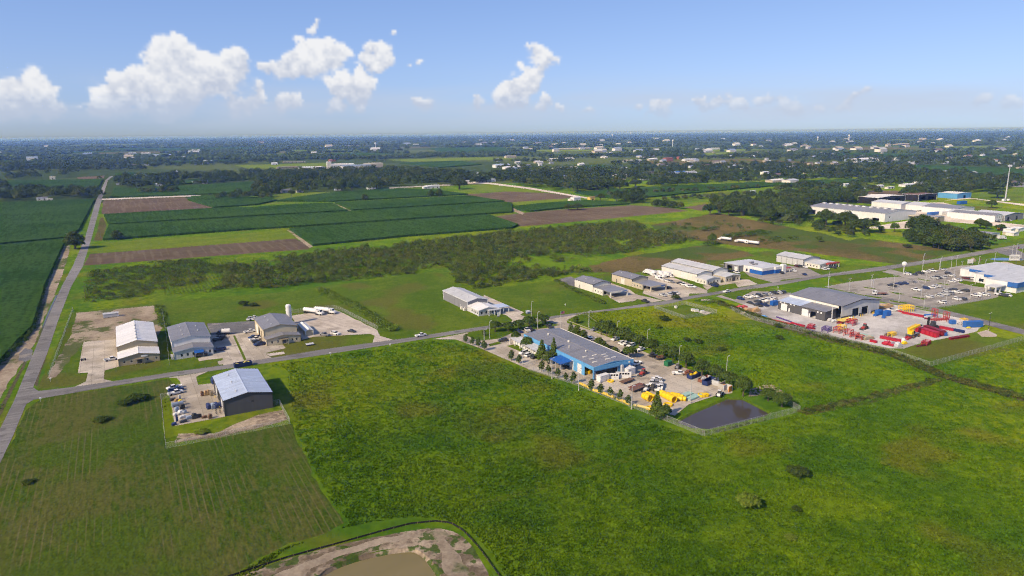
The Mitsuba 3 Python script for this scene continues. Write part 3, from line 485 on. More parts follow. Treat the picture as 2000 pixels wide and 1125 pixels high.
sheet('steel_yard', [(300.3, 276.1), (318.1, 282.5), (325, 266.6), (346.7, 283.5), (359, 284.1), (385.9, 240.8), (389.3, 222.9), (389.1, 185.9), (368.6, 180.3), (345.9, 181.5), (327.1, 182.9), (311.4, 182), (306.1, 186.1), (302.7, 203.6), (296.7, 228.4), (294.7, 253.2)], .052, 'pale_aggregate', 'pale stone yard full of red steelwork', amp=.8)
sheet('warehouse_yard', [(674.6, 449.1), (774.2, 460.9), (788.2, 440.4), (758.6, 418), (705.7, 419.1), (680.3, 435.8)], .05, 'limestone', 'pale yard before the long white warehouse', amp=.6)
sheet('works_yard', [(909.1, 575.1), (1000, 555), (955, 503.2), (874, 453.6), (810.9, 447.7), (797, 474.7), (834.1, 513.5)], .05, 'limestone', 'grey works yard crowded with equipment', amp=.8)
sheet('works_yard', [(1021.6, 567.2), (1086.5, 559.9), (1037.2, 470), (997.1, 423.1), (1049.3, 446), (1073.6, 512.5), (1096.9, 572.6)], .05, 'limestone', 'long pale storage yard below the mast', amp=.8)
sheet('works_yard', [(827.5, 454.2), (878.7, 450.4), (835.4, 408.8), (826.9, 348.5), (797.9, 335.8), (797.5, 392.2), (792.7, 437.4)], .05, 'limestone', 'pale lane in front of the grey roofed warehouses', amp=.5)
sheet('works_yard', [(1544.9, 752.7), (1711.8, 726.9), (1377.8, 582.4), (1359.8, 652.7)], .05, 'dark_aggregate', 'distant storage yard right of the mast', amp=1)
sheet('blue_pond', Polygon(chaikin([(588.5, 285.6), (595.7, 286), (604.6, 283), (607.7, 277.2), (612, 271.8), (605.1, 268.6), (595.1, 274.2), (586.5, 280.4)], 2)), .03, 'blue_water', 'small blue pond by the white sign')
sheet('culvert_stones', [(51.6, 329.1), (59.8, 328.2), (60, 324.5), (53.2, 324.1)], .06, 'limestone', 'white rubble apron at the drive culvert', amp=.4)
sheet('culvert_stones', [(31, 328.8), (33.5, 329.8), (32.9, 323.5), (31, 323.8)], .06, 'limestone', 'white rubble at the forecourt culvert', amp=.4)
sheet('culvert_stones', [(301.6, 303.4), (307.5, 302.1), (304.9, 298.3), (299.3, 300.2)], .06, 'limestone', 'pale rubble at the pump station drive', amp=.4)
sheet('field_ditch', [(298, 256.2), (296.8, 216.4), (299.8, 180.8), (289.9, 152.2), (290.4, 121.9), (287, 120.3), (286.4, 150.6), (294.6, 178.7), (290.2, 214.2), (292.3, 254.6)], .03, 'ditch_earth', 'weedy ditch along the steel yard fence', amp=.8)
sheet('field_track', [(75.3, 158.4), (105.3, 157.7), (138.2, 160), (159.8, 157.1), (158.4, 155.2), (136.6, 156.8), (104, 154.5), (74.3, 154.9)], .02, 'lawn_grass', 'faint wheel track across the meadow toward the pond corner', amp=1.2)
sheet('field_track', [(208.5, 154.4), (239.1, 150), (283.5, 149.6), (282, 147.7), (236.3, 148.1), (206.1, 152.5)], .02, 'dry_grass', 'worn track between the meadow blocks', amp=.8)
sheet('rubble_patch', [(209.2, 181.7), (221.1, 182.7), (217.1, 167.4), (212.7, 165.7), (211.2, 174.1), (202.4, 176.2)], .03, 'bank_earth', 'bare rubble patch behind the pond trees', amp=1)

# raised floor edge line of painted parking bays
def stripes(label, p0, p1, n, length, ang):
    k = thing('bay_marking', label, None, None, 'structure')
    p0, p1 = np.array(p0), np.array(p1); ms = []
    for t in np.linspace(0, 1, n):
        c = p0 + (p1 - p0) * t; d = np.array([math.cos(ang), math.sin(ang)]) * length / 2; s = np.array([-d[1], d[0]]) / length * .22
        q = [c - d - s, c + d - s, c + d + s, c - d + s]
        ms.append((np.array([[*a, .072] for a in q]), np.array([[0, 1, 2], [0, 2, 3]])))
    put(k, join(ms), (.6, .6, .57))
for a, b, n in (((429.6, 265.2), (484.3, 265.6), 26), ((431.4, 249.8), (500.1, 254.3), 26), ((420.7, 235.1), (457.5, 233.6), 18), ((412.8, 222.6), (457.4, 221.8), 18)):
    stripes('white painted parking bay lines in the large car park', a, b, n, 5, math.pi / 2)

# ================================================================ BUILDINGS
def wall_mesh(p0, p1, outline, holes=(), t=.18):
    """a wall from p0 to p1 (plan), outline [(s, z)...], rectangular holes (s0, s1, z0, z1); its thickness lies to the left of p0->p1"""
    p0, p1 = np.array(p0, float), np.array(p1, float); L = np.linalg.norm(p1 - p0); d = (p1 - p0) / L; nrm = np.array([-d[1], d[0]])
    poly = Polygon(outline)
    for h in holes: poly = poly.difference(sbox(h[0], h[2], h[1], h[3]))
    out = []
    for g in getattr(poly, 'geoms', [poly]):
        m = trimesh.creation.extrude_polygon(g, t, engine='earcut'); v = np.array(m.vertices)
        w = p0 + v[:, :1] * d + v[:, 2:] * nrm
        out.append((np.c_[w, v[:, 1]], np.array(m.faces)[:, ::-1]))
    return join(out), d, nrm
def fill(key, p0, d, nrm, hole, kind, col=None):
    """what stands in an opening: a window with frame and pane, a door, a roll-up door"""
    s0, s1, z0, z1 = hole; p0 = np.array(p0, float)
    def bx(a, b, c, e, n0, n1):
        v = np.array([[*(p0 + d * s + nrm * n), zz] for zz in (c, e) for n in (n0, n1) for s in (a, b)])
        return v, box(0, 1, 0, 1, 0, 1)[1]
    if kind == 'window':
        k = part_key(key + '__window'); fw = .08
        scene[k] = mikit.ply(join([bx(s0, s1, z0, z0 + fw, .03, .12), bx(s0, s1, z1 - fw, z1, .03, .12), bx(s0, s0 + fw, z0 + fw, z1 - fw, .03, .12), bx(s1 - fw, s1, z0 + fw, z1 - fw, .03, .12)]), 'paint', uv=pack(PAL[col or 'white'], 32))
        scene[part_key(k + '__pane')] = mikit.ply(bx(s0 + fw, s1 - fw, z0 + fw, z1 - fw, .07, .09), 'glass')
    elif kind == 'door':
        k = part_key(key + '__door'); scene[k] = mikit.ply(bx(s0, s1, z0, z1, .04, .09), 'paint', uv=pack(PAL[col or 'white'], 8))
        put(k + '__handle', bx(s1 - .22, s1 - .12, z0 + .95, z0 + 1.08, -.03, .04), 'steel')
    elif kind == 'roller':
        k = part_key(key + '__roller_door'); n = max(3, int((z1 - z0) / .55)); hh = (z1 - z0) / n
        ms = [bx(s0, s1, z0 + i * hh, z0 + (i + 1) * hh - .04, .05, .10) for i in range(n)] + [bx(s0, s1, z0, z1, .105, .13)]
        scene[k] = mikit.ply(join(ms), 'paint', uv=pack(PAL[col or 'white'], 8 * len(ms)))
SIDES = {'S': lambda b: ((b[0], b[2]), (b[1], b[2])), 'E': lambda b: ((b[1], b[2]), (b[1], b[3])), 'N': lambda b: ((b[1], b[3]), (b[0], b[3])), 'W': lambda b: ((b[0], b[3]), (b[0], b[2]))}
def slope(pts, t=.10, ribs=0):
    """a roof slope from its four upper corners (eave a, eave b, ridge b, ridge a) with thickness and standing seams"""
    q = np.array(pts, float); v = np.vstack([q - [0, 0, t], q]); f = box(0, 1, 0, 1, 0, 1)[1]
    v = v[[0, 1, 3, 2, 4, 5, 7, 6]]
    ms = [(v, f)]
    for i in range(ribs):
        u = (i + .5) / ribs; a = q[0] + (q[1] - q[0]) * u; b = q[3] + (q[2] - q[3]) * u; s = (q[1] - q[0]) / np.linalg.norm(q[1] - q[0]) * .035
        r = np.array([a - s, a + s, b - s, b + s]); ms.append((np.vstack([r, r + [0, 0, .06]]), f))
    return join(ms)
def block(key, x0, x1, y0, y1, eave, ridge, wall, roof, trim='white', ax='y', rx=None, holes={}, over=.35, base=None, ribs=True, skip='', wallS=None, gutter=True, roofR=None):
    """a gabled metal building (or one block of it): four walls, two roof slopes, ridge cap, gutters, corner trim and what fills the openings"""
    b = (x0, x1, y0, y1)
    if ax == 'y':
        r = (x0 + x1) / 2 if rx is None else rx
    else:
        r = (y0 + y1) / 2
    for side in 'SENW':
        if side in skip: continue
        p0, p1 = SIDES[side](b); L = math.dist(p0, p1)
        if (ax == 'y') == (side in 'SN') and ridge > eave + .05:
            s = abs((r - p0[0]) if ax == 'y' else (r - p0[1]))
            o = [(0, 0), (L, 0), (L, eave), (s, ridge), (0, eave)]
        else: o = [(0, 0), (L, 0), (L, eave), (0, eave)]
        hs = holes.get(side, ())
        m, d, nrm = wall_mesh(p0, p1, o, [h[:4] for h in hs])
        kw = put(key + '__wall', m, (wallS if side == 'S' and wallS else wall), 'siding')
        for h in hs:
            if h[4] != 'open': fill(key, p0, d, nrm, h[:4], h[4], h[5] if len(h) > 5 else None)
    n = (lambda L: int(L / 1.6)) if ribs else (lambda L: 0)
    e = over; k = (ridge - eave) / max(r - (x0 if ax == 'y' else y0), .1); k2 = (ridge - eave) / max((x1 if ax == 'y' else y1) - r, .1); zt = .12
    if ridge <= eave + .05:
        put(key + '__roof', box(x0 - e, x1 + e, y0 - e, y1 + e, eave + .004, eave + .25), roof, 'roofing')
    elif ax == 'y':
        put(key + '__roof', slope([(x0 - e, y1 + e, eave - e * k + zt), (x0 - e, y0 - e, eave - e * k + zt), (r, y0 - e, ridge + zt), (r, y1 + e, ridge + zt)], ribs=n(y1 - y0)), roof, 'roofing')
        put(key + '__roof', slope([(x1 + e, y0 - e, eave - e * k2 + zt), (x1 + e, y1 + e, eave - e * k2 + zt), (r, y1 + e, ridge + zt), (r, y0 - e, ridge + zt)], ribs=n(y1 - y0)), roofR or roof, 'roofing')
        put(key + '__ridge_cap', tube((r, y0 - e - .02, ridge + zt), (r, y1 + e + .02, ridge + zt), .16, n=6), roof)
        if gutter:
            for xx in (x0 - e - .13, x1 + e): put(key + '__gutter', box(xx, xx + .13, y0 - e, y1 + e, eave - e * k - .12, eave - e * k + .08), trim)
        for yy in (y0 - e - .1, y1 + e):
            for a, c in ((x0 - e, eave - e * k), (x1 + e, eave - e * (k2))):
                q = np.array([(a, yy, c + zt - .28), (a, yy + .1, c + zt - .28), (r, yy + .1, ridge + zt - .28), (r, yy, ridge + zt - .28)])
                v = np.vstack([q, q + [0, 0, .32]]); f = np.array([[0, 1, 2], [0, 2, 3], [4, 6, 5], [4, 7, 6], [0, 5, 1], [0, 4, 5], [1, 6, 2], [1, 5, 6], [2, 7, 3], [2, 6, 7], [3, 4, 0], [3, 7, 4]])
                put(key + '__verge_trim', (v, f), trim)
    else:
        put(key + '__roof', slope([(x0 - e, y0 - e, eave - e * k + zt), (x1 + e, y0 - e, eave - e * k + zt), (x1 + e, r, ridge + zt), (x0 - e, r, ridge + zt)], ribs=n(x1 - x0)), roof, 'roofing')
        put(key + '__roof', slope([(x1 + e, y1 + e, eave - e * k2 + zt), (x0 - e, y1 + e, eave - e * k2 + zt), (x0 - e, r, ridge + zt), (x1 + e, r, ridge + zt)], ribs=n(x1 - x0)), roof, 'roofing')
    for (cx, cy) in ((x0, y0), (x1, y0), (x0, y1), (x1, y1)):
        put(key + '__corner_trim', box(cx - .14, cx + .14, cy - .14, cy + .14, 0, eave - .02 - e * k * 0), trim)
    if base: put(key + '__base_course', join([box(x0 - .05, x1 + .05, y0 - .05, y0 - .002, 0, .9), box(x0 - .05, x0 - .002, y0, y1, 0, .9)]), base)
def wins(s0, s1, n, w, z0, z1, col='white'):
    return [(s - w / 2, s + w / 2, z0, z1, 'window', col) for s in np.linspace(s0, s1, n)]
def post(key, x, y, h, col, r=.16): put(key + '__column', box(x - r, x + r, y - r, y + r, 0, h), col)
def unit(key, name, x, y, z, w, d, h, col): put(key + '__' + name, join([box(x, x + w, y, y + d, z, z + h), box(x + .1, x + w - .1, y + .1, y + d - .1, z + h, z + h + .12)]), col)

def vents(k, x, ys, zr, col='lightgrey'):
    for yy in ys:
        v = part_key(k + '__roof_vent'); scene[v] = mikit.ply(tube((x, yy, zr - .5), (x, yy, zr + .45), .22, n=8), 'paint', uv=pack(PAL[col], 34)); put(v + '__hood', tube((x, yy, zr + .45), (x, yy, zr + .7), .42, .12, n=8), col)
# --- white roofed tan workshop
k = thing('workshop', 'tan metal workshop with bright white roof and five ridge vents in the dirt yard', 'building')
block(k, -8, 8.3, 356, 396, 5.9, 7.9, 'tan', 'white', 'tandark', holes={'S': [], 'W': [(3, 4, .1, 2.2, 'door'), (8, 12, .1, 4.2, 'roller', 'tan'), (20, 24, .1, 4.2, 'roller', 'tan')], 'E': [(10, 14, .1, 4, 'roller', 'tandark')]})
block(k, -8, 8.3, 344, 355.8, 3.4, 4.9, 'tan', 'white', 'tandark', skip='N', holes={'S': wins(2.2, 5.0, 2, 1.0, 1.0, 2.2) + wins(11.5, 15, 2, 1.0, 1.0, 2.2) + [(7.3, 9.1, .1, 2.3, 'door', 'charcoal')], 'W': wins(3, 9, 3, 1, 1, 2.1)})
put(k + '__porch_roof', box(-1.9, 2.2, 342.2, 343.9, 2.5, 2.65), 'tandark'); post(k, -1.7, 342.4, 2.5, 'tan'); post(k, 2.0, 342.4, 2.5, 'tan')
put(k + '__sign_panel', box(1.0, 3.6, 343.82, 343.9, 3.0, 3.8), 'white')
for yy in (359, 365, 371, 377, 384):
    v = part_key(k + '__ridge_vent'); scene[v] = mikit.ply(tube((.15, yy, 7.9), (.15, yy, 8.5), .38, n=10), 'paint', uv=pack(PAL['bluegrey'], 42))
    put(v + '__cap', tube((.15, yy, 8.5), (.15, yy, 8.85), .62, .2, n=10), 'steel')
# --- grey workshop with white band
k = thing('workshop', 'grey roofed workshop with pale wall band above a lower front roof', 'building')
block(k, 14.4, 30.8, 350, 378.3, 6.6, 8.0, 'lightgrey', 'grey', 'bluegrey', wallS='white', holes={'E': [(5, 9.4, .1, 4.4, 'open'), (14, 18.4, .1, 4.4, 'roller', 'grey'), (24, 25, .1, 2.2, 'door')], 'W': wins(5, 20, 3, 1, 1.2, 2.2)})
block(k, 14.4, 30.8, 341.5, 349.8, 3.5, 4.7, 'lightgrey', 'grey', 'bluegrey', skip='N', holes={'S': wins(3.0, 8.0, 3, 1.0, 1.0, 2.4, 'bluegrey') + wins(12.2, 15.0, 2, 1.0, 1.0, 2.4, 'bluegrey') + [(9.2, 10.4, .1, 2.3, 'door', 'charcoal')], 'W': wins(2, 6, 2, 1, 1, 2.2)})
put(k + '__awning', slope([(22.6, 338.6, 2.6), (26.6, 338.6, 2.6), (26.6, 341.4, 3.1), (22.6, 341.4, 3.1)]), 'brightblue'); post(k, 22.8, 338.8, 2.5, 'bluegrey', .08); post(k, 26.4, 338.8, 2.5, 'bluegrey', .08)
for yy in (342.5, 344.4, 346.2): unit(k, 'cooling_unit', 13.0, yy, 0, 1.0, 1.1, 1.2, 'silver')
vents(k, 19.5, (356, 364, 372), 7.4); vents(k, 26.5, (360, 369), 7.4)
# --- tan workshop with silo
k = thing('workshop', 'tan workshop with grey roof standing beside the white silo', 'building')
block(k, 55, 70.8, 347.5, 373, 6.8, 8.4, 'cream', 'grey', 'tandark', holes={'W': [(3, 7.4, .1, 4.6, 'roller', 'white'), (9.5, 13.5, .1, 4.6, 'open'), (16, 20, .1, 4.6, 'roller', 'tandark'), (22, 23, .1, 2.2, 'door', 'charcoal')]})
block(k, 55, 71, 341.3, 347.4, 3.3, 4.5, 'cream', 'grey', 'tandark', skip='N', holes={'S': wins(2.4, 5.2, 2, 1, .9, 2.2) + wins(10, 14.2, 3, 1, .9, 2.2) + [(7.2, 9.0, .1, 2.3, 'door', 'charcoal')], 'W': wins(2, 4, 2, .9, 1, 2.1)})
put(k + '__porch_roof', box(61.4, 65.0, 339.5, 341.2, 2.5, 2.66), 'tandark'); post(k, 61.6, 339.7, 2.5, 'cream'); post(k, 64.8, 339.7, 2.5, 'cream')
put(k + '__lettering', move(join([(np.array(m_.vertices), np.array(m_.faces)) for m_ in [trimesh.creation.box((.35, .05, .45), trimesh.transformations.translation_matrix((60.6 + i * .62, 341.14, 2.95 + (i % 2) * .02))) for i in range(8)]])), 'charcoal')
k = thing('silo', 'tall white cylindrical silo behind the tan workshop', 'silo')
put(k + '__shell', tube((73.4, 377.5, 1.2), (73.4, 377.5, 10.4), 1.45, n=28, caps=False), 'white', 'gloss', True)
put(k + '__dome', join([tube((73.4, 377.5, 10.4), (73.4, 377.5, 10.9), 1.45, 1.0, n=28, caps=False), tube((73.4, 377.5, 10.9), (73.4, 377.5, 11.1), 1.0, .05, n=28, caps=False)]), 'white', 'gloss', True)
put(k + '__hopper', tube((73.4, 377.5, .5), (73.4, 377.5, 1.2), .5, 1.45, n=28), 'lightgrey')
for a in range(4): put(k + '__leg', tube((73.4 + 1.3 * math.cos(a * 1.57 + .6), 377.5 + 1.3 * math.sin(a * 1.57 + .6), 0), (73.4 + 1.3 * math.cos(a * 1.57 + .6), 377.5 + 1.3 * math.sin(a * 1.57 + .6), 1.3), .1, n=6), 'silver')
for zz in (4.0, 6.8, 9.6): put(k + '__band', tube((73.4, 377.5, zz), (73.4, 377.5, zz + .12), 1.49, n=28), 'silver')
put(k + '__ladder', join([box(73.2, 73.25, 375.86, 375.92, .6, 10.9), box(73.65, 73.7, 375.86, 375.92, .6, 10.9)] + [box(73.25, 73.65, 375.88, 375.91, z_, z_ + .05) for z_ in np.arange(.8, 10.8, .45)]), 'silver')
k = thing('storage_shed', 'small cream shed with white and grey roof beside the silo', 'shed')
block(k, 75.4, 79.2, 349.2, 365.2, 2.6, 3.4, 'cream', 'white', 'white', over=.2, holes={'W': [(3, 4, .1, 2.1, 'door', 'tandark'), (7, 9.4, .1, 2.2, 'roller', 'white')]})
# --- dark workshop in front
k = thing('workshop', 'large charcoal clad workshop with pale blue grey roof in the fenced lot nearest the camera', 'building')
block(k, 25.1, 41.9, 259.2, 289.5, 6.1, 7.7, 'panelgrey', 'paleblue', 'charcoal', over=.3, holes={'S': [(9.3, 10.3, 3.6, 4.4, 'window', 'charcoal')], 'W': [(4, 8.4, .1, 4.4, 'roller', 'lightgrey'), (12, 16.4, .1, 4.4, 'open'), (20, 24.4, .1, 4.4, 'roller', 'lightgrey'), (26, 27, .1, 2.2, 'door', 'lightgrey')]})
put(k + '__lean_to_roof', slope([(25.1, 293.6, 4.9), (25.1, 289.9, 5.7), (34, 289.9, 5.7), (34, 293.6, 4.9)]), 'paleblue', 'roofing')
for xx in (25.4, 29.5, 33.7): post(k, xx, 293.3, 4.75, 'charcoal', .1)
for yy in (264, 268, 273.4, 281): put(k + '__bollard', tube((24.2, yy, 0), (24.2, yy, 1.15), .11, n=8), 'yellow')
# --- grey gabled building across the street
k = thing('workshop', 'mid grey gabled workshop with white roof and office front across the street', 'building')
block(k, 168, 181, 352, 386, 5.6, 7.1, 'grey', 'lightgrey', 'white', holes={'W': [(24, 25, .1, 2.2, 'door', 'lightgrey'), (30, 31, .1, 2.2, 'door', 'lightgrey'), (16.1, 16.3, 0, 5.2, 'window', 'charcoal')], 'E': [(4, 8.5, .1, 4.4, 'roller', 'lightgrey'), (14, 18.5, .1, 4.4, 'roller', 'lightgrey')]})
block(k, 168.4, 180.6, 338.2, 351.8, 3.3, 4.6, 'lightgrey', 'white', 'white', skip='N', holes={'W': [(2, 3, .1, 2.2, 'door', 'white')] + wins(5, 12, 4, 1.1, .9, 2.3), 'S': wins(1.8, 4.6, 2, 1.3, .7, 2.5) + wins(8.6, 10.6, 2, 1.2, .7, 2.5) + [(5.9, 7.4, .1, 2.4, 'door', 'charcoal')]})
put(k + '__porch_roof', box(180.9, 188.0, 338.0, 346.0, 3.1, 3.4), 'paleblue', 'roofing'); put(k + '__porch_roof', box(173.2, 180.8, 335.2, 337.8, 3.0, 3.25), 'lightgrey', 'roofing')
for xx, yy in ((187.6, 338.4), (187.6, 345.6), (184.2, 338.4), (181.3, 338.4), (173.5, 335.5), (177, 335.5), (180.5, 335.5)): post(k, xx, yy, 3.08, 'white', .2)
for yy in (353.5, 357): unit(k, 'cooling_unit', 166.4, yy, 0, 1.2, 1.5, 1.4, 'offwhite')
k = thing('monument_sign', 'small white upright sign on the lawn before the grey gabled workshop', 'sign'); put(k + '__panel', box(176.6, 178.2, 331.8, 332.0, .5, 2.4), 'white'); put(k + '__base', box(176.5, 178.3, 331.7, 332.1, 0, .5), 'midgrey')
# --- blue workshop
k = thing('service_building', 'long blue clad service building with flat grey roof and blue canopy', 'building')
B = (162.5, 182.6, 221.5, 277.5)
hs = {'S': [(.9, 12.2, 0, 3.6, 'open'), (15.9, 17.0, .1, 2.3, 'door', 'skyblue')], 'W': [(38.2, 41.2, .1, 4.2, 'roller', 'white'), (44.2, 47.2, .1, 4.2, 'roller', 'white'), (49.5, 55.3, 0, 4.0, 'open'), (33, 34, .1, 2.2, 'door', 'white')] + wins(4, 30, 10, 1.5, .9, 2.5), 'E': [(6, 10, .1, 4, 'roller', 'white'), (18, 22, .1, 4, 'roller', 'white')] + wins(30, 52, 7, 1.3, 1, 2.3)}
block(k, *B, 5.6, 6.5, 'skyblue', 'grey', 'skyblue', holes=hs, over=.25)
for (x, y) in ((166.6, 233.6), (170.6, 232.2), (167.4, 229.6), (166.2, 225.8), (174.6, 231), (173.6, 228.2), (172.2, 225), (176.2, 226.2)):
    put(k + '__skylight', slope([(x - 1.1, y + .35, 0), (x - 1.1, y - .35, 0), (x + 1.1, y - .35, 0), (x + 1.1, y + .35, 0)], .05) if False else box(x - 1.1, x + 1.1, y - .32, y + .32, 5.6 + .9 * (1 - abs(x - 172.55) / 10.05) - .1, 5.6 + .9 * (1 - abs(x - 172.55) / 10.05) + .30), 'offwhite')
for (x, y, r) in ((170.2, 268.6, .5), (172, 254, .7), (167.9, 247.6, .35), (170.2, 238, .4)):
    v = part_key(k + '__roof_vent'); scene[v] = mikit.ply(tube((x, y, 6.2), (x, y, 6.9), r * .6, n=10), 'paint', uv=pack(PAL['offwhite'], 42)); put(v + '__hood', tube((x, y, 6.9), (x, y, 7.3), r, r * .3, n=10), 'offwhite')
put(k + '__fascia', join([box(162.1, 162.45, 221.2, 277.8, 4.4, 5.75), box(162.1, 182.9, 221.0, 221.3, 4.2, 5.75)]), 'skyblue', 'siding')
put(k + '__office_roof', slope([(157.6, 284, 3.0), (157.6, 249, 3.0), (162.4, 249, 3.7), (162.4, 284, 3.7)], ribs=20), 'lightgrey', 'roofing')
for yy in np.arange(249.6, 284, 4.9): post(k, 157.9, yy, 3.0, 'offwhite', .22)
put(k + '__office_wall', join([box(159.6, 162.3, 277.7, 283.4, .0, 3.0), box(159.4, 162.3, 249.3, 277.4, 0, .9)]), 'white', 'siding')
put(k + '__canopy', slope([(155.9, 245.2, 3.9), (155.9, 236.0, 3.9), (162.0, 236.4, 4.3), (162.0, 245.8, 4.3)], .25), 'brightblue')
for xx, yy in ((156.2, 244.8), (156.2, 240.5), (156.2, 236.4)): post(k, xx, yy, 3.66, 'lightgrey', .1)
for xx in (163.0, 174.9): post(k, xx, 221.6, 4.2, 'bluegrey', .16)
put(k + '__parapet_cap', box(182.85, 183.1, 221.1, 277.9, 5.5, 5.85), 'offwhite')
unit(k, 'duct_stack', 175.6, 219.6, 0, .9, .9, 4.6, 'lightgrey')
put(k + '__wall_fan', tube((180.9, 221.3, 3.1), (180.9, 220.8, 3.1), .5, n=12), 'offwhite'); put(k + '__wall_fan', tube((180.6, 221.3, 5.0), (180.6, 220.8, 5.0), .4, n=12), 'offwhite')
# --- cream workshops along the street
def canopy_shop(label, x0, x1, y0, y1, yc, wall, roof, eave=5.2, ridge=6.6, sign='brightblue'):
    k = thing('workshop', label, 'building')
    block(k, x0, x1, y0, y1, eave, ridge, wall, roof, 'charcoal', holes={'W': [(5, 6, .1, 2.2, 'door', 'charcoal'), (10, 14, .1, 4.2, 'roller', 'offwhite')], 'E': [(4, 8, .1, 4.2, 'roller', 'offwhite')]})
    ym = yc + (y0 - yc) * .45
    block(k, x0, x1, ym, y0 - .2, 3.5, 3.52, wall, roof, 'offwhite', skip='N', holes={'S': wins(2, 6, 2, 2.0, .6, 2.6, 'charcoal') + [(7.6, 9.2, .1, 2.5, 'door', 'charcoal')] + wins(10.8, 10.8, 1, 2, .6, 2.6, 'charcoal'), 'W': wins(2, 8, 3, 1.0, 1, 2.2)}, over=.1)
    put(k + '__canopy_roof', box(x0 - .1, x1 + .1, yc, ym - .15, 3.3, 3.75), roof, 'roofing')
    put(k + '__canopy_fascia', box(x0 - .15, x1 + .15, yc - .18, yc - .01, 2.9, 3.95), wall, 'siding')
    for xx in (x0 + .3, x1 - .3):
        post(k, xx, yc + .4, 3.28, wall, .38)
    put(k + '__sign_panel', box(x1 - 5.2, x1 - 1.4, yc - .26, yc - .19, 3.2, 3.75), sign)
    return k
canopy_shop('cream workshop with grey roof and deep canopy nearest the scrub corner', 257.5, 271, 353, 374, 334.8, 'offwhite', 'grey')
canopy_shop('tan workshop with canopy beside the lot of white vans', 289, 302, 353, 375, 334.2, 'cream', 'grey')
k = thing('workshop', 'cream workshop with white curved roof and small gabled office by the white vans', 'building')
block(k, 336, 349.8, 342, 378, 5.4, 6.9, 'offwhite', 'lightgrey', 'charcoal', holes={'W': [(8, 12, .1, 4.2, 'roller', 'white'), (20, 24, .1, 4.2, 'roller', 'white')]})
block(k, 334.5, 347, 331.8, 341.8, 3.5, 4.6, 'offwhite', 'lightgrey', 'white', skip='N', holes={'W': wins(2, 8, 3, .9, .9, 2.2, 'charcoal'), 'S': wins(2, 4, 2, .9, .9, 2.2, 'charcoal') + [(6, 7.6, .1, 2.4, 'door', 'charcoal')] + wins(10, 11, 1, 1, 1, 2.2, 'charcoal')})
k = thing('workshop', 'cream workshop with grey roof, second of the adjoining pair, tan office front', 'building')
block(k, 350.4, 364.5, 342, 384, 6.2, 7.8, 'offwhite', 'lightgrey', 'charcoal', holes={'E': [(6, 10, .1, 4.2, 'roller', 'white')]})
block(k, 351, 364.6, 331, 341.8, 3.8, 4.8, 'cream', 'lightgrey', 'white', skip='N', holes={'S': wins(2, 4.5, 2, 1, .9, 2.3, 'charcoal') + [(6.4, 9.4, .1, 2.8, 'door', 'charcoal')] + wins(11.5, 12.5, 1, 1, .9, 2.3, 'charcoal'), 'W': wins(2, 8, 3, .9, .9, 2.2, 'charcoal')})
put(k + '__lettering', join([box(356.5 + i * .55, 356.9 + i * .55, 330.9, 330.98, 3.05, 3.5) for i in range(9)]), 'charcoal')
for kk, vx, vy, vz in (('workshop_002', 59.5, (352, 360, 368), 7.8), ('workshop_003', 30, (264, 275, 284), 7.1), ('workshop_004', 171.5, (358, 367, 378), 6.7), ('workshop_005', 261, (357, 366), 6.2), ('workshop_006', 292.5, (358, 369), 6.2), ('workshop_007', 340, (350, 362, 372), 6.5), ('workshop_008', 354.5, (350, 362, 374), 7.3)): vents(kk, vx, vy, vz)
# --- blue and white store
k = thing('store_building', 'low flat roofed white store with dark blue base walls', 'building')
block(k, 391, 412, 335, 352, 4.6, 4.62, 'white', 'lightgrey', 'white', holes={'S': wins(3, 8, 3, 1.6, .6, 2.4, 'navy') + wins(13, 19, 3, 1.8, .6, 2.6, 'charcoal'), 'W': wins(3, 13, 3, 1.6, .6, 2.4, 'navy')}, over=.15, ribs=False)
block(k, 387, 413, 352.3, 367, 4.4, 4.42, 'grey', 'lightgrey', 'charcoal', over=.4, ribs=False, holes={'W': [(3, 8, .1, 3.4, 'open'), (10, 13, .1, 3.4, 'roller', 'white')]})
put(k + '__base_wall', join([box(390.6, 402.5, 334.5, 334.9, 0, 2.9), box(390.5, 390.9, 334.5, 346, 0, 2.9), box(402.6, 408.5, 333.4, 334.9, 0, 2.9)]), 'brightblue')
put(k + '__white_band', join([box(390.4, 402.5, 334.3, 334.9, 2.95, 4.95), box(390.3, 390.9, 334.3, 346.2, 2.95, 4.95), box(402.5, 408.7, 333.2, 334.9, 2.95, 4.95)]), 'white')
put(k + '__entrance_tower', box(409.2, 412.4, 332.2, 335, 0, 6.2), 'white'); put(k + '__entrance_canopy', box(412.5, 416.5, 331.6, 335.5, 3.2, 3.7), 'orangered')
post(k, 416, 332, 3.2, 'white'); post(k, 416, 335, 3.2, 'white')
for xx, yy in ((399, 352.8), (401.5, 353.5), (395.5, 347.5), (398, 346.8)): unit(k, 'rooftop_unit', xx, yy, 4.66, 1.8, 1.6, 1.0, 'grey')
for xx, yy in ((387.2, 366.6), (387.2, 359.6)): post(k, xx - .2, yy, 4.3, 'charcoal', .15)
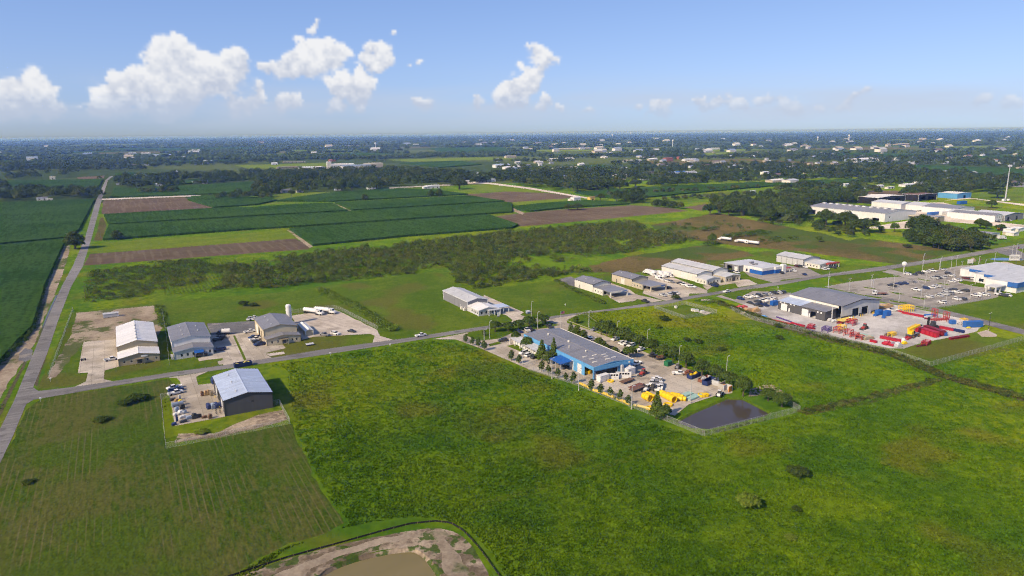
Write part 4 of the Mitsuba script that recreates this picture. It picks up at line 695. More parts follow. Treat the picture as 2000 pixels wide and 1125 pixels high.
# --- grey gabled shop with red fascia
k = thing('workshop', 'pale panelled workshop with a red fascia office at the street bend', 'building')
block(k, 442, 460, 341, 366, 5.4, 7.0, 'lightgrey', 'lightgrey', 'charcoal', holes={'W': [(17.5, 18.5, .1, 2.2, 'door', 'white')]})
for i in range(1, 5): put(k + '__wall_pilaster', box(441.82, 441.98, 341 + i * 5 - .12, 341 + i * 5 + .12, 0, 5.2), 'grey')
block(k, 444, 463, 328.4, 340.8, 3.4, 4.4, 'offwhite', 'lightgrey', 'white', skip='N', holes={'W': wins(2, 10, 4, .9, .9, 2.2, 'charcoal'), 'S': wins(2, 5, 2, 1.1, .8, 2.4, 'charcoal') + wins(9, 17, 4, 1.5, .6, 2.5, 'charcoal') + [(6.5, 7.9, .1, 2.4, 'door', 'charcoal')]})
put(k + '__red_fascia', box(450.5, 463.6, 326.2, 328.0, 2.9, 3.9), 'orangered')
for xx in (450.9, 456.8, 463.2): post(k, xx, 326.5, 2.9, 'white', .18)
# --- steel workshop
k = thing('steel_workshop', 'large charcoal steel workshop with stepped grey roof and white clerestory band', 'building')
m, d, nrm = wall_mesh((322, 263), (322, 232.4), [(0, 0), (30.6, 0), (30.6, 5.1), (0, 5.1)], hw := [(2, 6.2, .1, 4.0), (16, 20.2, .1, 4.0), (21.8, 25, .1, 3.6), (7.2, 8.2, .1, 2.2), (20.5, 21.4, .1, 2.2)])
put(k + '__wall', m, 'darkgrey', 'siding')
fill(k, (322, 263), d, nrm, hw[0], 'roller', 'white'); fill(k, (322, 263), d, nrm, hw[1], 'roller', 'white'); fill(k, (322, 263), d, nrm, hw[3], 'door'); fill(k, (322, 263), d, nrm, hw[4], 'door')
for s in (1.6, 4.4, 8.6, 11.0, 26.2, 28.3):
    put(k + '__wall_light', box(321.86, 321.98, 263 - s - .45, 263 - s + .45, 3.6 if s > 20 else 4.2, 4.5 if s > 20 else 4.95), 'white')
m, d, nrm = wall_mesh((322, 232.4), (331, 232.4), [(0, 0), (9, 0), (9, 6.05), (0, 5.1)]); put(k + '__wall', m, 'darkgrey', 'siding')
m, d, nrm = wall_mesh((331, 263), (322, 263), [(0, 0), (9, 0), (9, 5.1), (0, 6.05)]); put(k + '__wall', m, 'darkgrey', 'siding')
put(k + '__lean_to_roof', slope([(321.7, 263.3, 5.2), (321.7, 248, 5.2), (331.2, 248, 6.25), (331.2, 263.3, 6.25)], ribs=9), 'paleblue', 'roofing')
put(k + '__lean_to_roof', slope([(321.7, 247.9, 5.2), (321.7, 231.9, 5.2), (331.2, 231.9, 6.25), (331.2, 247.9, 6.25)], ribs=9), 'grey', 'roofing')
put(k + '__clerestory', box(331.25, 331.5, 231.2, 263, 6.0, 7.35), 'offwhite', 'siding')
o = [(0, 0), (33, 0), (33, 7.2), (17, 9.6), (0, 7.6)]
m, d, nrm = wall_mesh((331.5, 229.6), (364.5, 229.6), o, hg := [(9.5, 15, 0, 4.9), (17.5, 23, 0, 4.9), (24.5, 25.5, .1, 2.3)]); put(k + '__gable_wall', m, 'lightgrey', 'siding'); fill(k, (331.5, 229.6), d, nrm, hg[2], 'door')
put(k + '__base_course', join([box(331.5, 340.9, 229.3, 229.55, 0, 1.7), box(346.6, 348.9, 229.3, 229.55, 0, 1.7), box(357.2, 364.5, 229.3, 229.55, 0, 1.7)]), 'darkgrey', 'siding')
m, d, nrm = wall_mesh((364.5, 229.6), (364.5, 263), [(0, 0), (33.4, 0), (33.4, 7.2), (0, 7.2)]); put(k + '__wall', m, 'lightgrey', 'siding')
m, d, nrm = wall_mesh((364.5, 263), (331.5, 263), [(0, 0), (33, 0), (33, 7.6), (16, 9.6), (0, 7.2)]); put(k + '__wall', m, 'lightgrey', 'siding')
put(k + '__roof', slope([(331.2, 263.4, 7.66), (331.2, 229.1, 7.66), (348.5, 229.1, 9.75), (348.5, 263.4, 9.75)], ribs=20), 'grey', 'roofing')
put(k + '__roof', slope([(365, 229.1, 7.25), (365, 263.4, 7.25), (348.5, 263.4, 9.75), (348.5, 229.1, 9.75)], ribs=20), 'grey', 'roofing')
put(k + '__verge_trim', join([slope([(331.2, 229.05, 7.6), (331.2, 228.9, 7.6), (348.5, 228.9, 9.69), (348.5, 229.05, 9.69)], .35), slope([(365, 228.9, 7.2), (365, 229.05, 7.2), (348.5, 229.05, 9.69), (348.5, 228.9, 9.69)], .35)]), 'charcoal')
put(k + '__verge_trim', slope([(321.7, 231.85, 5.18), (321.7, 231.7, 5.18), (331.2, 231.7, 6.2), (331.2, 231.85, 6.2)], .3), 'charcoal')
put(k + '__side_annex', join([box(364.8, 369, 244, 263, 0, 3.4)]), 'darkgrey', 'siding')
put(k + '__stack', tube((325.4, 230.6, 0), (325.4, 230.6, 7.6), .3, n=10), 'silver')
for xx in (340.6, 346.9, 348.7, 356.9, 358.4): put(k + '__bollard', tube((xx, 228.4, 0), (xx, 228.4, 1.3), .14, n=8), 'yellow')
put(k + '__yard_deck', box(326, 338, 224.5, 229, .9, 1.1), 'paleyellow')
for xx in (326.4, 330, 334, 337.6): post(k, xx, 224.8, .9, 'tandark', .1)
# --- blue and white store at the right edge
k = thing('store_building', 'large store with white walls and broad royal blue band at the right edge', 'building')
block(k, 478, 540, 214, 232, 6.2, 6.22, 'white', 'lightgrey', 'white', over=.2, ribs=False, holes={'W': [(3, 7, 0, 3.0, 'open')], 'S': [(1, 4.5, .1, 3.2, 'roller', 'white'), (6.5, 10, .1, 3.2, 'roller', 'white'), (12, 15.5, .1, 3.2, 'roller', 'white'), (17.5, 21, .1, 3.2, 'roller', 'white')]})
put(k + '__blue_band', join([box(477.3, 540, 213.3, 213.75, 3.4, 6.5), box(477.3, 477.75, 213.8, 219, 3.4, 6.5)]), 'blue')
block(k, 492, 545, 232.3, 246, 5.6, 5.62, 'white', 'lightgrey', 'white', over=.2, ribs=False, holes={'W': [(3, 6, .8, 2.8, 'window', 'charcoal'), (8, 11, .8, 2.8, 'window', 'charcoal')]})
block(k, 505, 550, 246.3, 262, 5.0, 5.02, 'white', 'lightgrey', 'white', over=.2, ribs=False)
put(k + '__blue_band', join([box(491.3, 491.75, 232.2, 240, 4.6, 6.2), box(504.2, 504.7, 246.2, 256, 4.2, 5.8)]), 'blue')
put(k + '__drive_canopy', box(466, 477, 219.5, 226, 3.6, 4.2), 'lightgrey', 'roofing')
for xx, yy in ((466.6, 220), (466.6, 225.4), (471.5, 220), (471.5, 225.4)): post(k, xx, yy, 3.6, 'lightgrey', .4)
# --- long white warehouse and the works
k = thing('warehouse', 'very long white warehouse with grey roof and row of white ridge vents', 'building')
block(k, 733.5, 791, 466.5, 565, 9.2, 11.8, 'white', 'midgrey', 'white', rx=757, over=.3, holes={'W': [(4, 10, 0, 5.5, 'open'), (60, 66, .1, 5.5, 'roller', 'lightgrey'), (84, 92, 0, 3.5, 'open')], 'S': [(8, 9.5, 4, 6, 'window', 'charcoal'), (40, 41.5, .1, 2.4, 'door')]})
for i in range(11): put(k + '__ridge_vent', box(755.6, 758.4, 471 + i * 8.8, 474.5 + i * 8.8, 11.9, 12.9), 'white')
put(k + '__dock_canopy', box(776, 792, 458, 466.2, 4.2, 4.9), 'cream'); post(k, 776.5, 458.5, 4.2, 'grey', .25); post(k, 791.5, 458.5, 4.2, 'grey', .25)
def simple(name, label, c0, w, dp, e, r, wall, roof, holes=None, ax='y', group=None, cat='building', trim='white', **kw):
    k = thing(name, label, cat, group); x, y = c0
    block(k, x, x + w, y, y + dp, e, r, wall, roof, trim, ax=ax, ribs=False, holes=holes or {'S': wins(w * .25, w * .75, 2, 1.4, 1, 2.3, 'charcoal') + [(w * .45, w * .45 + 1.2, .1, 2.2, 'door', 'grey')]}, **kw)
    return k
simple('works_shed', 'burnt looking black and rust shed frame behind the white works roofs', (900, 585), 62, 30, 9, 10.5, 'black', 'offwhite', {'S': [(3, 14, 0, 7, 'open'), (18, 30, 0, 7, 'open'), (38, 50, 0, 7, 'open')], 'W': []})
simple('works_shed', 'black open sided shed right of the burnt looking shed', (985, 580), 44, 24, 9, 10, 'black', 'brown', {'S': [(4, 18, 0, 6.5, 'open'), (24, 38, 0, 6.5, 'open')], 'W': []})
simple('works_shed', 'long low white roofed works shed, rear one of two', (866, 531), 34, 40, 7, 9, 'white', 'lightgrey', {'S': [(14, 20, 0, 5, 'open')]})
simple('works_shed', 'white gabled works shed with dark door, front one of two', (868, 500), 34, 26, 7, 9.5, 'white', 'lightgrey', {'S': [(22, 28, 0, 5, 'open')], 'W': []})
simple('works_shed', 'tan flat shed half hidden behind the tallest oak', (780, 436), 14, 16, 5.5, 6.0, 'tan', 'grey', {'W': [(2, 4, .1, 2.4, 'door', 'charcoal')], 'S': [(3, 6, .1, 3.6, 'roller', 'tandark')]})
simple('works_shed', 'bright sky blue shed below the far woods', (1064, 570), 36, 28, 7.5, 8.5, 'skyblue', 'offwhite', {'S': [(16, 22, 0, 4.6, 'open')]}, trim='skyblue')
k = simple('depot', 'white two storey office with long grey roofed sheds behind', (829, 402), 15, 46, 7, 9, 'white', 'grey', {'W': [], 'S': wins(2, 13, 4, 1.2, 4.2, 5.6, 'charcoal') + wins(2, 5, 2, 1.2, 1, 2.4, 'charcoal') + wins(10, 13, 2, 1.2, 1, 2.4, 'charcoal') + [(7, 8.4, .1, 2.4, 'door', 'blue')]}, wallS='white')
simple('depot', 'grey metal shed joined to the two storey office', (845, 400), 40, 34, 6.5, 8.5, 'grey', 'lightgrey', {'S': [(6, 10, 0, 4.4, 'open'), (24, 28, 0, 4.4, 'open')]})
simple('depot', 'white gabled front with blue curved emblem beside the two storey office', (842, 434), 22, 26, 5.5, 8, 'white', 'lightgrey', {'W': [], 'S': wins(5, 17, 4, 1.4, .8, 2.4, 'charcoal') + [(10, 11.6, .1, 2.4, 'door', 'brightblue')]})
simple('depot', 'rear grey roofed shed of the depot row', (862, 462), 40, 40, 7, 9.5, 'white', 'grey')
k = simple('garage', 'low grey roofed garage with open bay right of the dark oak clump', (693.5, 341), 22, 17, 4.2, 5.4, 'offwhite', 'midgrey', {'S': [(7, 18, 0, 3.2, 'open')], 'W': []})
for i, (p, w, c, lab) in enumerate((((767.4, 361.7), 9, 'orange', 'white caravan with orange flank'), ((761.4, 353.2), 9, 'white', 'plain white caravan'), ((737.8, 341.9), 7, 'cream', 'cream caravan at the front'), ((734.9, 338), 9, 'offwhite', 'off white caravan at the front right'), ((769.8, 350.8), 16, 'white', 'long white caravan at the picture edge'))):
    simple('site_cabin', lab + ' on the caravan site at the right edge', p, w, 7, 3.0, 3.6, c, 'white', {'S': wins(2, w - 2, 2, 1, 1, 2)}, cat='cabin')
# mast
k = thing('cell_mast', 'tall pale steel mast with antenna platform on the right horizon', 'mast')
mx, my = (1090.5, 518.8)
put(k + '__pole', tube((mx, my, 0), (mx, my, 49), .95, .45, n=12), 'lightgrey')
put(k + '__platform', join([tube((mx, my, 48.2), (mx, my, 48.6), 2.2, n=12)]), 'lightgrey')
for a in range(12): put(k + '__antenna', box(mx + 2.3 * math.cos(a * .524) - .22, mx + 2.3 * math.cos(a * .524) + .22, my + 2.3 * math.sin(a * .524) - .15, my + 2.3 * math.sin(a * .524) + .15, 47.2, 49.9), 'white')
put(k + '__equipment_hut', box(mx - 9, mx - 5, my - 3, my, 0, 3), 'white'); put(k + '__equipment_hut', box(mx + 4, mx + 7, my - 3, my, 0, 2.4), 'white')

# ================================================================ PLANTS
def leaf_cloud(centres, radii, n, size, tone, rng, flatness=.75, inner=.25):
    """n leaf clumps spread over lobes (ellipsoids): bent four-sided sprays, facing roughly outward"""
    centres, radii = np.array(centres, float), np.array(radii, float)
    w = (radii ** 2).sum(1) if radii.ndim == 2 else radii ** 2
    pick = rng.choice(len(centres), n, p=w / w.sum())
    d = rng.normal(size=(n, 3)); d /= np.linalg.norm(d, axis=1, keepdims=True); d[:, 2] = np.where(d[:, 2] < -.35, -d[:, 2] * .5, d[:, 2])
    rr = np.where(rng.random(n) < inner, rng.uniform(.45, .9, n), rng.uniform(.88, 1.10, n))
    R_ = radii[pick] if radii.ndim == 2 else np.stack([radii[pick]] * 3, 1)
    p = centres[pick] + d * R_ * rr[:, None]
    nm = d * flatness + rng.normal(size=(n, 3)) * .55 + [0, 0, .25]; nm /= np.linalg.norm(nm, axis=1, keepdims=True)
    a = np.cross(nm, rng.normal(size=(n, 3))); a /= np.linalg.norm(a, axis=1, keepdims=True); b = np.cross(nm, a)
    s = size * rng.uniform(.6, 1.35, (n, 1))
    bend = nm * s * .28
    v = np.stack([p - a * s - bend, p - b * s * .7, p + a * s - bend, p + b * s * .7], 1).reshape(-1, 3)
    i = np.arange(n) * 4
    f = np.vstack([np.stack([i, i + 1, i + 3], 1), np.stack([i + 1, i + 2, i + 3], 1)])
    t = np.array(tone)[None] * rng.uniform(.72, 1.3, (n, 1)) * (1 + rng.normal(size=(n, 3)) * .05)
    q = (np.clip(np.sqrt(np.clip(t, 0, 1)), 0, 1) * 255).round()
    uv = np.repeat(np.c_[q[:, 0] * 256 + q[:, 1] + .5, q[:, 2] + .5], 4, 0)
    return v, f, uv
DARK, MID, FRESH, OLIVE = (.054, .084, .021), (.092, .136, .026), (.140, .200, .026), (.110, .120, .030)

def tree_group(name, h, w, kind, n, size, tone, seed):
    """a tree of unit place at the origin: tapered trunk with limbs, crown of leaf sprays in clumps"""
    r = np.random.default_rng(seed)
    trunk = [tube((0, 0, 0), (0, 0, h * .45), .05 * w, .028 * w, n=7)]
    cs, rs = [], []
    if kind == 'cone':
        for zz in np.linspace(.22, .93, 7):
            cs.append((0, 0, h * zz)); rs.append((w * .5 * (1.12 - zz) * r.uniform(.85, 1.1), w * .5 * (1.12 - zz) * r.uniform(.85, 1.1), h * .12))
    elif kind == 'egg':
        for zz, q in ((.28, .8), (.48, 1.0), (.66, .82), (.84, .5)):
            for _ in range(2): cs.append((r.normal() * w * .05, r.normal() * w * .05, h * zz)); rs.append((w * .46 * q, w * .46 * q, h * .16))
    else:
        m = 11 if kind == 'oak' else 8
        for i in range(m):
            a = i * 2.4 + r.uniform(-.4, .4); q = w * .5 * math.sqrt((i + .3) / m) * .78; zz = h * (.68 - .34 * (q / (w * .5)) ** 1.3 + r.uniform(-.06, .06))
            c = (q * math.cos(a), q * math.sin(a), zz); cs.append(c); rr = w * (.23 if kind == 'oak' else .24) * r.uniform(.8, 1.25); rs.append((rr, rr, max(rr * .82, h * .24)))
            if i > 2: trunk.append(tube((0, 0, h * r.uniform(.22, .4)), (c[0] * .8, c[1] * .8, c[2] - rr * .2), .022 * w, .008 * w, n=5))
    v, f, uv = leaf_cloud(cs, rs, n, size, tone, r)
    tv, tf = join(trunk)
    scene[name] = {'type': 'shapegroup', 'trunk': mikit.ply((tv, tf), 'paint', uv=pack(PAL['bark'], len(tv))), 'crown': mikit.ply((v, f), 'leaf', uv=uv)}
KINDS = {}
for i, a in enumerate((('round', 8, 8.4, 1700, .42, (.085, .130, .026)), ('round', 8, 8.0, 1700, .42, (.075, .118, .024)), ('egg', 9, 5.0, 1100, .30, MID), ('egg', 5, 2.6, 420, .24, (.070, .110, .024)), ('cone', 9, 5.2, 1000, .32, (.10, .150, .026)), ('oak', 15, 17, 3400, .66, (.060, .090, .022)), ('oak', 14, 15, 3000, .62, (.070, .100, .024)), ('round', 12, 11, 1300, .70, DARK), ('oak', 12, 13, 1500, .70, (.060, .092, .024)), ('round', 11, 9, 1150, .64, (.085, .126, .028)), ('egg', 14, 8, 1000, .62, (.072, .108, .025)), ('oak', 13, 14, 1400, .70, (.088, .108, .032)), ('round', 10, 9, 1100, .62, (.050, .084, .028)), ('round', 3.2, 4.2, 900, .27, (.060, .090, .020)), ('round', 2.2, 3.0, 800, .2, (.150, .205, .026)))):
    nm = ('tree_round_a', 'tree_round_b', 'tree_egg', 'tree_small', 'tree_cone', 'tree_oak_a', 'tree_oak_b', 'tree_wood_a', 'tree_wood_b', 'tree_wood_c', 'tree_wood_d', 'tree_wood_e', 'tree_wood_f', 'bush_dark', 'bush_fresh')[i]
    tree_group(nm, a[1], a[2], a[0], a[3], a[4], a[5], 100 + i); KINDS[nm] = (a[1], a[2])
def plant(kind, name, x, y, h, w, label, cat='tree', group=None):
    k = thing(name, label, cat, group); H, W_ = KINDS[kind]
    scene[k] = {'type': 'instance', 'g': {'type': 'ref', 'id': kind}, 'to_world': T().translate((x, y, 0)).rotate((0, 0, 1), float(rng.uniform(0, 360))).scale((w / W_, w / W_ * rng.uniform(.92, 1.08), h / H))}
N_TREES = [0]
ORD = 'first second third fourth fifth sixth seventh eighth ninth tenth eleventh twelfth thirteenth fourteenth fifteenth sixteenth'.split()
def trees(kind, name, spots, h, w, label, cat='tree', group=None):
    for s in spots:
        q = rng.uniform(.86, 1.16)
        plant(kind, name, s[0], s[1], h * q, w * rng.uniform(.9, 1.12) * q ** .5, label.replace('NTH', ORD[spots.index(s)]) if 'NTH' in label else label, cat, group); N_TREES[0] += 1
# round trees along the east edge of the blue workshop lot
for i, p in enumerate(sorted([(203.8, 273.5), (204.5, 269.7), (203.8, 262.2), (204.3, 255.6), (204.8, 251.6), (205.7, 245.9), (204.7, 235.9), (205.3, 228.8), (207.9, 272.6)] + [(205.8, 223), (204.8, 213.6), (202.5, 201.7), (202.5, 193.7), (203.4, 187.4), (200.2, 177.4)], key=lambda t: -t[1])):
    plant(('tree_round_a', 'tree_round_b')[i % 2], 'shade_tree', p[0] + 1.0, p[1], 8.4 * rng.uniform(.88, 1.12), 6.1 * rng.uniform(.92, 1.08), 'dense round shade tree, ' + ORD[i] + ' from the street, east edge of the blue workshop lot', 'tree', 'row of round trees beside the blue workshop lot')
trees('tree_small', 'lot_tree', [(140, 296.2), (140.9, 290.7), (142, 286.4), (142.3, 280.9), (145.8, 261.1), (146.8, 256), (149.7, 241.5), (150.3, 236.8), (151.2, 231.3), (151.9, 226), (153, 222.5), (154.6, 212.2), (155.6, 207.3), (157, 202.8), (157.3, 197.5), (157.9, 193.1)], 4.6, 2.7, 'small oval tree, NTH from the street in the row along the blue workshop fence', 'tree', 'small oval trees along the west fence')
trees('tree_round_b', 'front_tree', [(161.2, 305.3), (167.4, 302.7), (173.5, 302.7), (180.3, 303.2), (189.4, 304.4)], 6.4, 6.2, 'round dark tree, NTH from the left on the front lawn of the blue workshop', 'tree', 'round trees on the front lawn')
for p, kd, h, w, lab in (([(161.3, 284)][0], 'tree_round_a', 6.5, 4.6, 'slim tree at the north end of the blue workshop office'), ([(160.3, 271.6)][0], 'tree_round_a', 7, 5.6, 'light green tree before the blue workshop office'), ([(158.1, 254.9)][0], 'tree_cone', 9.2, 6.4, 'bright cone shaped tree before the blue workshop'), ([(161.6, 250.6)][0], 'tree_cone', 10.5, 5.2, 'tallest dark conifer beside the blue canopy'), ([(157.4, 248.6)][0], 'tree_egg', 6, 4.6, 'bushy tree in front of the tallest conifer'),
    ([(188.2, 276)][0], 'tree_cone', 8, 5.5, 'first tree of the trio behind the blue workshop'), ([(188.7, 271.7)][0], 'tree_egg', 8, 5.5, 'second tree of the trio behind the blue workshop'), ([(189.8, 267.6)][0], 'tree_egg', 6.5, 5, 'third, lowest tree of the trio behind the blue workshop'), ([(187.8, 252.4)][0], 'tree_egg', 7, 5.4, 'first tree of the pair along the east wall of the blue workshop'), ([(186.9, 247.3)][0], 'tree_egg', 6.6, 5.4, 'second tree of the pair along the east wall of the blue workshop'), ([(188.2, 240.7)][0], 'tree_egg', 5.2, 4.6, 'low tree by the cars on the east side of the blue workshop'), ([(193.7, 236.9)][0], 'tree_round_a', 6.2, 6.0, 'light green tree alone amid the east car park of the blue workshop'), ([(205.9, 297.2)][0], 'tree_egg', 4.5, 3.5, 'small tree on the lawn by the east drive'),
    ([(158.4, 177.8)][0], 'tree_cone', 10, 6.2, 'tall bushy tree before the yellow pipes'), ([(160.1, 175.9)][0], 'tree_round_a', 6.2, 5.4, 'shorter leafy tree at the pond corner'), ([(205.7, 169.3)][0], 'tree_round_a', 5.6, 5.6, 'round tree at the east end of the pond, left one'), ([(205.3, 162.5)][0], 'tree_round_b', 6.2, 6.4, 'round tree at the east end of the pond, right one'), ([(153.1, 302.2)][0], 'tree_small', 3.4, 2.6, 'small tree on the lawn at the street corner of the lot')):
    plant(kd, 'lot_tree', p[0], p[1], h, w, lab)
# big single trees further away
for p, kd, h, w, lab in (([(-39, 746.3)][0], 'tree_wood_d', 16.5, 18, 'large dark tree leaning over the main road'), ([(-5.2, 792.5)][0], 'tree_wood_d', 9.5, 12.5, 'lone round tree at the cane edge beside the main road'), ([(328.8, 1043.6)][0], 'tree_wood_d', 11, 13, 'lone dense tree amid the cane fields'), ([(435.7, 1038.8)][0], 'tree_wood_d', 13, 13, 'left one of two oaks at the cane edge'), ([(451.6, 1041.4)][0], 'tree_wood_d', 14, 14, 'right one of two oaks at the cane edge'), ([(545.7, 1164.8)][0], 'tree_oak_a', 22, 29, 'broad oak at the corner of the farm lane'), ([(251.3, 1189.4)][0], 'tree_oak_b', 14, 9, 'narrow tree on the bright grass before the wood'),
    ([(514.6, 763.6)][0], 'tree_oak_b', 9, 12, 'left one of the spreading oak pair at the soil edge'), ([(526.1, 759.5)][0], 'tree_oak_a', 9.5, 15, 'right one of the spreading oak pair at the soil edge'), ([(630, 849.5)][0], 'tree_oak_a', 11, 14, 'oak beside the small yellow shed'), ([(462.3, 454.2)][0], 'tree_round_a', 11, 8, 'tall bushy tree at the edge of the dry clearing'), ([(839.3, 1023.6)][0], 'tree_oak_a', 16, 24, 'spreading oak on the mown park grass'),
    ((668.8, 386.5), 'tree_oak_a', 22, 30, 'tallest broad oak in the eastern clump'), ((658.6, 484.3), 'tree_oak_b', 19, 20, 'left oak standing before the long white warehouse'), ((661.7, 463.6), 'tree_oak_a', 18.5, 22, 'middle oak standing before the long white warehouse'), ((643.1, 429.7), 'tree_oak_b', 16, 25, 'right oak standing before the long white warehouse'), ((670.4, 415.1), 'tree_round_a', 10, 8, 'bushy tree on the green rise by the warehouse yard'), ((665.5, 426.1), 'tree_round_b', 6, 6, 'small round tree on the green rise'), ((554.2, 412.7), 'tree_round_b', 6, 6, 'small tree alone on the dry grass field'), ((761.9, 382), 'tree_oak_b', 12, 12, 'left tree behind the low garage'), ((763.2, 376.6), 'tree_oak_a', 9, 9, 'right tree behind the low garage'), ((761.9, 362.8), 'tree_round_b', 8, 9, 'round tree near the caravans'), ((976.2, 479.1), 'tree_round_b', 12, 12, 'lone bush tree on the works field'), ((1121.9, 544.8), 'tree_oak_b', 14, 22, 'light tree clump left of the mast'),
    ((289, 311.2), 'bush_dark', 3, 5, 'round bush in the meadow by the pump station')):
    plant(kd, 'lone_tree', p[0], p[1], h, w, lab)
# shrubs in the meadow
for p, kd, h, w, lab in (([(165.8, 124)][0], 'bush_dark', 3.4, 5.8, 'dark round shrub alone in the right meadow'), ([(140.3, 118.8)][0], 'bush_fresh', 4.0, 6.6, 'bright green round shrub in the right meadow'), ([(149.3, 111.1)][0], 'bush_dark', 1.6, 2.4, 'small dark shrub near the bright shrub'), ([(136.8, 102.5)][0], 'bush_fresh', 1.3, 3.2, 'low pale green shrub at the bottom of the meadow'), ([(194.5, 115.4)][0], 'bush_fresh', 1.0, 2.2, 'tiny shrub in the right meadow'),
    ([(-2.4, 293.8)][0], 'bush_dark', 2.8, 7.5, 'wide dark shrub thicket near the street corner'), ([(-6.5, 291.4)][0], 'bush_dark', 2.0, 5.5, 'low dark shrub beside the wide thicket'), ([(-14, 277.8)][0], 'bush_dark', 1.6, 5.5, 'low shrub patch in the mown field'), ([(-32.6, 235.8)][0], 'bush_dark', 1.0, 3.4, 'small dark shrub at the left edge of the mown field'), ([(16.1, 247.7)][0], 'bush_fresh', 1.3, 5, 'bright weed clump inside the dark workshop fence'),
    ((249.5, 277.3), 'bush_dark', 3.4, 5, 'bush nearest the pump station fence'), ((236.9, 268.1), 'bush_fresh', 2.4, 3.6, 'bush between the tree row and the pump station'), ((233.5, 242.8), 'bush_dark', 2.2, 3.4, 'left one of two dark bushes in the middle meadow'), ((236.1, 237.6), 'bush_dark', 2.2, 4.0, 'right one of two dark bushes in the middle meadow'), ((237.2, 223.5), 'bush_dark', 1.6, 4, 'low bush in the middle meadow'), ((274.4, 221.8), 'bush_dark', 2.4, 3.6, 'dark bush by two white pipes'), ((291.1, 236.7), 'bush_dark', 2.4, 4, 'bush on the ditch line of the steel yard'),
    ((58.9, 434.4), 'bush_dark', 3.2, 6, 'dark bush in the paddock, left one'), ((63.5, 430.1), 'bush_dark', 2.2, 5, 'dark bush in the paddock, right one'), ((588.8, 351.6), 'bush_dark', 3.5, 7, 'bush below the eastern clump'), ((613.2, 312.5), 'bush_dark', 2.6, 6, 'bush beside the road at the oak clump')):
    plant(kd, 'shrub', p[0], p[1], h, w, lab, 'shrub')

# ---- masses of leaves drawn as one mesh
def mass(name, label, blobs, tone_list, per, size, seed, kind='stuff', cat=None):
    """blobs (x, y, w, h): foliage mounds standing on the ground, all in one mesh"""
    r = np.random.default_rng(seed); V, F, U, n = [], [], [], 0
    bl = np.array(blobs, float); tones = np.array(tone_list)
    m = len(bl); k = per
    idx = np.repeat(np.arange(m), k); N = len(idx)
    d = r.normal(size=(N, 3)); d /= np.linalg.norm(d, axis=1, keepdims=True); d[:, 2] = np.abs(d[:, 2]) * 1.0 - .12
    rad = np.where(r.random(N) < .2, r.uniform(.5, .9, N), r.uniform(.86, 1.12, N))[:, None]
    w, h = bl[idx, 2:3], bl[idx, 3:4]
    p = np.c_[bl[idx, :2], h[:, 0] * .42] + d * np.hstack([w * .5, w * .5, h * .56]) * rad
    nm = d * .8 + r.normal(size=(N, 3)) * .45 + [0, 0, .3]; nm /= np.linalg.norm(nm, axis=1, keepdims=True)
    a = np.cross(nm, r.normal(size=(N, 3))); a /= np.linalg.norm(a, axis=1, keepdims=True); b = np.cross(nm, a)
    s = size * np.sqrt(w / bl[:, 2].mean()) * r.uniform(.65, 1.3, (N, 1)); bend = nm * s * .28
    v = np.stack([p - a * s - bend, p - b * s * .75, p + a * s - bend, p + b * s * .75], 1).reshape(-1, 3)
    v[:, 2] = np.maximum(v[:, 2], .03)
    i = np.arange(N) * 4; f = np.vstack([np.stack([i, i + 1, i + 3], 1), np.stack([i + 1, i + 2, i + 3], 1)])
    t = (tones[r.integers(0, len(tones), m)] * r.uniform(.75, 1.25, (m, 1)))[idx] * r.uniform(.75, 1.25, (N, 1))
    q = (np.sqrt(np.clip(t, 0, 1)) * 255).round(); uv = np.repeat(np.c_[q[:, 0] * 256 + q[:, 1] + .5, q[:, 2] + .5], 4, 0)
    key = thing(name, label, cat, None, kind)
    scene[key] = mikit.ply((v, f), 'leaf', uv=uv)
def canopy(name, label, blobs, tones, seed, rings=4, seg=8):
    """woods seen from afar: closed, lumpy crowns standing shoulder to shoulder, one mesh"""
    g = np.random.default_rng(seed); b = np.array(blobs, float); m = len(b)
    th = np.linspace(0, 2 * math.pi, seg, endpoint=False); el = np.linspace(0.0, math.pi / 2, rings + 1)[:-1]
    V = []
    for e in el:
        rad = g.uniform(.72, 1.2, (m, seg)) * math.cos(e); hh = b[:, 3:4] * (.12 + .88 * math.sin(e)) * g.uniform(.85, 1.12, (m, seg))
        a = th[None] + g.uniform(-.25, .25, (m, seg)) + e
        V.append(np.stack([b[:, :1] + np.cos(a) * rad * b[:, 2:3] * .5, b[:, 1:2] + np.sin(a) * rad * b[:, 2:3] * .5, hh if e else hh * 0], -1))
    V = np.stack(V, 1).reshape(m, rings * seg, 3); top = np.stack([b[:, 0], b[:, 1], b[:, 3] * g.uniform(.95, 1.15, m)], 1)[:, None]
    V = np.concatenate([V, top], 1); n1 = rings * seg + 1; i = np.arange(seg); j = (i + 1) % seg; F = []
    for q in range(rings - 1): F += [np.stack([q * seg + i, q * seg + j, (q + 1) * seg + j], 1), np.stack([q * seg + i, (q + 1) * seg + j, (q + 1) * seg + i], 1)]
    F.append(np.stack([(rings - 1) * seg + i, (rings - 1) * seg + j, i * 0 + rings * seg], 1)); F = np.vstack(F)
    f = (F[None] + (np.arange(m) * n1)[:, None, None]).reshape(-1, 3)
    t = np.array(tones)[g.integers(0, len(tones), m)] * g.uniform(.7, 1.3, (m, 1)); t = np.repeat(t, n1, 0) * g.uniform(.85, 1.15, (m * n1, 1))
    t = np.repeat(t.reshape(m, n1, 3)[:, :1], n1, 1).reshape(-1, 3)
    q = (np.sqrt(np.clip(t, 0, 1)) * 255).round()
    key = thing(name, label, None, None, 'stuff'); scene[key] = mikit.ply((V.reshape(-1, 3), f), 'canopy', uv=np.c_[q[:, 0] * 256 + q[:, 1] + .5, q[:, 2] + .5])
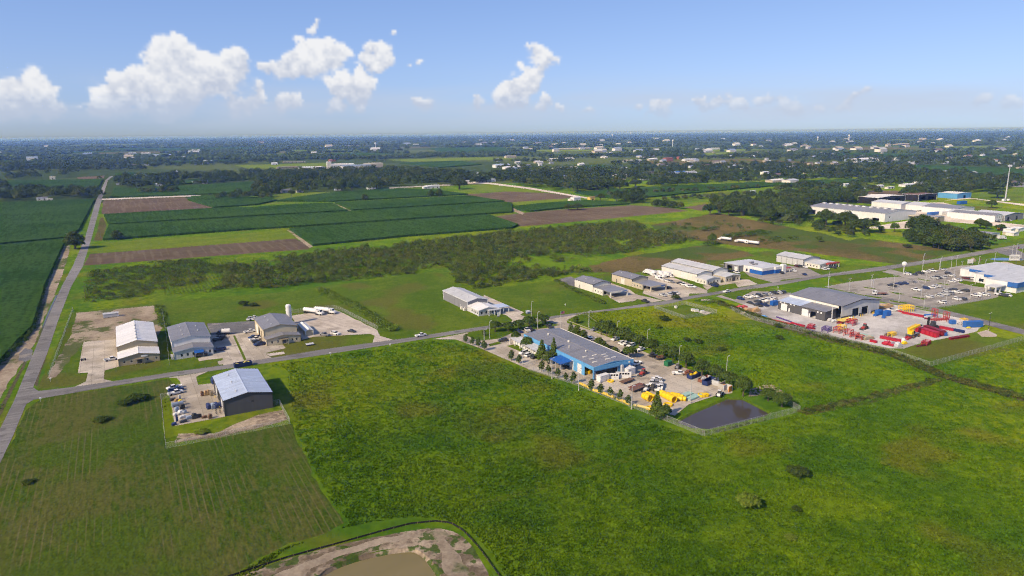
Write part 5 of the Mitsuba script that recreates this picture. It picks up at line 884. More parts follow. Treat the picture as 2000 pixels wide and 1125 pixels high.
scene['canopy'] = two({'type': 'principled', 'base_color': proc(lambda p, n, uv: unpack(uv) * (.7 + .6 * fbm(p.x * .12, p.y * .12, p.z * .2, 3))), 'roughness': .9, 'specular': .1})
def scatter(poly, n, r, clump=None, thr=.45, clump_scale=.03):
    p = poly if hasattr(poly, 'geom_type') else Polygon(poly).buffer(0)
    x0, y0, x1, y1 = p.bounds
    q = r.uniform((x0, y0), (x1, y1), (int(n * (x1 - x0) * (y1 - y0) / p.area) + 1, 2))
    q = q[shapely.contains_xy(p, q[:, 0], q[:, 1])]
    if clump is not None: q = q[meshkit.fbm(np.c_[q * clump_scale, np.full(len(q), clump)], 3, clump) > thr]
    return q
r = np.random.default_rng(21)
dense = Polygon([(51.5, 483), (67.4, 579.2), (154.4, 603.5), (232.2, 608), (324.6, 619.6), (445.3, 620.5), (510.2, 626.1), (471.8, 549.9), (473, 506), (468.7, 477.4), (385.6, 461.9), (326.9, 454.8), (275.5, 442.9), (302.9, 402.2), (249.4, 407.7), (198, 399.3), (194.1, 420.3), (198.5, 467.8), (140.8, 471.4), (92.2, 474.1)]).buffer(0)
clear_ = Polygon([(270.8, 482.1), (321.6, 484.3), (361.7, 452.7), (348, 422.5), (305.9, 418.9), (269.1, 432.6), (254.5, 461.1)]).buffer(2)
q = scatter(dense, 5200, r); inside = shapely.contains_xy(clear_, q[:, 0], q[:, 1]) & (r.random(len(q)) < .86)
gap = meshkit.fbm(np.c_[q * .02, np.full(len(q), 3.)], 3, 3) < .30
q = q[~inside & ~gap]
mass('scrub_thicket', 'dense dark scrub of bushes and young trees covering the vacant block', np.c_[q, 2.2 + 4.6 * r.random(len(q)) ** 1.5, 1.4 + 4.6 * r.random(len(q)) ** 1.6], [DARK, MID, OLIVE, (.120, .155, .032), (.072, .102, .022), (.140, .160, .038), (.100, .122, .032)], 40, .46, 5)
lowp = Polygon([(-25.3, 493.8), (-25.3, 625), (19.5, 630.5), (72.3, 616.5), (77.8, 572.6), (58.1, 497.2), (48.6, 484.8), (12.7, 489.7)]).buffer(0)
q = scatter(lowp, 1250, r, 4, .43)
mass('scrub_bushes', 'scattered low bushes on the west end of the vacant block', np.c_[q, r.uniform(2.0, 5.2, len(q)), r.uniform(1.0, 2.8, len(q))], [DARK, MID, OLIVE, (.085, .11, .03)], 40, .3, 6)
rows = [(x, y) for x in np.arange(20, 130, 2.6) for y in np.arange(395, 640, 1.9)]
rows = np.array([p_ for p_ in rows if lowp.contains(shapely.Point(*p_))]) if rows else np.zeros((0, 2))
rows = rows + r.normal(size=rows.shape) * .25 if len(rows) else scatter(lowp, 800, r)
mass('weed_rows', 'faint green rows of weeds on the west end of the vacant block', np.c_[rows, r.uniform(.9, 1.6, len(rows)), r.uniform(.4, .9, len(rows))], [FRESH, (.11, .17, .02)], 8, .3, 8)
east = Polygon([(486.3, 558.9), (612.7, 604.9), (567.9, 495.9), (545.3, 427.8), (502.7, 426.4), (482.6, 468.4), (463.7, 496)]).buffer(0)
q = scatter(east, 150, r, 9, .50)
mass('scrub_bushes', 'scattered bushes on the dry grass at the east end of the vacant block', np.c_[q, r.uniform(3, 7, len(q)), r.uniform(2, 5, len(q))], [DARK, MID, MID], 50, .45, 9)
q = np.vstack([scatter(Polygon(t).buffer(0), n, r) for t, n in (([(494.4, 475.1), (523.2, 481.5), (566.9, 485.2), (554.6, 473.6), (507.4, 466.7), (489.4, 468.7)], 40), ([(520.4, 527.1), (540.5, 525.5), (534.8, 519.9), (513.6, 520.2)], 10), ([(451.1, 452.8), (468.5, 454.6), (465.1, 448.1), (446, 447.6)], 6))])
mass('scrub_bushes', 'bush line along the lane behind the white workshops', np.c_[q, r.uniform(4, 8, len(q)), r.uniform(3, 6, len(q))], [MID, DARK, (.07, .13, .025)], 55, .5, 10)
# hedges and overgrown ditches
def hedge(label, pts, w, h, n, tones, seed):
    ln = LineString(pts); rr = np.random.default_rng(seed)
    c = np.array([ln.interpolate(t, normalized=True).coords[0] for t in rr.random(n)]) + rr.normal(size=(n, 2)) * w * .25
    mass('hedge', label, np.c_[c, rr.uniform(.7, 1.3, n) * w * .8, rr.uniform(.6, 1.3, n) * h], tones, 40, .32, seed, 'thing', 'hedge')
hedge('overgrown green hedge along the ditch right of the limestone yard', [(108.6, 454.7), (111.9, 420.4), (115.3, 389.6), (116.6, 356.9), (116.8, 333.3)], 5, 2.4, 230, [FRESH, (.125, .19, .028), (.15, .205, .03)], 31)
hedge('weedy hedge between the mown lots across the street', [(257.2, 396.7), (251.9, 373.1), (248, 344.5), (244.9, 324.6)], 3.4, 1.5, 110, [MID, FRESH, (.11, .17, .025)], 32)
hedge('dark brush along the steel yard ditch', [(303.9, 294.3), (300.5, 273.2), (296, 247.5), (296.7, 228.4), (295.5, 204), (297.8, 182), (294.3, 165.6)], 4, 1.7, 320, [DARK, OLIVE, MID], 33)
hedge('low dark weeds along the worn track from the pond fence', [(206.5, 155.6), (225.6, 153.3), (253.7, 151.3), (283.5, 149.6)], 3, .8, 160, [DARK, MID, OLIVE], 38)
hedge('weeds growing along the tan yard fence', [(14.4, 457.3), (13.8, 427.2), (13.1, 405.5)], 4, 1.8, 50, [MID, FRESH], 34)
hedge('tall weeds along the cane edge beside the dirt headland', [(-54.5, 378.5), (-51.6, 400.1), (-47.8, 436.7), (-50.3, 555.1)], 2.6, 2.0, 150, [(.05, .105, .022), MID], 35)
hedge('weeds round the far end of the dark pond', [(163.6, 161), (169.7, 158.8), (177.8, 158.4), (192.2, 157.6)], 1.2, .6, 40, [FRESH, MID], 36)
hedge('brush beside the field track at the right', [(295.1, 168.4), (288, 151.1), (288.8, 139.5), (289.3, 121.4)], 4, 1.6, 170, [DARK, OLIVE, MID], 37)

# ---- woods: every tree has its place; the ones that show largest are things of their own, the rest of the wood one mass
WOODS = [([(-166.1, 1390.5), (-96.1, 1384.5), (-28.1, 1347.7), (-25.6, 1468.2), (-102.1, 1484), (-175.4, 1474.9)], 57, 16, 'tree of the dark belt left of the main road'), ([(-228.4, 2031.3), (-87.8, 2199), (-90.6, 2354.6), (-251.7, 2272.2)], 37, 17, 'tree of the belt across the far left cane'), ([(-306.5, 2671.6), (-84.5, 2488.7), (-6.3, 2539), (19.5, 3168.7), (-130.2, 3437.5), (-373.3, 3281.8)], 187, 17, 'tree of the woods far along the left road'),
    ([(-13.7, 1708.6), (29.8, 1694.4), (44.7, 1801.5), (276.2, 1667.2), (472.6, 1538), (594.3, 1929.3), (404.2, 1954.1), (201.8, 1969.4), (16, 1935.2)], 237, 17, 'tree of the belt right of the main road'), ([(194.7, 1190.2), (217.7, 1185), (258.6, 1263.6), (373.7, 1220.1), (444.8, 1253.6), (554.7, 1267.3), (627.2, 1319.3), (729.5, 1500), (736, 1685.5), (654.5, 1846.2), (495.2, 1880.5), (321.9, 1795.1), (273, 1648.4)], 525, 18, 'tree of the big central wood'), ([(26, 1405), (91, 1397.5), (89.9, 1454), (27.7, 1470.7)], 14, 12, 'tree of the clump in the roadside cane'), ([(116.8, 1212.9), (214, 1165.7), (227.4, 1236), (159.1, 1272.7)], 22, 12, 'tree of the belt before the central wood'),
    ([(603.8, 786.9), (649.2, 772.9), (685.8, 822.7), (653.4, 845.6)], 15, 18, 'tree of the clump behind the soil strip'), ([(619.8, 726.1), (645.6, 685.2), (683.3, 731.7), (659.1, 757.2)], 18, 9, 'tree of the brushy hedge by the small brown field'), ([(621.5, 617.9), (641.6, 561.3), (639.9, 507), (701.9, 544.8), (786.4, 611.6), (873.5, 599.8), (936, 627.3), (924.4, 695), (801.3, 684.8), (702.5, 685.2)], 212, 17, 'tree of the eastern wood before the white warehouse'), ([(1248.2, 942), (1412.2, 940.1), (1604.8, 955.9), (1761, 1060.6), (1714.2, 1202.5), (1493.3, 1128.8)], 150, 18, 'tree of the far eastern wood'), ([(997.6, 593.5), (1127.5, 604), (1271, 607.6), (1377.6, 669.8), (1297.1, 714.4), (1021.7, 626)], 150, 17, 'tree of the wood below the mast'),
    ([(927.6, 794.1), (1052.9, 753.5), (1052.5, 680.4), (1140.3, 757), (1082.5, 858.7)], 60, 12, 'tree of the wood behind the pasture'), ([(612.7, 535.7), (602.1, 473.4), (598.8, 424), (610.9, 400.4), (651.7, 414.4), (671, 446.6), (675.1, 504.9)], 44, 7, 'tree of the thicket under the warehouse oaks'), ([(625.4, 375.8), (603.8, 347.7), (599, 319.1), (631.2, 307.7), (679.1, 333.8), (692.6, 371), (671.4, 393)], 90, 11.5, 'tree of the dark clump at the bend of the street'), ([(657.6, 1158.2), (683.1, 983.1), (750.3, 1000.9), (776.9, 1118.3), (732, 1278.2)], 87, 17, 'tree of the village belt along the farm lane'), ([(712.1, 1001.4), (768.7, 973.7), (825, 1049.9), (792.6, 1106.5)], 25, 17, 'tree of the grove by the park grass'), ([(849.2, 1001), (968, 975.6), (1068.2, 1080.3), (969.9, 1135.8)], 75, 17, 'tree of the wood left of the trailer rows'), ([(555.7, 1250), (667.4, 1270.4), (718.5, 1391.9), (630.3, 1416.8)], 30, 16, 'tree of the grove by the farm lane'), ([(640.4, 907.3), (787.5, 882.9), (1011.2, 866.5), (1029.7, 882.6), (814.7, 913.6)], 40, 7, 'tree of the hedge along the eastern cane'), ([(692.6, 798.2), (819.7, 758.8), (897.8, 768.4), (912.4, 781), (721.1, 807.9)], 34, 7, 'tree of the hedge below the pale pasture'), ([(771.1, 1467.3), (808.4, 1128.6), (992.9, 1179.6), (1125.8, 1459.6), (918.1, 1630)], 175, 17, 'tree of the village woods right of centre')]
rr = np.random.default_rng(77); pool = []
for poly, n, h, lab in WOODS:
    for x, y in scatter(poly, n, rr):
        pool.append((math.hypot(x, y), x, y, h * rr.uniform(.7, 1.2), rr.uniform(.75, 1.15), lab))
pool.sort(key=lambda t: -t[3] / t[0])
ONE = 298 - sum(1 for k in labels if labels[k].get('category') == 'tree')
for d_, x, y, h, q, lab in pool[:ONE]:
    q *= rr.choice((.75, .9, 1.0, 1.15)); look = ('rounded mid green', 'broad dark', 'rounded leafy', 'tall narrow', 'broad dark', 'broad olive green', 'low bluish green')[int(x * 7 + y) % 7]; lab = lab.replace('tree of', look + ' tree of')
    plant(('tree_wood_a', 'tree_wood_b', 'tree_wood_c', 'tree_wood_d', 'tree_wood_b', 'tree_wood_e', 'tree_wood_f')[int(x * 7 + y) % 7], 'tree', x, y, h, h * q, lab, 'tree', lab.replace('tree of', 'trees of'))
rest = pool[ONE:]
mass('wood', 'far woods whose trees run together into dark belts', [(x, y, h * q * 1.05, h) for d_, x, y, h, q, lab in rest], [(.055, .085, .022), (.042, .068, .019), (.072, .104, .024), (.056, .088, .024), (.09, .112, .030)], 110, 1.5, 40)
# the wooded plain to the horizon: crowns, thinning with the eye's reach
KEEP_CLEAR = shapely.union_all([Polygon(ROAD_L).buffer(12)] + [c.buffer(4) for c in CANES])
KEEP_CLEAR_ROUGH = shapely.union_all([KEEP_CLEAR, sbox(-700, -300, 1250, 1250)] + [Polygon(w_[0]).buffer(0) for w_ in WOODS])
FIELDS = []
g = np.random.default_rng(88)
while len(FIELDS) < 95:
    d = math.exp(g.uniform(math.log(1500), math.log(15000))); a = math.radians(29.3) + g.uniform(-.70, .70); x, y = d * math.sin(a), d * math.cos(a)
    if d < 3600 and a > .25 and g.random() < .6: continue
    w, h = g.uniform(160, 420) * (1 + d / 6000), g.uniform(120, 260) * (1 + d / 4200)
    b = shapely.affinity.rotate(sbox(x - w / 2, y - h / 2, x + w / 2, y + h / 2), float(g.uniform(-12, 12)))
    if b.intersects(KEEP_CLEAR_ROUGH) or any(b.intersects(f) for f in FIELDS): continue
    FIELDS.append(b); m = ('cane_leaf', 'cane_leaf', 'lawn_grass', 'cane_leaf', 'dry_grass', 'bright_grass')[int(g.integers(0, 6))]
    sheet('far_field', b, .3, m, 'distant farm field between the woods', amp=6, step=40)
OPEN = shapely.union_all(FIELDS)
def plain(n, d0, d1, seed, wk, wmin, dens):
    g = np.random.default_rng(seed); d = np.exp(g.uniform(math.log(d0), math.log(d1), n)); a = np.radians(29.3) + g.uniform(-.74, .74, n)
    x, y = d * np.sin(a), d * np.cos(a)
    fld = meshkit.fbm(np.c_[x * .0010, y * .0014, np.zeros(n)], 3, 4); fine = meshkit.fbm(np.c_[x * .006, y * .009, np.zeros(n)], 3, 6)
    ok = (fld * .75 + fine * .25) > dens
    ok &= ~shapely.contains_xy(KEEP_CLEAR, x, y) & ~shapely.contains_xy(OPEN, x, y) & ~((x < 1200) & (y < 760) & (d < 1300))
    x, y, d = x[ok], y[ok], d[ok]
    w = np.clip(d * wk, wmin, 130) * g.uniform(.7, 1.3, len(d)); h = np.clip(12 + d * .0003, 9, 16) * g.uniform(.7, 1.25, len(d))
    return np.c_[x, y, w, h]
mass('wood', 'scattered woods of the middle distance', plain(8500, 1450, 3300, 51, .0052, 12, .49), [(.055, .085, .022), (.044, .070, .02), (.068, .098, .024)], 48, 2.1, 41)
DK = [(.032, .056, .016), (.042, .068, .018), (.052, .080, .02)]
canopy('wood', 'endless wooded plain below the horizon', plain(23000, 3000, 9000, 52, .0075, 20, .44), DK, 42, 3, 7)
canopy('wood', 'last woods on the horizon', plain(14000, 8500, 35000, 53, .0090, 60, .40), DK[:2], 43, 3, 6)

# ---- tall grass of the meadow: tufts of blades as real leaves
def tufts(name, label, poly, n, h, w, seed, near_bias=True, mat='blade', avoid=None, far=420):
    g = np.random.default_rng(seed)
    p = poly if hasattr(poly, 'geom_type') else Polygon(poly).buffer(0)
    a = np.radians(29.3) + g.uniform(-.72, .72, n * 3); d = np.sqrt(g.uniform(110 ** 2, far ** 2, n * 3)) if not near_bias else np.exp(g.uniform(math.log(112), math.log(far), n * 3))
    x, y = d * np.sin(a), d * np.cos(a)
    ok = shapely.contains_xy(p, x, y)
    if avoid is not None: ok &= ~shapely.contains_xy(avoid, x, y)
    x, y = x[ok][:n], y[ok][:n]; m = len(x)
    ln = meshkit.fbm(np.c_[x * .12, y * .12, np.zeros(m)], 3, seed)
    H = h * (.35 + 1.3 * ln) * g.uniform(.6, 1.4, m); Wd = w * g.uniform(.6, 1.4, m)
    V, U = [], []
    for kk in range(3):
        t = g.uniform(0, 2 * math.pi, m); c, s = np.cos(t), np.sin(t); lean = g.uniform(.15, .8, m) * H; lt = g.uniform(0, 2 * math.pi, m)
        base = np.c_[x + g.normal(size=m) * w * .3, y + g.normal(size=m) * w * .3, np.full(m, .02)]
        V.append(np.stack([base - np.c_[c * Wd, s * Wd, 0 * c] * .5, base + np.c_[c * Wd, s * Wd, 0 * c] * .5, base + np.c_[np.cos(lt) * lean + c * Wd * .3, np.sin(lt) * lean + s * Wd * .3, H], base + np.c_[np.cos(lt) * lean - c * Wd * .3, np.sin(lt) * lean - s * Wd * .3, H * g.uniform(.8, 1.1, m)]], 1))
        U.append(np.repeat(g.random(m), 4))
    v = np.concatenate(V).reshape(-1, 3); N = len(v) // 4; i = np.arange(N) * 4
    f = np.vstack([np.stack([i, i + 1, i + 2], 1), np.stack([i, i + 2, i + 3], 1)])
    uv = np.c_[np.concatenate(U), np.zeros(len(v))]
    key = thing(name, label, None, None, 'stuff'); scene[key] = mikit.ply((v, f), mat, uv=uv)
BUILT = shapely.union_all([Polygon(BLOT).buffer(3), POND.buffer(5), MUD.buffer(14), MOWN.buffer(1), Polygon(STREET).buffer(4), Polygon(ROAD_L).buffer(3), Polygon([(9.6, 316.3), (34.6, 331.8), (56, 302.3), (45.2, 238.5), (3.7, 239.4)]).buffer(0), Polygon([(208.5, 154.4), (163, 158), (156, 170.4), (137.9, 297.3), (225.1, 327.9), (211.7, 155.8)]).buffer(0), LAWN.buffer(0) if hasattr(LAWN, 'buffer') else Polygon(LAWN).buffer(0)])
tufts('meadow_tufts', 'tall uneven grass of the open meadow', sbox(-60, 60, 900, 316), 90000, .30, .55, 61, True, 'blade', shapely.union_all([BUILT.difference(Polygon([(263.1, 301.7), (217.1, 316.1), (205.3, 182), (211.7, 155.8), (284.7, 150.3), (291.5, 253.9), (286.1, 299.2)]).buffer(0)), Polygon([(280.4, 259.4), (293.5, 225.9), (294.8, 203.4), (299.1, 180.4), (295.6, 160.8), (419.1, 158.4), (659.4, 257.3), (330.7, 327.8)]).buffer(0), Polygon([(263.6, 301.4), (285.2, 298.3), (285.6, 274.2), (261.6, 274.7)])]), 430)

# ================================================================ FENCES, LAMPS
def fence(name, label, pts, h=2.1, gap=3.0, closed=False, cat='fence', col='steel', cell=.42, wire=.042):
    k = thing(name, label, cat); pts = list(pts) + ([pts[0]] if closed else [])
    wires, rails, n = [], [], 0
    for p0, p1 in zip(pts[:-1], pts[1:]):
        p0, p1 = np.array(p0), np.array(p1); L = np.linalg.norm(p1 - p0); d = (p1 - p0) / L; m = max(1, int(round(L / gap)))
        for i in range(m + 1):
            c = p0 + d * L * i / m
            if n < 290 and (i or n == 0): put(k + '__post', tube((*c, 0), (*c, h + .06), .045, n=5), col); n += 1
        rails.append(tube((*p0, h), (*p1, h), .03, n=4)); rails.append(tube((*p0, .08), (*p1, .08), .015, n=3))
        s = np.arange(-h, L, cell); nrm = np.array([-d[1], d[0]]) * .004
        for sg in (1, -1):
            a0 = s if sg > 0 else s + h; b0 = s + h if sg > 0 else s
            za, zb = np.zeros(len(s)), np.full(len(s), h); a, b = a0.astype(float).copy(), b0.astype(float).copy()
            for lo in (True, False):
                for (u, uz, w_, wz) in ((a, za, b, zb), (b, zb, a, za)):
                    lim = 0 if lo else L
                    bad = (u < lim) if lo else (u > lim)
                    t = np.where(np.abs(w_ - u) > 1e-9, (lim - u) / np.where(np.abs(w_ - u) > 1e-9, w_ - u, 1), 0)
                    uz[bad] = (uz + (wz - uz) * t)[bad]; u[bad] = lim
            A = np.c_[p0 + np.outer(a, d) + nrm * sg, za]; B_ = np.c_[p0 + np.outer(b, d) + nrm * sg, zb]
            o = np.r_[d * wire * .5, 0]; i = np.arange(len(s)) * 4
            v = np.stack([A - o, A + o, B_ + o, B_ - o], 1).reshape(-1, 3)
            wires.append((v, np.vstack([np.stack([i, i + 1, i + 2], 1), np.stack([i, i + 2, i + 3], 1)])))
    kr = part_key(k + '__rail'); scene[kr] = mikit.ply(join(rails), 'wire')
    kw = part_key(k + '__wire_netting'); scene[kw] = mikit.ply(join(wires), 'wire'); labels[kw] = {'kind': 'stuff'}
fence('chain_link_fence', 'chain link fence along the west side of the blue workshop lot', [(146.1, 246.6), (153.3, 219.1), (162.1, 159), (162.4, 158.3), (207.3, 156.3), (209.1, 163.2)], 2.2)
fence('chain_link_fence', 'chain link fence round the yard of the charcoal workshop', [*[(8.9, 290.5), (5.8, 291), (4.4, 240.8), (44.1, 240.4), (44.7, 261.1), (42.7, 261.3)]], 2.0)
fence('chain_link_fence', 'chain link fence round the square pump station lawn', [(263.6, 301.4), (285.2, 298.3), (285.6, 274.2), (261.6, 274.7)], 2.0, closed=True)
fence('chain_link_fence', 'chain link fence round the steel yard', [(298.2, 276), (291.5, 253.9), (294.3, 226.5), (295.5, 204), (299.8, 180.8), (296.3, 161.2), (373.6, 160.7), (399.9, 159.2)], 2.2)
fence('chain_link_fence', 'chain link fence round the tanker yard', [(77.5, 401.6), (89.1, 400), (103.3, 399.8), (105.6, 392.7), (110.9, 342.5)], 2.0)
fence('chain_link_fence', 'chain link fence along the dirt yard by the main road', [(-34.3, 343.3), (-32.5, 405.5), (-30.6, 477.6)], 1.8)
fence('chain_link_fence', 'chain link fence between the white roofed and grey workshops', [(11.7, 335.4), (13.7, 388.1), (15, 442.6)], 1.8)
fence('chain_link_fence', 'low fence between the car park and the trim paddock', [(390.6, 220.7), (407.4, 216), (448.8, 214.2)], 1.6)
fence('gate', 'grey sliding gate in the fence of the blue workshop', [(146.6, 249.9), (154, 252.1)], 1.8, 2.0, cat='gate')
# black silt fence round the muddy pond
k = thing('silt_fence', 'low black silt fence curving round the muddy pond', 'fence')
P_ = chaikin([*[(11.6, 157.5), (25.7, 158.5), (35.5, 158.2), (48.6, 157.9), (56.9, 157.5), (63.2, 155.3), (66.4, 152.5), (67.7, 147.5), (67.8, 138.8), (66.8, 126.4), (65.5, 115.8)]], 0)
ln = LineString(P_); pts = [ln.interpolate(t, normalized=True).coords[0] for t in np.linspace(0, 1, 60)]
v = np.vstack([[(*p, 0.0) for p in pts], [(p[0] + rng.normal() * .05, p[1] + rng.normal() * .05, .5) for p in pts]]); n = len(pts); i = np.arange(n - 1)
v = np.vstack([v, v + [.03, .03, 0]]); f1 = np.vstack([np.stack([i, i + 1, i + 1 + n], 1), np.stack([i, i + 1 + n, i + n], 1)])
put(k + '__fabric', (v, np.vstack([f1, f1[:, ::-1] + 2 * n, np.vstack([np.stack([i + n, i + 1 + n, i + 1 + 3 * n], 1), np.stack([i + n, i + 1 + 3 * n, i + 3 * n], 1)])])), 'black')
for p in pts[::2]: put(k + '__stake', box(p[0] - .03, p[0] + .03, p[1] - .06, p[1] - .02, 0, .65), 'wood')

def lamp(x, y, h, label, group, arms=1, col='silver'):
    k = thing('street_lamp', label, 'lamp post', group)
    put(k + '__base', tube((x, y, 0), (x, y, .7), .28, n=8), 'concrete'); put(k + '__pole', tube((x, y, .7), (x, y, h), .15, .09, n=7), col)
    for a in range(arms):
        s = 1 if a == 0 else -1
        put(k + '__arm', tube((x, y, h - .1), (x + s * .9, y, h + .05), .05, n=5), col); put(k + '__lamp_head', box(x + s * .7 - .1, x + s * 1.4, y - .22, y + .22, h - .02, h + .16), 'lightgrey')
for p in [(153.4, 296.6), (183.2, 299.5), (192, 320.7), (207.3, 287.5), (207, 263.2), (144.2, 284.5), (147, 253.2), (148.6, 231.6), (150.4, 214.8), (156.3, 189.2)]: lamp(*p, 9.0, 'tall slender lamp post of the blue workshop lot', 'lamp posts around the blue workshop lot')
for p in [(204.8, 217), (212, 196.4), (210.3, 244.4), (178.9, 182.5)]: lamp(*p, 9.0, 'tall slender lamp post of the blue workshop lot', 'lamp posts around the blue workshop lot')
for p in [(390.1, 281), (395, 269.6), (417.5, 269.8), (473, 282.7), (427.3, 260.9), (395.3, 237.2), (394.8, 222), (415.2, 235.9), (403.1, 259.1), (446.8, 240.3), (419.3, 223.4), (439.8, 220.7), (483.5, 240.7), (495.4, 282.8), (512.1, 265.2), (511.5, 280), (523.3, 241.2), (461.6, 260.4), (476.9, 250.9), (521.6, 277.4)]: lamp(*p, 8.5, 'lamp post standing in the large car park', 'lamp posts in the large car park', 2)
for p in [(519.8, 296.8), (515.5, 281.8), (532.5, 279.8), (540.8, 268.7), (566.1, 270.6), (529.8, 258.7), (618.3, 283.5), (627.4, 284.8), (605.6, 271.1), (400.8, 288.9)]: lamp(*p, 9, 'lamp post along the street and the far end of the car park', 'lamp posts by the street')
lamp(*(376.9, 178.4), 9, 'dark lamp post by the sand heap of the steel yard', 'lamp post by the sand heap', 2, 'charcoal')
for p, lab in (([(195.4, 296)][0], 'flag on a pole at the east drive of the blue workshop'), ((534.4, 265.4), 'flag on a pole at the street corner of the car park'), ((612.8, 277.8), 'large flag on a pole by the blue pond')):
    k = thing('flagpole', lab, 'flag'); put(k + '__pole', tube((*p, 0), (*p, 8.5), .08, n=6), 'lightgrey')
    put(k + '__flag', box(p[0] + .1, p[0] + 2.2, p[1] - .03, p[1] + .03, 7.1, 8.4), 'flag'); put(k + '__canton', box(p[0] + .1, p[0] + 1.0, p[1] - .045, p[1] + .045, 7.75, 8.4), 'navy')

# ================================================================ VEHICLES: groups of parts, placed many times
def wheels(xs, w, r, d):
    for i, x in enumerate(xs):
        for j, s in enumerate((-1, 1)):
            v = tube((x, s * (w / 2 - .24), r), (x, s * (w / 2 + .01), r), r, n=10); n = i * 2 + j
            d['wheel' if n == 0 else f'wheel_{n:03d}'] = mikit.ply(v, 'paint', uv=pack(PAL['black'], len(v[0])))
def cabin(x0, x1, x2, x3, w, z0, z1, t=.78):
    """glasshouse: x0..x3 at the belt line, x1..x2 at the roof"""
    v = np.array([(x0, -w / 2, z0), (x3, -w / 2, z0), (x3, w / 2, z0), (x0, w / 2, z0), (x1, -w / 2 * t, z1), (x2, -w / 2 * t, z1), (x2, w / 2 * t, z1), (x1, w / 2 * t, z1)])
    return v, np.array([[0, 1, 5], [0, 5, 4], [1, 2, 6], [1, 6, 5], [2, 3, 7], [2, 7, 6], [3, 0, 4], [3, 4, 7], [4, 5, 6], [4, 6, 7]])
def pl(m, c, b='gloss'): return mikit.ply(m, b, uv=pack(PAL[c] if isinstance(c, str) else c, len(m[0])))
def car_group(name, kind, col):
    d = {'type': 'shapegroup'}
    if kind == 'sedan':
        d['body'] = pl(profile([(-2.3, .3), (-1.9, .22), (1.9, .22), (2.3, .32), (2.32, .62), (2.1, .78), (1.05, .92), (-1.5, .96), (-2.2, .92), (-2.34, .62)], 1.8), col)
        d['window'] = pl(cabin(-1.75, -1.15, .25, 1.1, 1.66, .93, 1.38), (.02, .024, .03)); d['roof'] = pl(box(-1.12, .22, -.66, .66, 1.381, 1.44), col); wheels((-1.4, 1.45), 1.8, .33, d)
    elif kind == 'suv':
        d['body'] = pl(profile([(-2.35, .35), (-2.0, .26), (2.0, .26), (2.4, .38), (2.42, .78), (2.2, .98), (1.2, 1.10), (-2.3, 1.12), (-2.42, .7)], 1.92), col)
        d['window'] = pl(cabin(-2.25, -2.05, .45, 1.15, 1.8, 1.11, 1.66, .82), (.02, .024, .03)); d['roof'] = pl(box(-2.04, .42, -.74, .74, 1.661, 1.74), col); wheels((-1.45, 1.5), 1.92, .38, d)
    elif kind == 'pickup':
        d['body'] = pl(join([profile([(-.55, .42), (2.3, .36), (2.8, .48), (2.82, .92), (2.6, 1.08), (1.5, 1.16), (-.55, 1.16)], 1.95), box(-2.95, -.56, -.975, .975, .42, .66), box(-2.95, -.56, -.975, -.86, .66, 1.14), box(-2.95, -.56, .86, .975, .66, 1.14), box(-2.95, -2.85, -.86, .86, .66, 1.14)]), col)
        d['window'] = pl(cabin(-.55, -.35, 1.0, 1.55, 1.78, 1.161, 1.76, .84), (.02, .024, .03)); d['roof'] = pl(box(-.34, .98, -.73, .73, 1.761, 1.84), col); wheels((-1.95, 1.9), 1.95, .42, d)
    elif kind == 'van':
        d['body'] = pl(profile([(-2.9, .4), (2.6, .34), (2.85, .6), (2.8, 1.0), (2.2, 1.25), (1.4, 2.3), (-2.9, 2.4)], 2.0), col)
        d['window'] = pl(join([box(-.2, 1.35, -1.015, -1.002, 1.3, 1.9), box(-.2, 1.35, 1.002, 1.015, 1.3, 1.9), slope([(2.19, .85, 1.32), (2.19, -.85, 1.32), (1.5, -.85, 2.25), (1.5, .85, 2.25)], .02)]), (.02, .024, .03)); wheels((-1.8, 1.8), 2.0, .38, d)
    elif kind == 'boxtruck':
        d['body'] = pl(profile([(1.7, .6), (4.0, .55), (4.1, 1.2), (3.7, 1.5), (3.2, 2.4), (1.7, 2.5)], 2.2), col); d['cargo_box'] = pl(box(-4.0, 1.6, -1.22, 1.22, 1.0, 3.5), 'white', 'paint'); d['chassis'] = pl(box(-4.0, 1.7, -.5, .5, .6, .99), 'black', 'paint')
        d['window'] = pl(join([box(2.1, 3.1, -1.115, -1.102, 1.6, 2.2), box(2.1, 3.1, 1.102, 1.115, 1.6, 2.2), slope([(3.71, .95, 1.56), (3.71, -.95, 1.56), (3.25, -.95, 2.3), (3.25, .95, 2.3)], .02)]), (.02, .024, .03)); wheels((-2.6, 3.0), 2.3, .48, d)
    elif kind == 'tanker':
        d['cab'] = pl(profile([(3.4, .7), (7.2, .6), (7.3, 1.6), (5.9, 1.9), (5.5, 2.9), (3.9, 3.1), (3.4, 3.0)], 2.3), 'white'); d['tank'] = mikit.ply(tube((-6.6, 0, 2.2), (3.0, 0, 2.2), 1.15, n=18), 'gloss', uv=pack(PAL['white'], 74)); d['tank_end'] = pl(join([tube((-6.61, 0, 2.2), (-6.95, 0, 2.2), 1.15, .5, n=18), tube((3.01, 0, 2.2), (3.3, 0, 2.2), 1.15, .5, n=18)]), 'lightgrey')
        d['chassis'] = pl(box(-6.6, 6.6, -.5, .5, .75, 1.0), 'charcoal', 'paint'); d['catwalk'] = pl(box(-5, 2, -.25, .25, 3.34, 3.42), 'silver', 'paint'); d['window'] = pl(join([box(4.3, 5.4, -1.165, -1.152, 2.0, 2.7), box(4.3, 5.4, 1.152, 1.165, 2.0, 2.7), slope([(5.92, .95, 1.95), (5.92, -.95, 1.95), (5.56, -.95, 2.8), (5.56, .95, 2.8)], .02)]), (.02, .024, .03)); wheels((-5.6, -4.4, 3.2, 4.4, 6.4), 2.4, .5, d)
    elif kind == 'flatbed':
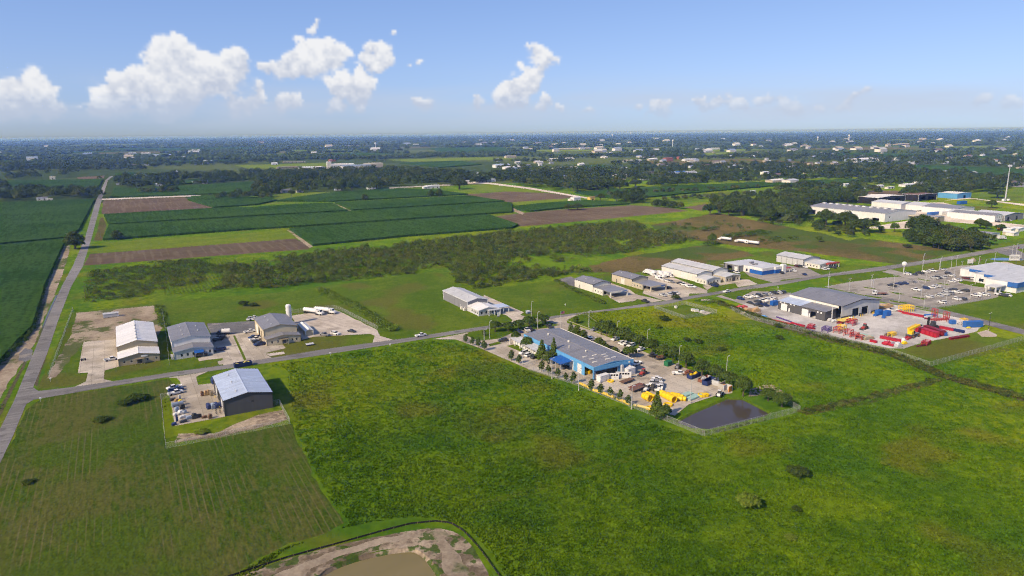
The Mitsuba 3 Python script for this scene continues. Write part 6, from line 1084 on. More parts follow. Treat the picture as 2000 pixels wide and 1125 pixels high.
        d['cab'] = pl(profile([(1.9, .6), (4.0, .55), (4.1, 1.3), (3.6, 1.5), (3.2, 2.6), (1.9, 2.7)], 2.2), 'white'); d['deck'] = pl(box(-4.6, 1.7, -1.2, 1.2, 1.0, 1.25), 'rust', 'paint'); d['headboard'] = pl(box(1.7, 1.85, -1.1, 1.1, 1.2, 2.4), 'charcoal', 'paint')
        d['window'] = pl(join([box(2.2, 3.1, -1.115, -1.102, 1.7, 2.3), box(2.2, 3.1, 1.102, 1.115, 1.7, 2.3), slope([(3.62, .95, 1.55), (3.62, -.95, 1.55), (3.24, -.95, 2.5), (3.24, .95, 2.5)], .02)]), (.02, .024, .03)); wheels((-3.2, -2.2, 3.0), 2.3, .48, d)
    scene[name] = d
COLS = {'w': 'white', 'k': 'charcoal', 'g': 'midgrey', 's': 'silver', 'b': 'navy', 'r': 'darkred', 'm': 'maroon', 'o': 'offwhite'}
WORD = {'w': 'white', 'k': 'black', 'g': 'grey', 's': 'silver', 'b': 'dark blue', 'r': 'red', 'm': 'maroon', 'o': 'white'}
KN = {'sedan': 'car', 'suv': 'sport utility car', 'pickup': 'pickup truck', 'van': 'van', 'boxtruck': 'box lorry', 'tanker': 'tank lorry', 'flatbed': 'flatbed lorry'}
NM = {'sedan': 'parked_car', 'suv': 'parked_car', 'pickup': 'pickup_truck', 'van': 'parked_van', 'boxtruck': 'box_truck', 'tanker': 'tanker_truck', 'flatbed': 'flatbed_truck'}
def car(p, kind, c, ang, where=None, label=None, group=None):
    g = f'{kind}_{WORD[c].replace(" ", "_")}_model'
    if g not in scene: car_group(g, kind, COLS[c])
    k = thing(NM[kind], label or f'{WORD[c]} {KN[kind]} {where}', KN[kind].split()[-1] if kind != 'suv' else 'car', group if label is None else None)
    if label is None: labels[k]['group'] = f'{WORD[c]} {KN[kind]}s {where}'
    scene[k] = {'type': 'instance', 'g': {'type': 'ref', 'id': g}, 'to_world': T().translate((p[0], p[1], .07)).rotate((0, 0, 1), ang + float(rng.normal() * 2))}
def cars(where, pts, code, ang, kinds=None):
    for i, (p, c) in enumerate(zip(pts, code.split())):
        kd = {'P': 'pickup', 'S': 'suv', 'C': 'sedan', 'V': 'van', 'B': 'boxtruck'}[c[1]] if len(c) > 1 else ('sedan', 'suv', 'suv', 'pickup')[(i * 7 + len(code)) % 4]
        car(p, kd, c[0], ang if i % 3 else ang + 180, where)
cars('in the large car park of the blue and white store', [(477.4, 282.1), (479.8, 279.2), (487.5, 279.9), (495.4, 279.9), (503.3, 280), (514.6, 278.8), (502.5, 268.4), (496.8, 263.1), (523.4, 264.5), (543.2, 260.7), (432.9, 265.6), (441.5, 266.2), (445.7, 265.4), (455, 265.2), (479.1, 264.8), (482.5, 264), (487, 263.2), (478.1, 252.7), (484.9, 252.8), (496.3, 253.4), (499.1, 251.7), (507.5, 251.7), (515.8, 251.2), (433.7, 250.1), (443.6, 249.6), (449.6, 249.3), (454.7, 249.1), (445.6, 237.7), (441.3, 233.3), (453.3, 237.9), (448.4, 232.7), (457, 232.8), (421.5, 234.5), (430.2, 233.3), (435.9, 234), (414.4, 223), (429.9, 222.8), (432.6, 221.1), (448.5, 222), (455.4, 221.9), (455.4, 219.8)], "w k k wP wP s kS w s r k b bP g s k sS w wP m w k wP wP b w s s g kS w k w s s w w kS wP wP w", 90)
cars('parked outside the drive canopy of the blue and white store', [(463.4, 215.9), (463.1, 213.7), (465.6, 213.3), (465.3, 212.3)], "w k w w", 90)
cars('parked in the staff lot beside the steel workshop', [(321.8, 290.4), (328.8, 291.2), (333.9, 290.7), (338.1, 290.7), (342.4, 290.7), (347, 290.5), (351.3, 290.6), (354.4, 289.8), (357.5, 289.5), (318.6, 280.1), (324.6, 279.8), (328.9, 279.6), (333.1, 279.5), (337.8, 280.1), (317.6, 273.6), (321.5, 272.1)], "b wP w k g s k wS k k kS wP w wS k bP", 90)
cars('parked in the lot of white vans', [(319.4, 361.5), (319.9, 358.2), (319.2, 352.7), (319.7, 349.4), (321.1, 342.8), (320.6, 338.5), (319, 331.8), (320.7, 330.7), (305.1, 336.1), (324.6, 373.2), (327.3, 369), (326.5, 365.7), (331.8, 363.7)], "wV w w g kS wP w wP k wV wV wV wV", 90)
for i, p in enumerate([(325.3, 380.6), (325.9, 376.3), (328.6, 372), (330.5, 367)]): car(p, 'boxtruck', 'w', 90, label=None, where='standing in the rear row of the lot of white vans')
cars('parked before the tan canopy workshop', [(288.4, 322.3), (293.6, 322.5), (296.4, 322.8), (299, 322.2), (268.9, 315.8)], "s s kS wP k", 90)
cars('parked by the twin cream workshops', [(339.6, 328.4), (336.2, 328.8), (335.3, 325.5), (381.3, 349.4), (381.9, 354.4), (380, 357)], "k kS b w k kS", 80)
cars('parked on the lot of the blue and white flat store', [(420.4, 331.6), (407.3, 331.8), (416.4, 319.6), (437.8, 341.6), (439.1, 337.2), (437.4, 343.3), (439.7, 340.4)], "w k b k wP m k", 60)
cars('parked before the red fascia office', [(447.2, 325), (444.3, 324.8), (455.5, 324.7)], "wP w k", 70)
cars('parked along the front lawn of the blue workshop', [(171.8, 298.5), (176.2, 298.6), (178.1, 298.8), (189.6, 298.3)], "b s k kP", 80)
cars('parked by the office of the blue workshop', [(155.5, 266.7), (155.7, 262.6), (156.6, 258.8)], "w wS k", 20)
cars('parked on the east side of the blue workshop', [(206.4, 281.3), (195, 267.8), (195, 270.1), (205, 262.1), (204.3, 255.5), (204.5, 253.4), (205, 250), (194.6, 252.7), (193.2, 241.3), (190.2, 227.6), (204.5, 242.6)], "gS w w wS wS wP w k k wP wP", 15)
cars('parked in the rear yard of the blue workshop', [(182.1, 207.2), (184.3, 207.7), (184.3, 205.9), (181.8, 204.6), (181.4, 201.8), (179.6, 199.9), (180.2, 205.7), (178.2, 199.9)], "wP wP w gP wP wP w wP", 40)
car((197.3, 208.6), 'pickup', 'w', -35, label='white pickup truck alone in the rear yard of the blue workshop')
car([(156.8, 289)][0], 'suv', 'k', 170, label='black car alone on the drive of the blue workshop')
car([(160.6, 240.1)][0], 'sedan', 'k', 20, label='black car half under the blue canopy')
car([(125.5, 318.2)][0], 'pickup', 'w', 4, label='white pickup truck driving along the street')
car((329.3, 308.6), 'pickup', 'o', 5, label='white pickup truck on the street by the staff lot')
car((403.7, 255), 'flatbed', 'w', 150, label='flatbed lorry with white cab alone in the large car park')
car((372.7, 226.6), 'pickup', 'w', 150, label='white pickup truck by the timber pile of the steel yard')
cars('parked by the grey workshop', [(34, 345.8), (35.4, 363.7), (25.4, 340.8)], "bP kS kP", 8)
car((-11, 355.7), 'pickup', 'w', 8, label='white pickup truck beside the white roofed tan workshop')
car((51.8, 370.9), 'pickup', 'w', 8, label='white pickup truck beside the tan workshop')
cars('parked before the tan workshop', [(51.8, 358.3), (51.9, 354.9), (51.8, 349.5), (52.1, 344.6)], "bP wP kS b", 8)
cars('parked behind the tan workshop', [(56.2, 397.8), (58.5, 398.1)], "sP w", 60)
cars('parked at the edge of the limestone yard', [(83.9, 344.8), (89.2, 344.1), (97.7, 344)], "gP w k", -60)
car((89.8, 392.3), 'tanker', 'w', -52, label='white tank lorry in the limestone yard, the left one')
car((96.1, 391), 'tanker', 'w', -48, label='white tank lorry in the limestone yard, the right one')
cars('parked on the concrete of the charcoal workshop', [(11.1, 300.2), (11.6, 296.7), (11.2, 293.4)], "wP bP wP", 12)
for p, lab in (((488.7, 464.4), 'white tank lorry by itself on the lane behind the workshops'), ((491.2, 446.2), 'white tank lorry at the head of the pair on the lane'), ((492, 435), 'white tank lorry at the end of the pair on the lane')): car(p, 'tanker', 'w', 100, label=lab)
car((704.3, 333.1), 'boxtruck', 'w', -20, label='white box lorry before the low garage')
cars('parked in front of the depot offices', [(832.8, 425.7), (835.5, 423.8), (833.9, 418.2), (833, 410.5), (832.2, 407.7), (832, 401.4), (831.3, 399.5), (848.3, 398.6), (854.6, 399.3), (848.3, 441.4), (846.6, 435.4)], "k s k k b w k b w k s", 80)
cars('parked by the long white warehouse', [(858.8, 511.9), (858.6, 507.8), (860, 504.8), (864.6, 503.7), (869.3, 502.7)], "b k w k s", 80)
k = thing('small_tanker', 'small lorry with dark cab and white tank by the grey workshop', 'lorry'); x, y = (39.5, 374.2)
put(k + '__cab', move(profile([(-3.4, .5), (-1.2, .5), (-1.2, 2.4), (-2.4, 2.4), (-2.9, 1.4), (-3.4, 1.3)], 2.1), x, y, .05, -.3), 'charcoal', 'gloss'); put(k + '__tank', move(tube((-.8, 0, 1.9), (3.2, 0, 1.9), 1.15, n=16), x, y, .05, -.3), 'white', 'gloss'); put(k + '__chassis', move(box(-3.2, 3.2, -.5, .5, .55, .85), x, y, .05, -.3), 'black')
for i, xx in enumerate((-2.3, 1.4, 2.5)):
    for s in (-1, 1): put(k + '__wheel', move(tube((xx, s * .75, .45), (xx, s * 1.05, .45), .45, n=10), x, y, .05, -.3), 'black')

# ================================================================ YARD THINGS
def turned(parts, p, ang, key):
    for nm, m, c in parts: put(key + '__' + nm, move(m, p[0], p[1], .06, math.radians(ang)), c)
def container(p, l, w, h, col, ang, label, name='container', cat='container', open_top=False, load=None):
    k = thing(name, label, cat); parts = []
    if open_top:
        parts += [('floor', box(-l / 2, l / 2, -w / 2, w / 2, .15, .25), col), ('side', box(-l / 2, l / 2, -w / 2, -w / 2 + .1, .25, h), col), ('side', box(-l / 2, l / 2, w / 2 - .1, w / 2, .25, h), col), ('end', box(-l / 2, -l / 2 + .1, -w / 2 + .1, w / 2 - .1, .25, h), col), ('end', box(l / 2 - .1, l / 2, -w / 2 + .1, w / 2 - .1, .25, h), col)]
        parts += [('rib', box(-l / 2 + .4 + i * .9, -l / 2 + .5 + i * .9, min(s * (w / 2 + .001), s * (w / 2 + .08)), max(s * (w / 2 + .001), s * (w / 2 + .08)), .2, h), col) for i in range(int(l / .9)) for s in (-1, 1)]
        if load: parts.append(('load', join([move(box(-.5, .5, -.35, .35, .26, h * rng.uniform(.8, 1.25)), rng.uniform(-l / 2 + .8, l / 2 - .8), rng.uniform(-w / 2 + .6, w / 2 - .6), 0, rng.uniform(0, 3)) for _ in range(7)]), load))
    else:
        parts += [('shell', box(-l / 2, l / 2, -w / 2, w / 2, .12, h), col), ('roof_lip', box(-l / 2 - .04, l / 2 + .04, -w / 2 - .04, w / 2 + .04, h, h + .1), col), ('door', join([box(l / 2 + .002, l / 2 + .06, -w / 2 + .1, -.04, .25, h - .1), box(l / 2 + .002, l / 2 + .06, .04, w / 2 - .1, .25, h - .1)]), col), ('skid', join([box(-l / 2, l / 2, -w / 2 + .2, -w / 2 + .4, 0, .119), box(-l / 2, l / 2, w / 2 - .4, w / 2 - .2, 0, .119)]), 'charcoal')]
        parts += [('rib', box(-l / 2 + .3 + i * .7, -l / 2 + .5 + i * .7, min(s * (w / 2 + .001), s * (w / 2 + .05)), max(s * (w / 2 + .001), s * (w / 2 + .05)), .2, h - .1), col) for i in range(min(16, int(l / .7))) for s in (-1, 1)]
    turned(parts, p, ang, k)
container((39.9, 315.7), 7.5, 2.4, 1.9, 'navy', 2, 'dark blue open skip with pale boxes standing by the street', 'skip', 'skip', True, 'paleyellow')
container((200.1, 202.9), 6.5, 2.4, 1.8, 'navy', 12, 'dark blue open skip with yellow load in the rear yard', 'skip', 'skip', True, 'yellow')
container((200.2, 194.3), 7, 2.4, 2.0, 'navy', 15, 'long dark blue open skip at the end of the rear yard', 'skip', 'skip', True, None)
container((201.3, 197.8), 7, 2.4, 1.4, 'rust', 15, 'rust red open skip with scrap beside the long blue skip', 'skip', 'skip', True, 'lightgrey')
container((201.3, 219.9), 3.2, 2.2, 2.0, 'green', 12, 'green steel waste bin under the trees', 'waste_bin', 'bin')
container((376.5, 185.9), 9.5, 2.6, 3.0, 'blue', -22, 'long royal blue container at the far end of the steel yard')
container((373.7, 194.4), 3, 2.2, 1.9, 'blue', -20, 'short blue container beside the long royal blue one')
container((358.6, 225.7), 3.4, 2.4, 2.6, 'brightblue', -5, 'bright blue cabin left of the pair by the gable doors')
container((360.7, 222.3), 3.6, 2.4, 2.7, 'brightblue', -5, 'bright blue cabin right of the pair by the gable doors')
container((354.3, 220), 2.0, 1.6, 1.2, 'brightblue', 20, 'low bright blue tank below the cabin pair', 'tank', 'tank')
container((354.9, 225), 2.6, 1.6, .8, 'brightblue', 10, 'flat bright blue box left of the cabin pair', 'crate', 'crate')
container((327.4, 270.3), 4.2, 2.4, 2.6, 'brightblue', -5, 'bright blue container at the corner of the steel workshop')
container((379.6, 209.5), 6, 2.4, .8, 'blue', -20, 'low blue tray near the red frames', 'crate', 'crate')
container((847.1, 476.6), 22, 5, 3, 'blue', -5, 'long blue container row in the works yard')
container((855.8, 470.7), 14, 4, 4, 'white', -5, 'white trailer in the works yard', 'trailer', 'trailer')
container((886.7, 474.4), 20, 5, 3, 'navy', -5, 'dark blue container row in the works yard')
container((995.4, 526.1), 14, 5, 4, 'brightblue', -5, 'bright blue container on the long pale yard')
container([(165.4, 219)][0], 5.2, 2.3, 2.6, 'white', 8, 'white box trailer before the open bay of the blue workshop', 'trailer', 'trailer')
container([(179.5, 219.3)][0], 4.4, 2.6, 3.0, 'white', 8, 'white cube trailer at the end wall of the blue workshop', 'trailer', 'trailer')
k = thing('slotted_panel', 'white frame wall with dark slots before the blue workshop, left one', 'panel'); x, y = [(170.5, 218.1)][0]
turned([('frame', box(-1.9, 1.9, -.25, .25, 0, 2.6), 'white')] + [('slot', box(-1.5 + i * 1.1, -.7 + i * 1.1, -.3, -.252, 1.5, 2.2), 'black') for i in range(3)], (x, y), -30, k)
k = thing('slotted_panel', 'white frame wall with dark slots before the blue workshop, right longer one', 'panel'); x, y = [(174.6, 217.2)][0]
turned([('frame', box(-3.2, 3.2, -.25, .25, 0, 2.7), 'white')] + [('slot', box(-2.8 + i * 1.1, -2.0 + i * 1.1, -.3, -.252, 1.6, 2.3), 'black') for i in range(5)], (x, y), -32, k)
def trailer(p, l, ang, col, label, load=None):
    k = thing('flat_trailer', label, 'trailer')
    parts = [('deck', box(-l / 2, l / 2, -1.15, 1.15, .75, .9), col), ('rail', join([box(-l / 2, l / 2, -1.25, -1.151, .65, .95), box(-l / 2, l / 2, 1.151, 1.25, .65, .95)]), 'charcoal'), ('drawbar', join([box(l / 2, l / 2 + 1.8, -.1, .1, .6, .74)]), 'charcoal')]
    for i, x in enumerate((-.5, .6)):
        for s in (-1, 1): parts.append(('wheel', tube((x, s * 1.26, .4), (x, s * 1.5, .4), .4, n=10), 'black'))
    for i in range(int(l / 1.0)): parts.append(('plank', box(-l / 2 + .05 + i, -l / 2 + .95 + i, -1.1, 1.1, .902, .95), col))
    if load: parts.append(('load', join([move(box(-.6, .6, -.4, .4, .951, .951 + rng.uniform(.3, 1.1)), rng.uniform(-l / 2 + 1, l / 2 - 1), rng.uniform(-.5, .5), 0, rng.uniform(0, 3)) for _ in range(6)]), load))
    turned(parts, p, ang, k)
trailer((172.7, 212.5), 7, 12, 'brown', 'long flat trailer with wooden deck before the slotted walls')
trailer((172, 205.6), 7.5, 12, 'rust', 'rusty gooseneck trailer in the rear yard, upper one')
trailer((170.6, 203.4), 7.5, 12, 'brown', 'black and brown gooseneck trailer in the rear yard, lower one')
trailer((203.6, 232.8), 4.5, 10, 'charcoal', 'small black utility trailer under the trees, left one', 'charcoal')
trailer((203.9, 228.2), 5, 10, 'charcoal', 'small black utility trailer under the trees, right one', 'brown')
trailer((200.7, 206.9), 6, 14, 'brown', 'trailer loaded with scrap next to the blue skip', 'rust')
trailer((37.2, 365.7), 5, 4, 'charcoal', 'black trailer in the shade of the grey workshop', 'charcoal')
def machine(p, ang, body, label, boom=True, cat='tractor', name='tractor', cab='charcoal', s=1.0):
    k = thing(name, label, cat)
    parts = [('body', profile([(-1.6 * s, .5), (1.7 * s, .5), (1.8 * s, 1.2), (.5 * s, 1.5), (-1.6 * s, 1.4)], 1.3 * s), body), ('cab', cabin(-1.0 * s, -.85 * s, .3 * s, .5 * s, 1.3 * s, 1.45, 2.5 * s, .9), cab), ('cab_roof', box(-.95 * s, .4 * s, -.62 * s, .62 * s, 2.501 * s, 2.6 * s), body)]
    for x, rr_ in ((-1.1 * s, .75 * s), (1.2 * s, .5 * s)):
        for sg in (-1, 1): parts.append(('wheel', tube((x, sg * .66 * s, rr_), (x, sg * 1.05 * s, rr_), rr_, n=12), 'black'))
    if boom: parts += [('arm', tube((1.2 * s, 0, 1.2), (2.9 * s, 0, .7), .12, n=6), body), ('bucket', box(2.7 * s, 3.3 * s, -.9 * s, .9 * s, .2, .75), 'charcoal')]
    turned(parts, p, ang, k)
machine((184.2, 216.2), 200, 'orangered', 'red tractor beside the white cube trailer')
machine((173.4, 200.8), 200, 'white', 'white compact loader between the trailers and pickups', True, 'loader', 'loader')
machine((176.1, 200.2), 20, 'charcoal', 'black loader beside the white compact loader', True, 'loader', 'loader')
machine((193.5, 182.1), 30, 'white', 'white mower with wire drum at the pond edge', True, 'mower', 'mower')
machine((202.1, 214.6), 30, 'grey', 'grey wrecked machine under the trees', True, 'loader', 'loader', 'charcoal', .9)
machine((325.9, 211.9), 190, 'orangered', 'orange and blue fork lift alone on the pale yard', True, 'fork lift', 'fork_lift', 'charcoal', 1.1)
machine((355.8, 194.8), 150, 'charcoal', 'large dark fork lift with tall mast by the red beams', False, 'fork lift', 'fork_lift', 'charcoal', 1.5)
k = thing('lift_mast', 'black upright mast with a white top behind the red beams', 'mast'); x, y = (358.2, 198.2); put(k + '__column', box(x - .5, x + .5, y - .4, y + .4, 0, 5.2), 'black'); put(k + '__crossbar', box(x - 2.4, x + 2.4, y - .5, y + .5, 5.21, 5.7), 'lightgrey')
# yellow corrugated pipes
def pipe_run(p, ang, L, r_, n, label):
    k = thing('corrugated_pipe', label, 'pipe'); c, s = math.cos(math.radians(ang)), math.sin(math.radians(ang)); seg = L / n
    for i in range(n):
        a = (p[0] + c * seg * i, p[1] + s * seg * i, r_ + .08); b = (p[0] + c * seg * (i + .93), p[1] + s * seg * (i + .93), r_ + .08)
        put(k + '__ring', ringtube(a, b, r_ * (1 if i % 2 == 0 else .95), .18), 'yellow')
def coil(p, r_, h, label):
    k = thing('hose_coil', label, 'coil')
    for i in range(4): put(k + '__loop', move(ringtube((0, 0, .1 + i * h / 4), (0, 0, .1 + i * h / 4 + h / 4 * .92), r_ * (1 - .03 * (i % 2)), .35), p[0], p[1], .04), 'yellow')
x0, y0 = (174.2, 193.6); x1, y1 = (173.8, 185.6)
pipe_run((x1, y1), math.degrees(math.atan2(y0 - y1, x0 - x1)), math.hypot(x0 - x1, y0 - y1), 1.35, 8, 'long run of big yellow corrugated pipe rings by the pond')
x0, y0 = (166.8, 194.3); x1, y1 = (166.9, 191.1)
pipe_run((x1, y1), math.degrees(math.atan2(y0 - y1, x0 - x1)), max(4.0, math.hypot(x0 - x1, y0 - y1)), 1.35, 4, 'short run of big yellow corrugated pipe left of the long run')
x0, y0 = (169.7, 194.9); x1, y1 = (169.6, 191.7)
pipe_run((x1, y1), math.degrees(math.atan2(y0 - y1, x0 - x1)), 5, 1.0, 4, 'short yellow pipe behind the short run')
for i, p in enumerate([(178, 189.5), (177.7, 187.3), (177.9, 185.7), (178.9, 184.8), (179.4, 188.7), (179.5, 186.9)]): pipe_run(p, 120, 3.6, .85, 3, ('yellow pipe bundle member, first from the left', 'yellow pipe bundle member, second from the left', 'yellow pipe bundle member, third from the left', 'yellow pipe bundle member at the right end', 'yellow pipe bundle member, rear left', 'yellow pipe bundle member, rear right')[i])
for p, r_, h, lab in (((187.8, 185.5), 1.7, .8, 'loose yellow hose coil near the green panels, left'), ((189.2, 185.1), 1.5, .7, 'loose yellow hose coil near the green panels, right'), ((170.2, 185.1), 1.8, .6, 'flat yellow coil below the long pipe run'), ((162.4, 185.9), 1.8, .6, 'flat yellow coil by the fence corner'), ([(167.5, 216.5)][0], 1.4, .5, 'yellow hose heap before the open bay'), ([(165.5, 229.9)][0], 1.7, 1.4, 'yellow coil inside the open side bay')): coil(p, r_, h, lab)
def hose(pts, r_, col, label):
    k = thing('hose', label, 'hose'); q = chaikin(pts, 0); ms = []
    c = [np.array(p) for p in pts]
    for a, b in zip(c[:-1], c[1:]): ms.append(tube((*a, r_ + .06), (*b, r_ + .06), r_, n=8))
    put(k, join(ms), col)
hose([(154.7, 220.1), (154.9, 217.3), (155.2, 215.4), (155, 213.3)], .55, 'yellow', 'yellow hose lying along the fence, northern length')
hose([(154.9, 211.2), (155.6, 209), (156.2, 206.9), (156.7, 203.7), (157, 200.8)], .6, 'yellow', 'yellow hose lying along the fence, middle length')
hose([(157.3, 199.1), (157.8, 195.6), (157.7, 192.3)], .55, 'yellow', 'yellow hose lying along the fence, southern length')
hose([(158.8, 191), (159.7, 189.6), (160.7, 187.3), (161.6, 185)], .5, 'paleyellow', 'pale yellow hose by the fence corner')
def stack(name, p, ang, n, l, w, h, col, label, cat, piece='panel', gap=.06):
    k = thing(name, label, cat)
    for i in range(n): put(k + '__' + piece, move(box(-l / 2 + rng.uniform(-.1, .1), l / 2 + rng.uniform(-.1, .1), -w / 2, w / 2, .06 + i * h, .06 + (i + 1) * h - gap * .3), p[0], p[1], .05, math.radians(ang) + rng.normal() * .02), col if isinstance(col, str) else col[i % len(col)])
stack('panel_stack', (182.4, 188.7), 12, 4, 6.5, 2.6, .22, ('teal', 'mint'), 'stack of dull green panels before the pond', 'stack')
stack('panel_stack', (183.2, 185.9), 12, 3, 7.0, 2.8, .2, ('mint', 'lightgrey'), 'stack of pale green panels before the pond, middle one', 'stack')
stack('panel_stack', (185.2, 185.7), 12, 3, 6.5, 1.6, .2, ('mint', 'mint'), 'stack of mint green panels before the pond, right one', 'stack')
for p, c, lab in (((203.2, 192), 'lightgrey', 'curved pale concrete culvert piece at the end of the yard'), ((202.3, 187.5), 'stone', 'pale concrete bay wall of the material bin')):
    k = thing('concrete_bin', lab, 'barrier')
    turned([('wall', box(-2.6, 2.6, 1.4, 1.7, 0, 2.0), c), ('wall', box(-2.6, -2.3, -1.4, 1.39, 0, 2.0), c)] + ([('fill', trimesh_fill, 'orange') for trimesh_fill in [profile([(-2.2, 0), (2.2, 0), (1.2, 1.0), (-.8, 1.3)], 2.4)]] if c == 'stone' else []), p, 15, k)
k = thing('storage_bin', 'brown sided bay at the corner of the rear yard', 'barrier'); turned([('side', box(-1.2, 1.2, -.15, .15, 0, 2.2), 'orange'), ('side', box(1.21, 1.45, -.2, 2.4, 0, 2.3), 'lightgrey'), ('back', box(-1.2, 1.2, 2.1, 2.4, 0, 2.2), 'lightgrey')], (200.7, 183.5), 15, k)
# scrap and drums about the charcoal workshop: each thing its own
BITS = [((20.1, 286), 'brown', 1.1, 1.1, 1.9, 'pallet_load', 'brown wrapped pallet load, first of four'), ((21.4, 285.8), 'wood', 1.1, 1.1, 1.9, 'pallet_load', 'brown wrapped pallet load, second of four'), ((22.5, 285.9), 'wood', 1.1, 1.1, 2.0, 'pallet_load', 'brown wrapped pallet load, third of four'), ((23.3, 284.3), 'tandark', 1.1, 1.1, 2.2, 'pallet_load', 'tan pallet load, last of four'),
    ((20.8, 270.4), 'navy', 1.5, 2.4, 1.9, 'drum_rack', 'dark blue drum rack beside the charcoal wall, left one'), ((22.2, 270.1), 'bluegrey', 1.5, 2.6, 2.0, 'drum_rack', 'pale blue drum rack beside the charcoal wall, middle one'), ((23.5, 269.8), 'navy', 1.5, 2.4, 2.0, 'drum_rack', 'dark blue drum rack beside the charcoal wall, right one'), ((24.8, 270), 'navy', 1.3, 1.8, 1.6, 'drum_rack', 'short navy rack touching the charcoal wall'),
    ((9.7, 286.6), 'charcoal', 2.2, 1.2, 1.0, 'scrap_crate', 'black scrap crate at the yard edge below the pickups'), ((11, 284.2), 'wood', 1.8, 1.2, 1.2, 'scrap_crate', 'wooden crate among the scrap'), ((12.1, 286.2), 'lightgrey', .8, .8, 2.0, 'scrap_crate', 'upright pale pipe bundle among the scrap'), ((12, 282.7), 'yellow', 1.5, 1.0, 1.1, 'scrap_crate', 'yellow crate among the scrap'),
    ((9.6, 279), 'bluegrey', 1.6, 1.2, 1.4, 'scrap_crate', 'blue grey crate at the west edge of the yard'), ((12.1, 275.5), 'charcoal', 1.8, 1.4, 1.6, 'scrap_crate', 'black engine block among the scrap'), ((10.1, 273.4), 'bluegrey', 1.4, 1.6, 1.8, 'scrap_crate', 'blue grey tank among the scrap'), ((11.1, 270.4), 'offwhite', 1.8, 1.8, 1.2, 'scrap_crate', 'white round tote among the scrap'), ((12.6, 270), 'bluegrey', 1.2, 1.0, 1.2, 'scrap_crate', 'blue grey box east of the white tote'),
    ((9.5, 269.5), 'offwhite', 2.0, 1.2, 1.0, 'scrap_crate', 'off white box in the south west of the yard'), ((9.4, 263.1), 'navy', .7, .7, 2.6, 'scrap_crate', 'upright navy post at the yard corner'), ((11.5, 265.5), 'lightgrey', 2.4, 1.2, 1.0, 'scrap_crate', 'pale machine bed at the south side of the yard'), ((11.3, 261.2), 'charcoal', 2.4, 1.4, .9, 'scrap_crate', 'black tray at the south edge of the yard'), ((13.4, 263.4), 'bluegrey', 2.2, 1.3, 1.2, 'scrap_crate', 'grey blue pump skid at the south edge'), ((15.1, 262.9), 'charcoal', 1.8, 1.4, 2.0, 'scrap_crate', 'dark pump frame at the south edge'), ((16.7, 263.3), 'charcoal', 1.6, 1.0, 1.3, 'scrap_crate', 'black motor beside the dark pump frame'), ((18.3, 261.6), 'brown', 1.8, .9, .8, 'scrap_crate', 'reddish rack of parts at the south edge'), ((20.1, 260), 'brown', 1.3, 1.2, 1.7, 'scrap_crate', 'brown bin box at the south edge by the wall'), ((8.2, 260.3), 'navy', 1.6, 1.2, .8, 'scrap_crate', 'dark blue tray at the yard corner'), ((26, 299.1), 'navy', 2.0, 3.0, 2.2, 'waste_bin', 'dark waste bin at the north west corner of the charcoal workshop')]
def bit(p, col, w, d, h, name, lab, ang=8):
    k = thing(name, lab, {'pallet_load': 'pallet', 'drum_rack': 'rack', 'scrap_crate': 'crate', 'waste_bin': 'bin'}.get(name, 'crate'))
    c = PAL[col]; hi = tuple(min(.8, q * 1.3 + .02) for q in c)
    parts = [('body', prism(Polygon([(-w / 2 + .1, -d / 2), (w / 2 - .1, -d / 2), (w / 2, -d / 2 + .1), (w / 2, d / 2 - .1), (w / 2 - .1, d / 2), (-w / 2 + .1, d / 2), (-w / 2, d / 2 - .1), (-w / 2, -d / 2 + .1)]), .15, h * .72), c), ('foot', join([box(-w / 2, -w / 2 + .15, -d / 2, d / 2, 0, .149), box(w / 2 - .15, w / 2, -d / 2, d / 2, 0, .149)]), 'charcoal')]
    parts.append(('top', join([move(box(-w * .22, w * .22, -d * .22, d * .22, h * .721, h * rng.uniform(.85, 1.1)), w * sx, d * sy, 0, rng.uniform(0, 1)) for sx, sy in ((-.2, -.2), (.22, .1), (-.1, .25))]), hi))
    turned(parts, p, ang, k)
for p, col, w, d, h, name, lab in BITS: bit(p, col, w, d, h, name, lab)
k = thing('tank_cylinder', 'long pale blue cylinder lying among the scrap', 'tank'); turned([('shell', tube((-2, 0, 1.0), (2, 0, 1.0), .75, n=14), 'bluegrey'), ('saddle', join([box(-1.4, -1.1, -.6, .6, 0, .4), box(1.1, 1.4, -.6, .6, 0, .4)]), 'charcoal')], (10.8, 279.1), 10, k)
k = thing('pipe_frame', 'empty steel pipe frame by the charcoal wall', 'rack'); turned([('upright', box(x_ - .08, x_ + .08, y_ - .08, y_ + .08, 0, 2.2), 'charcoal') for x_ in (-1.4, 0, 1.4) for y_ in (-.7, .7)] + [('rail', box(-1.5, 1.5, -.78, -.62, 2.201, 2.3), 'charcoal'), ('rail', box(-1.5, 1.5, .62, .78, 2.201, 2.3), 'charcoal')], (23.9, 262.8), 8, k)

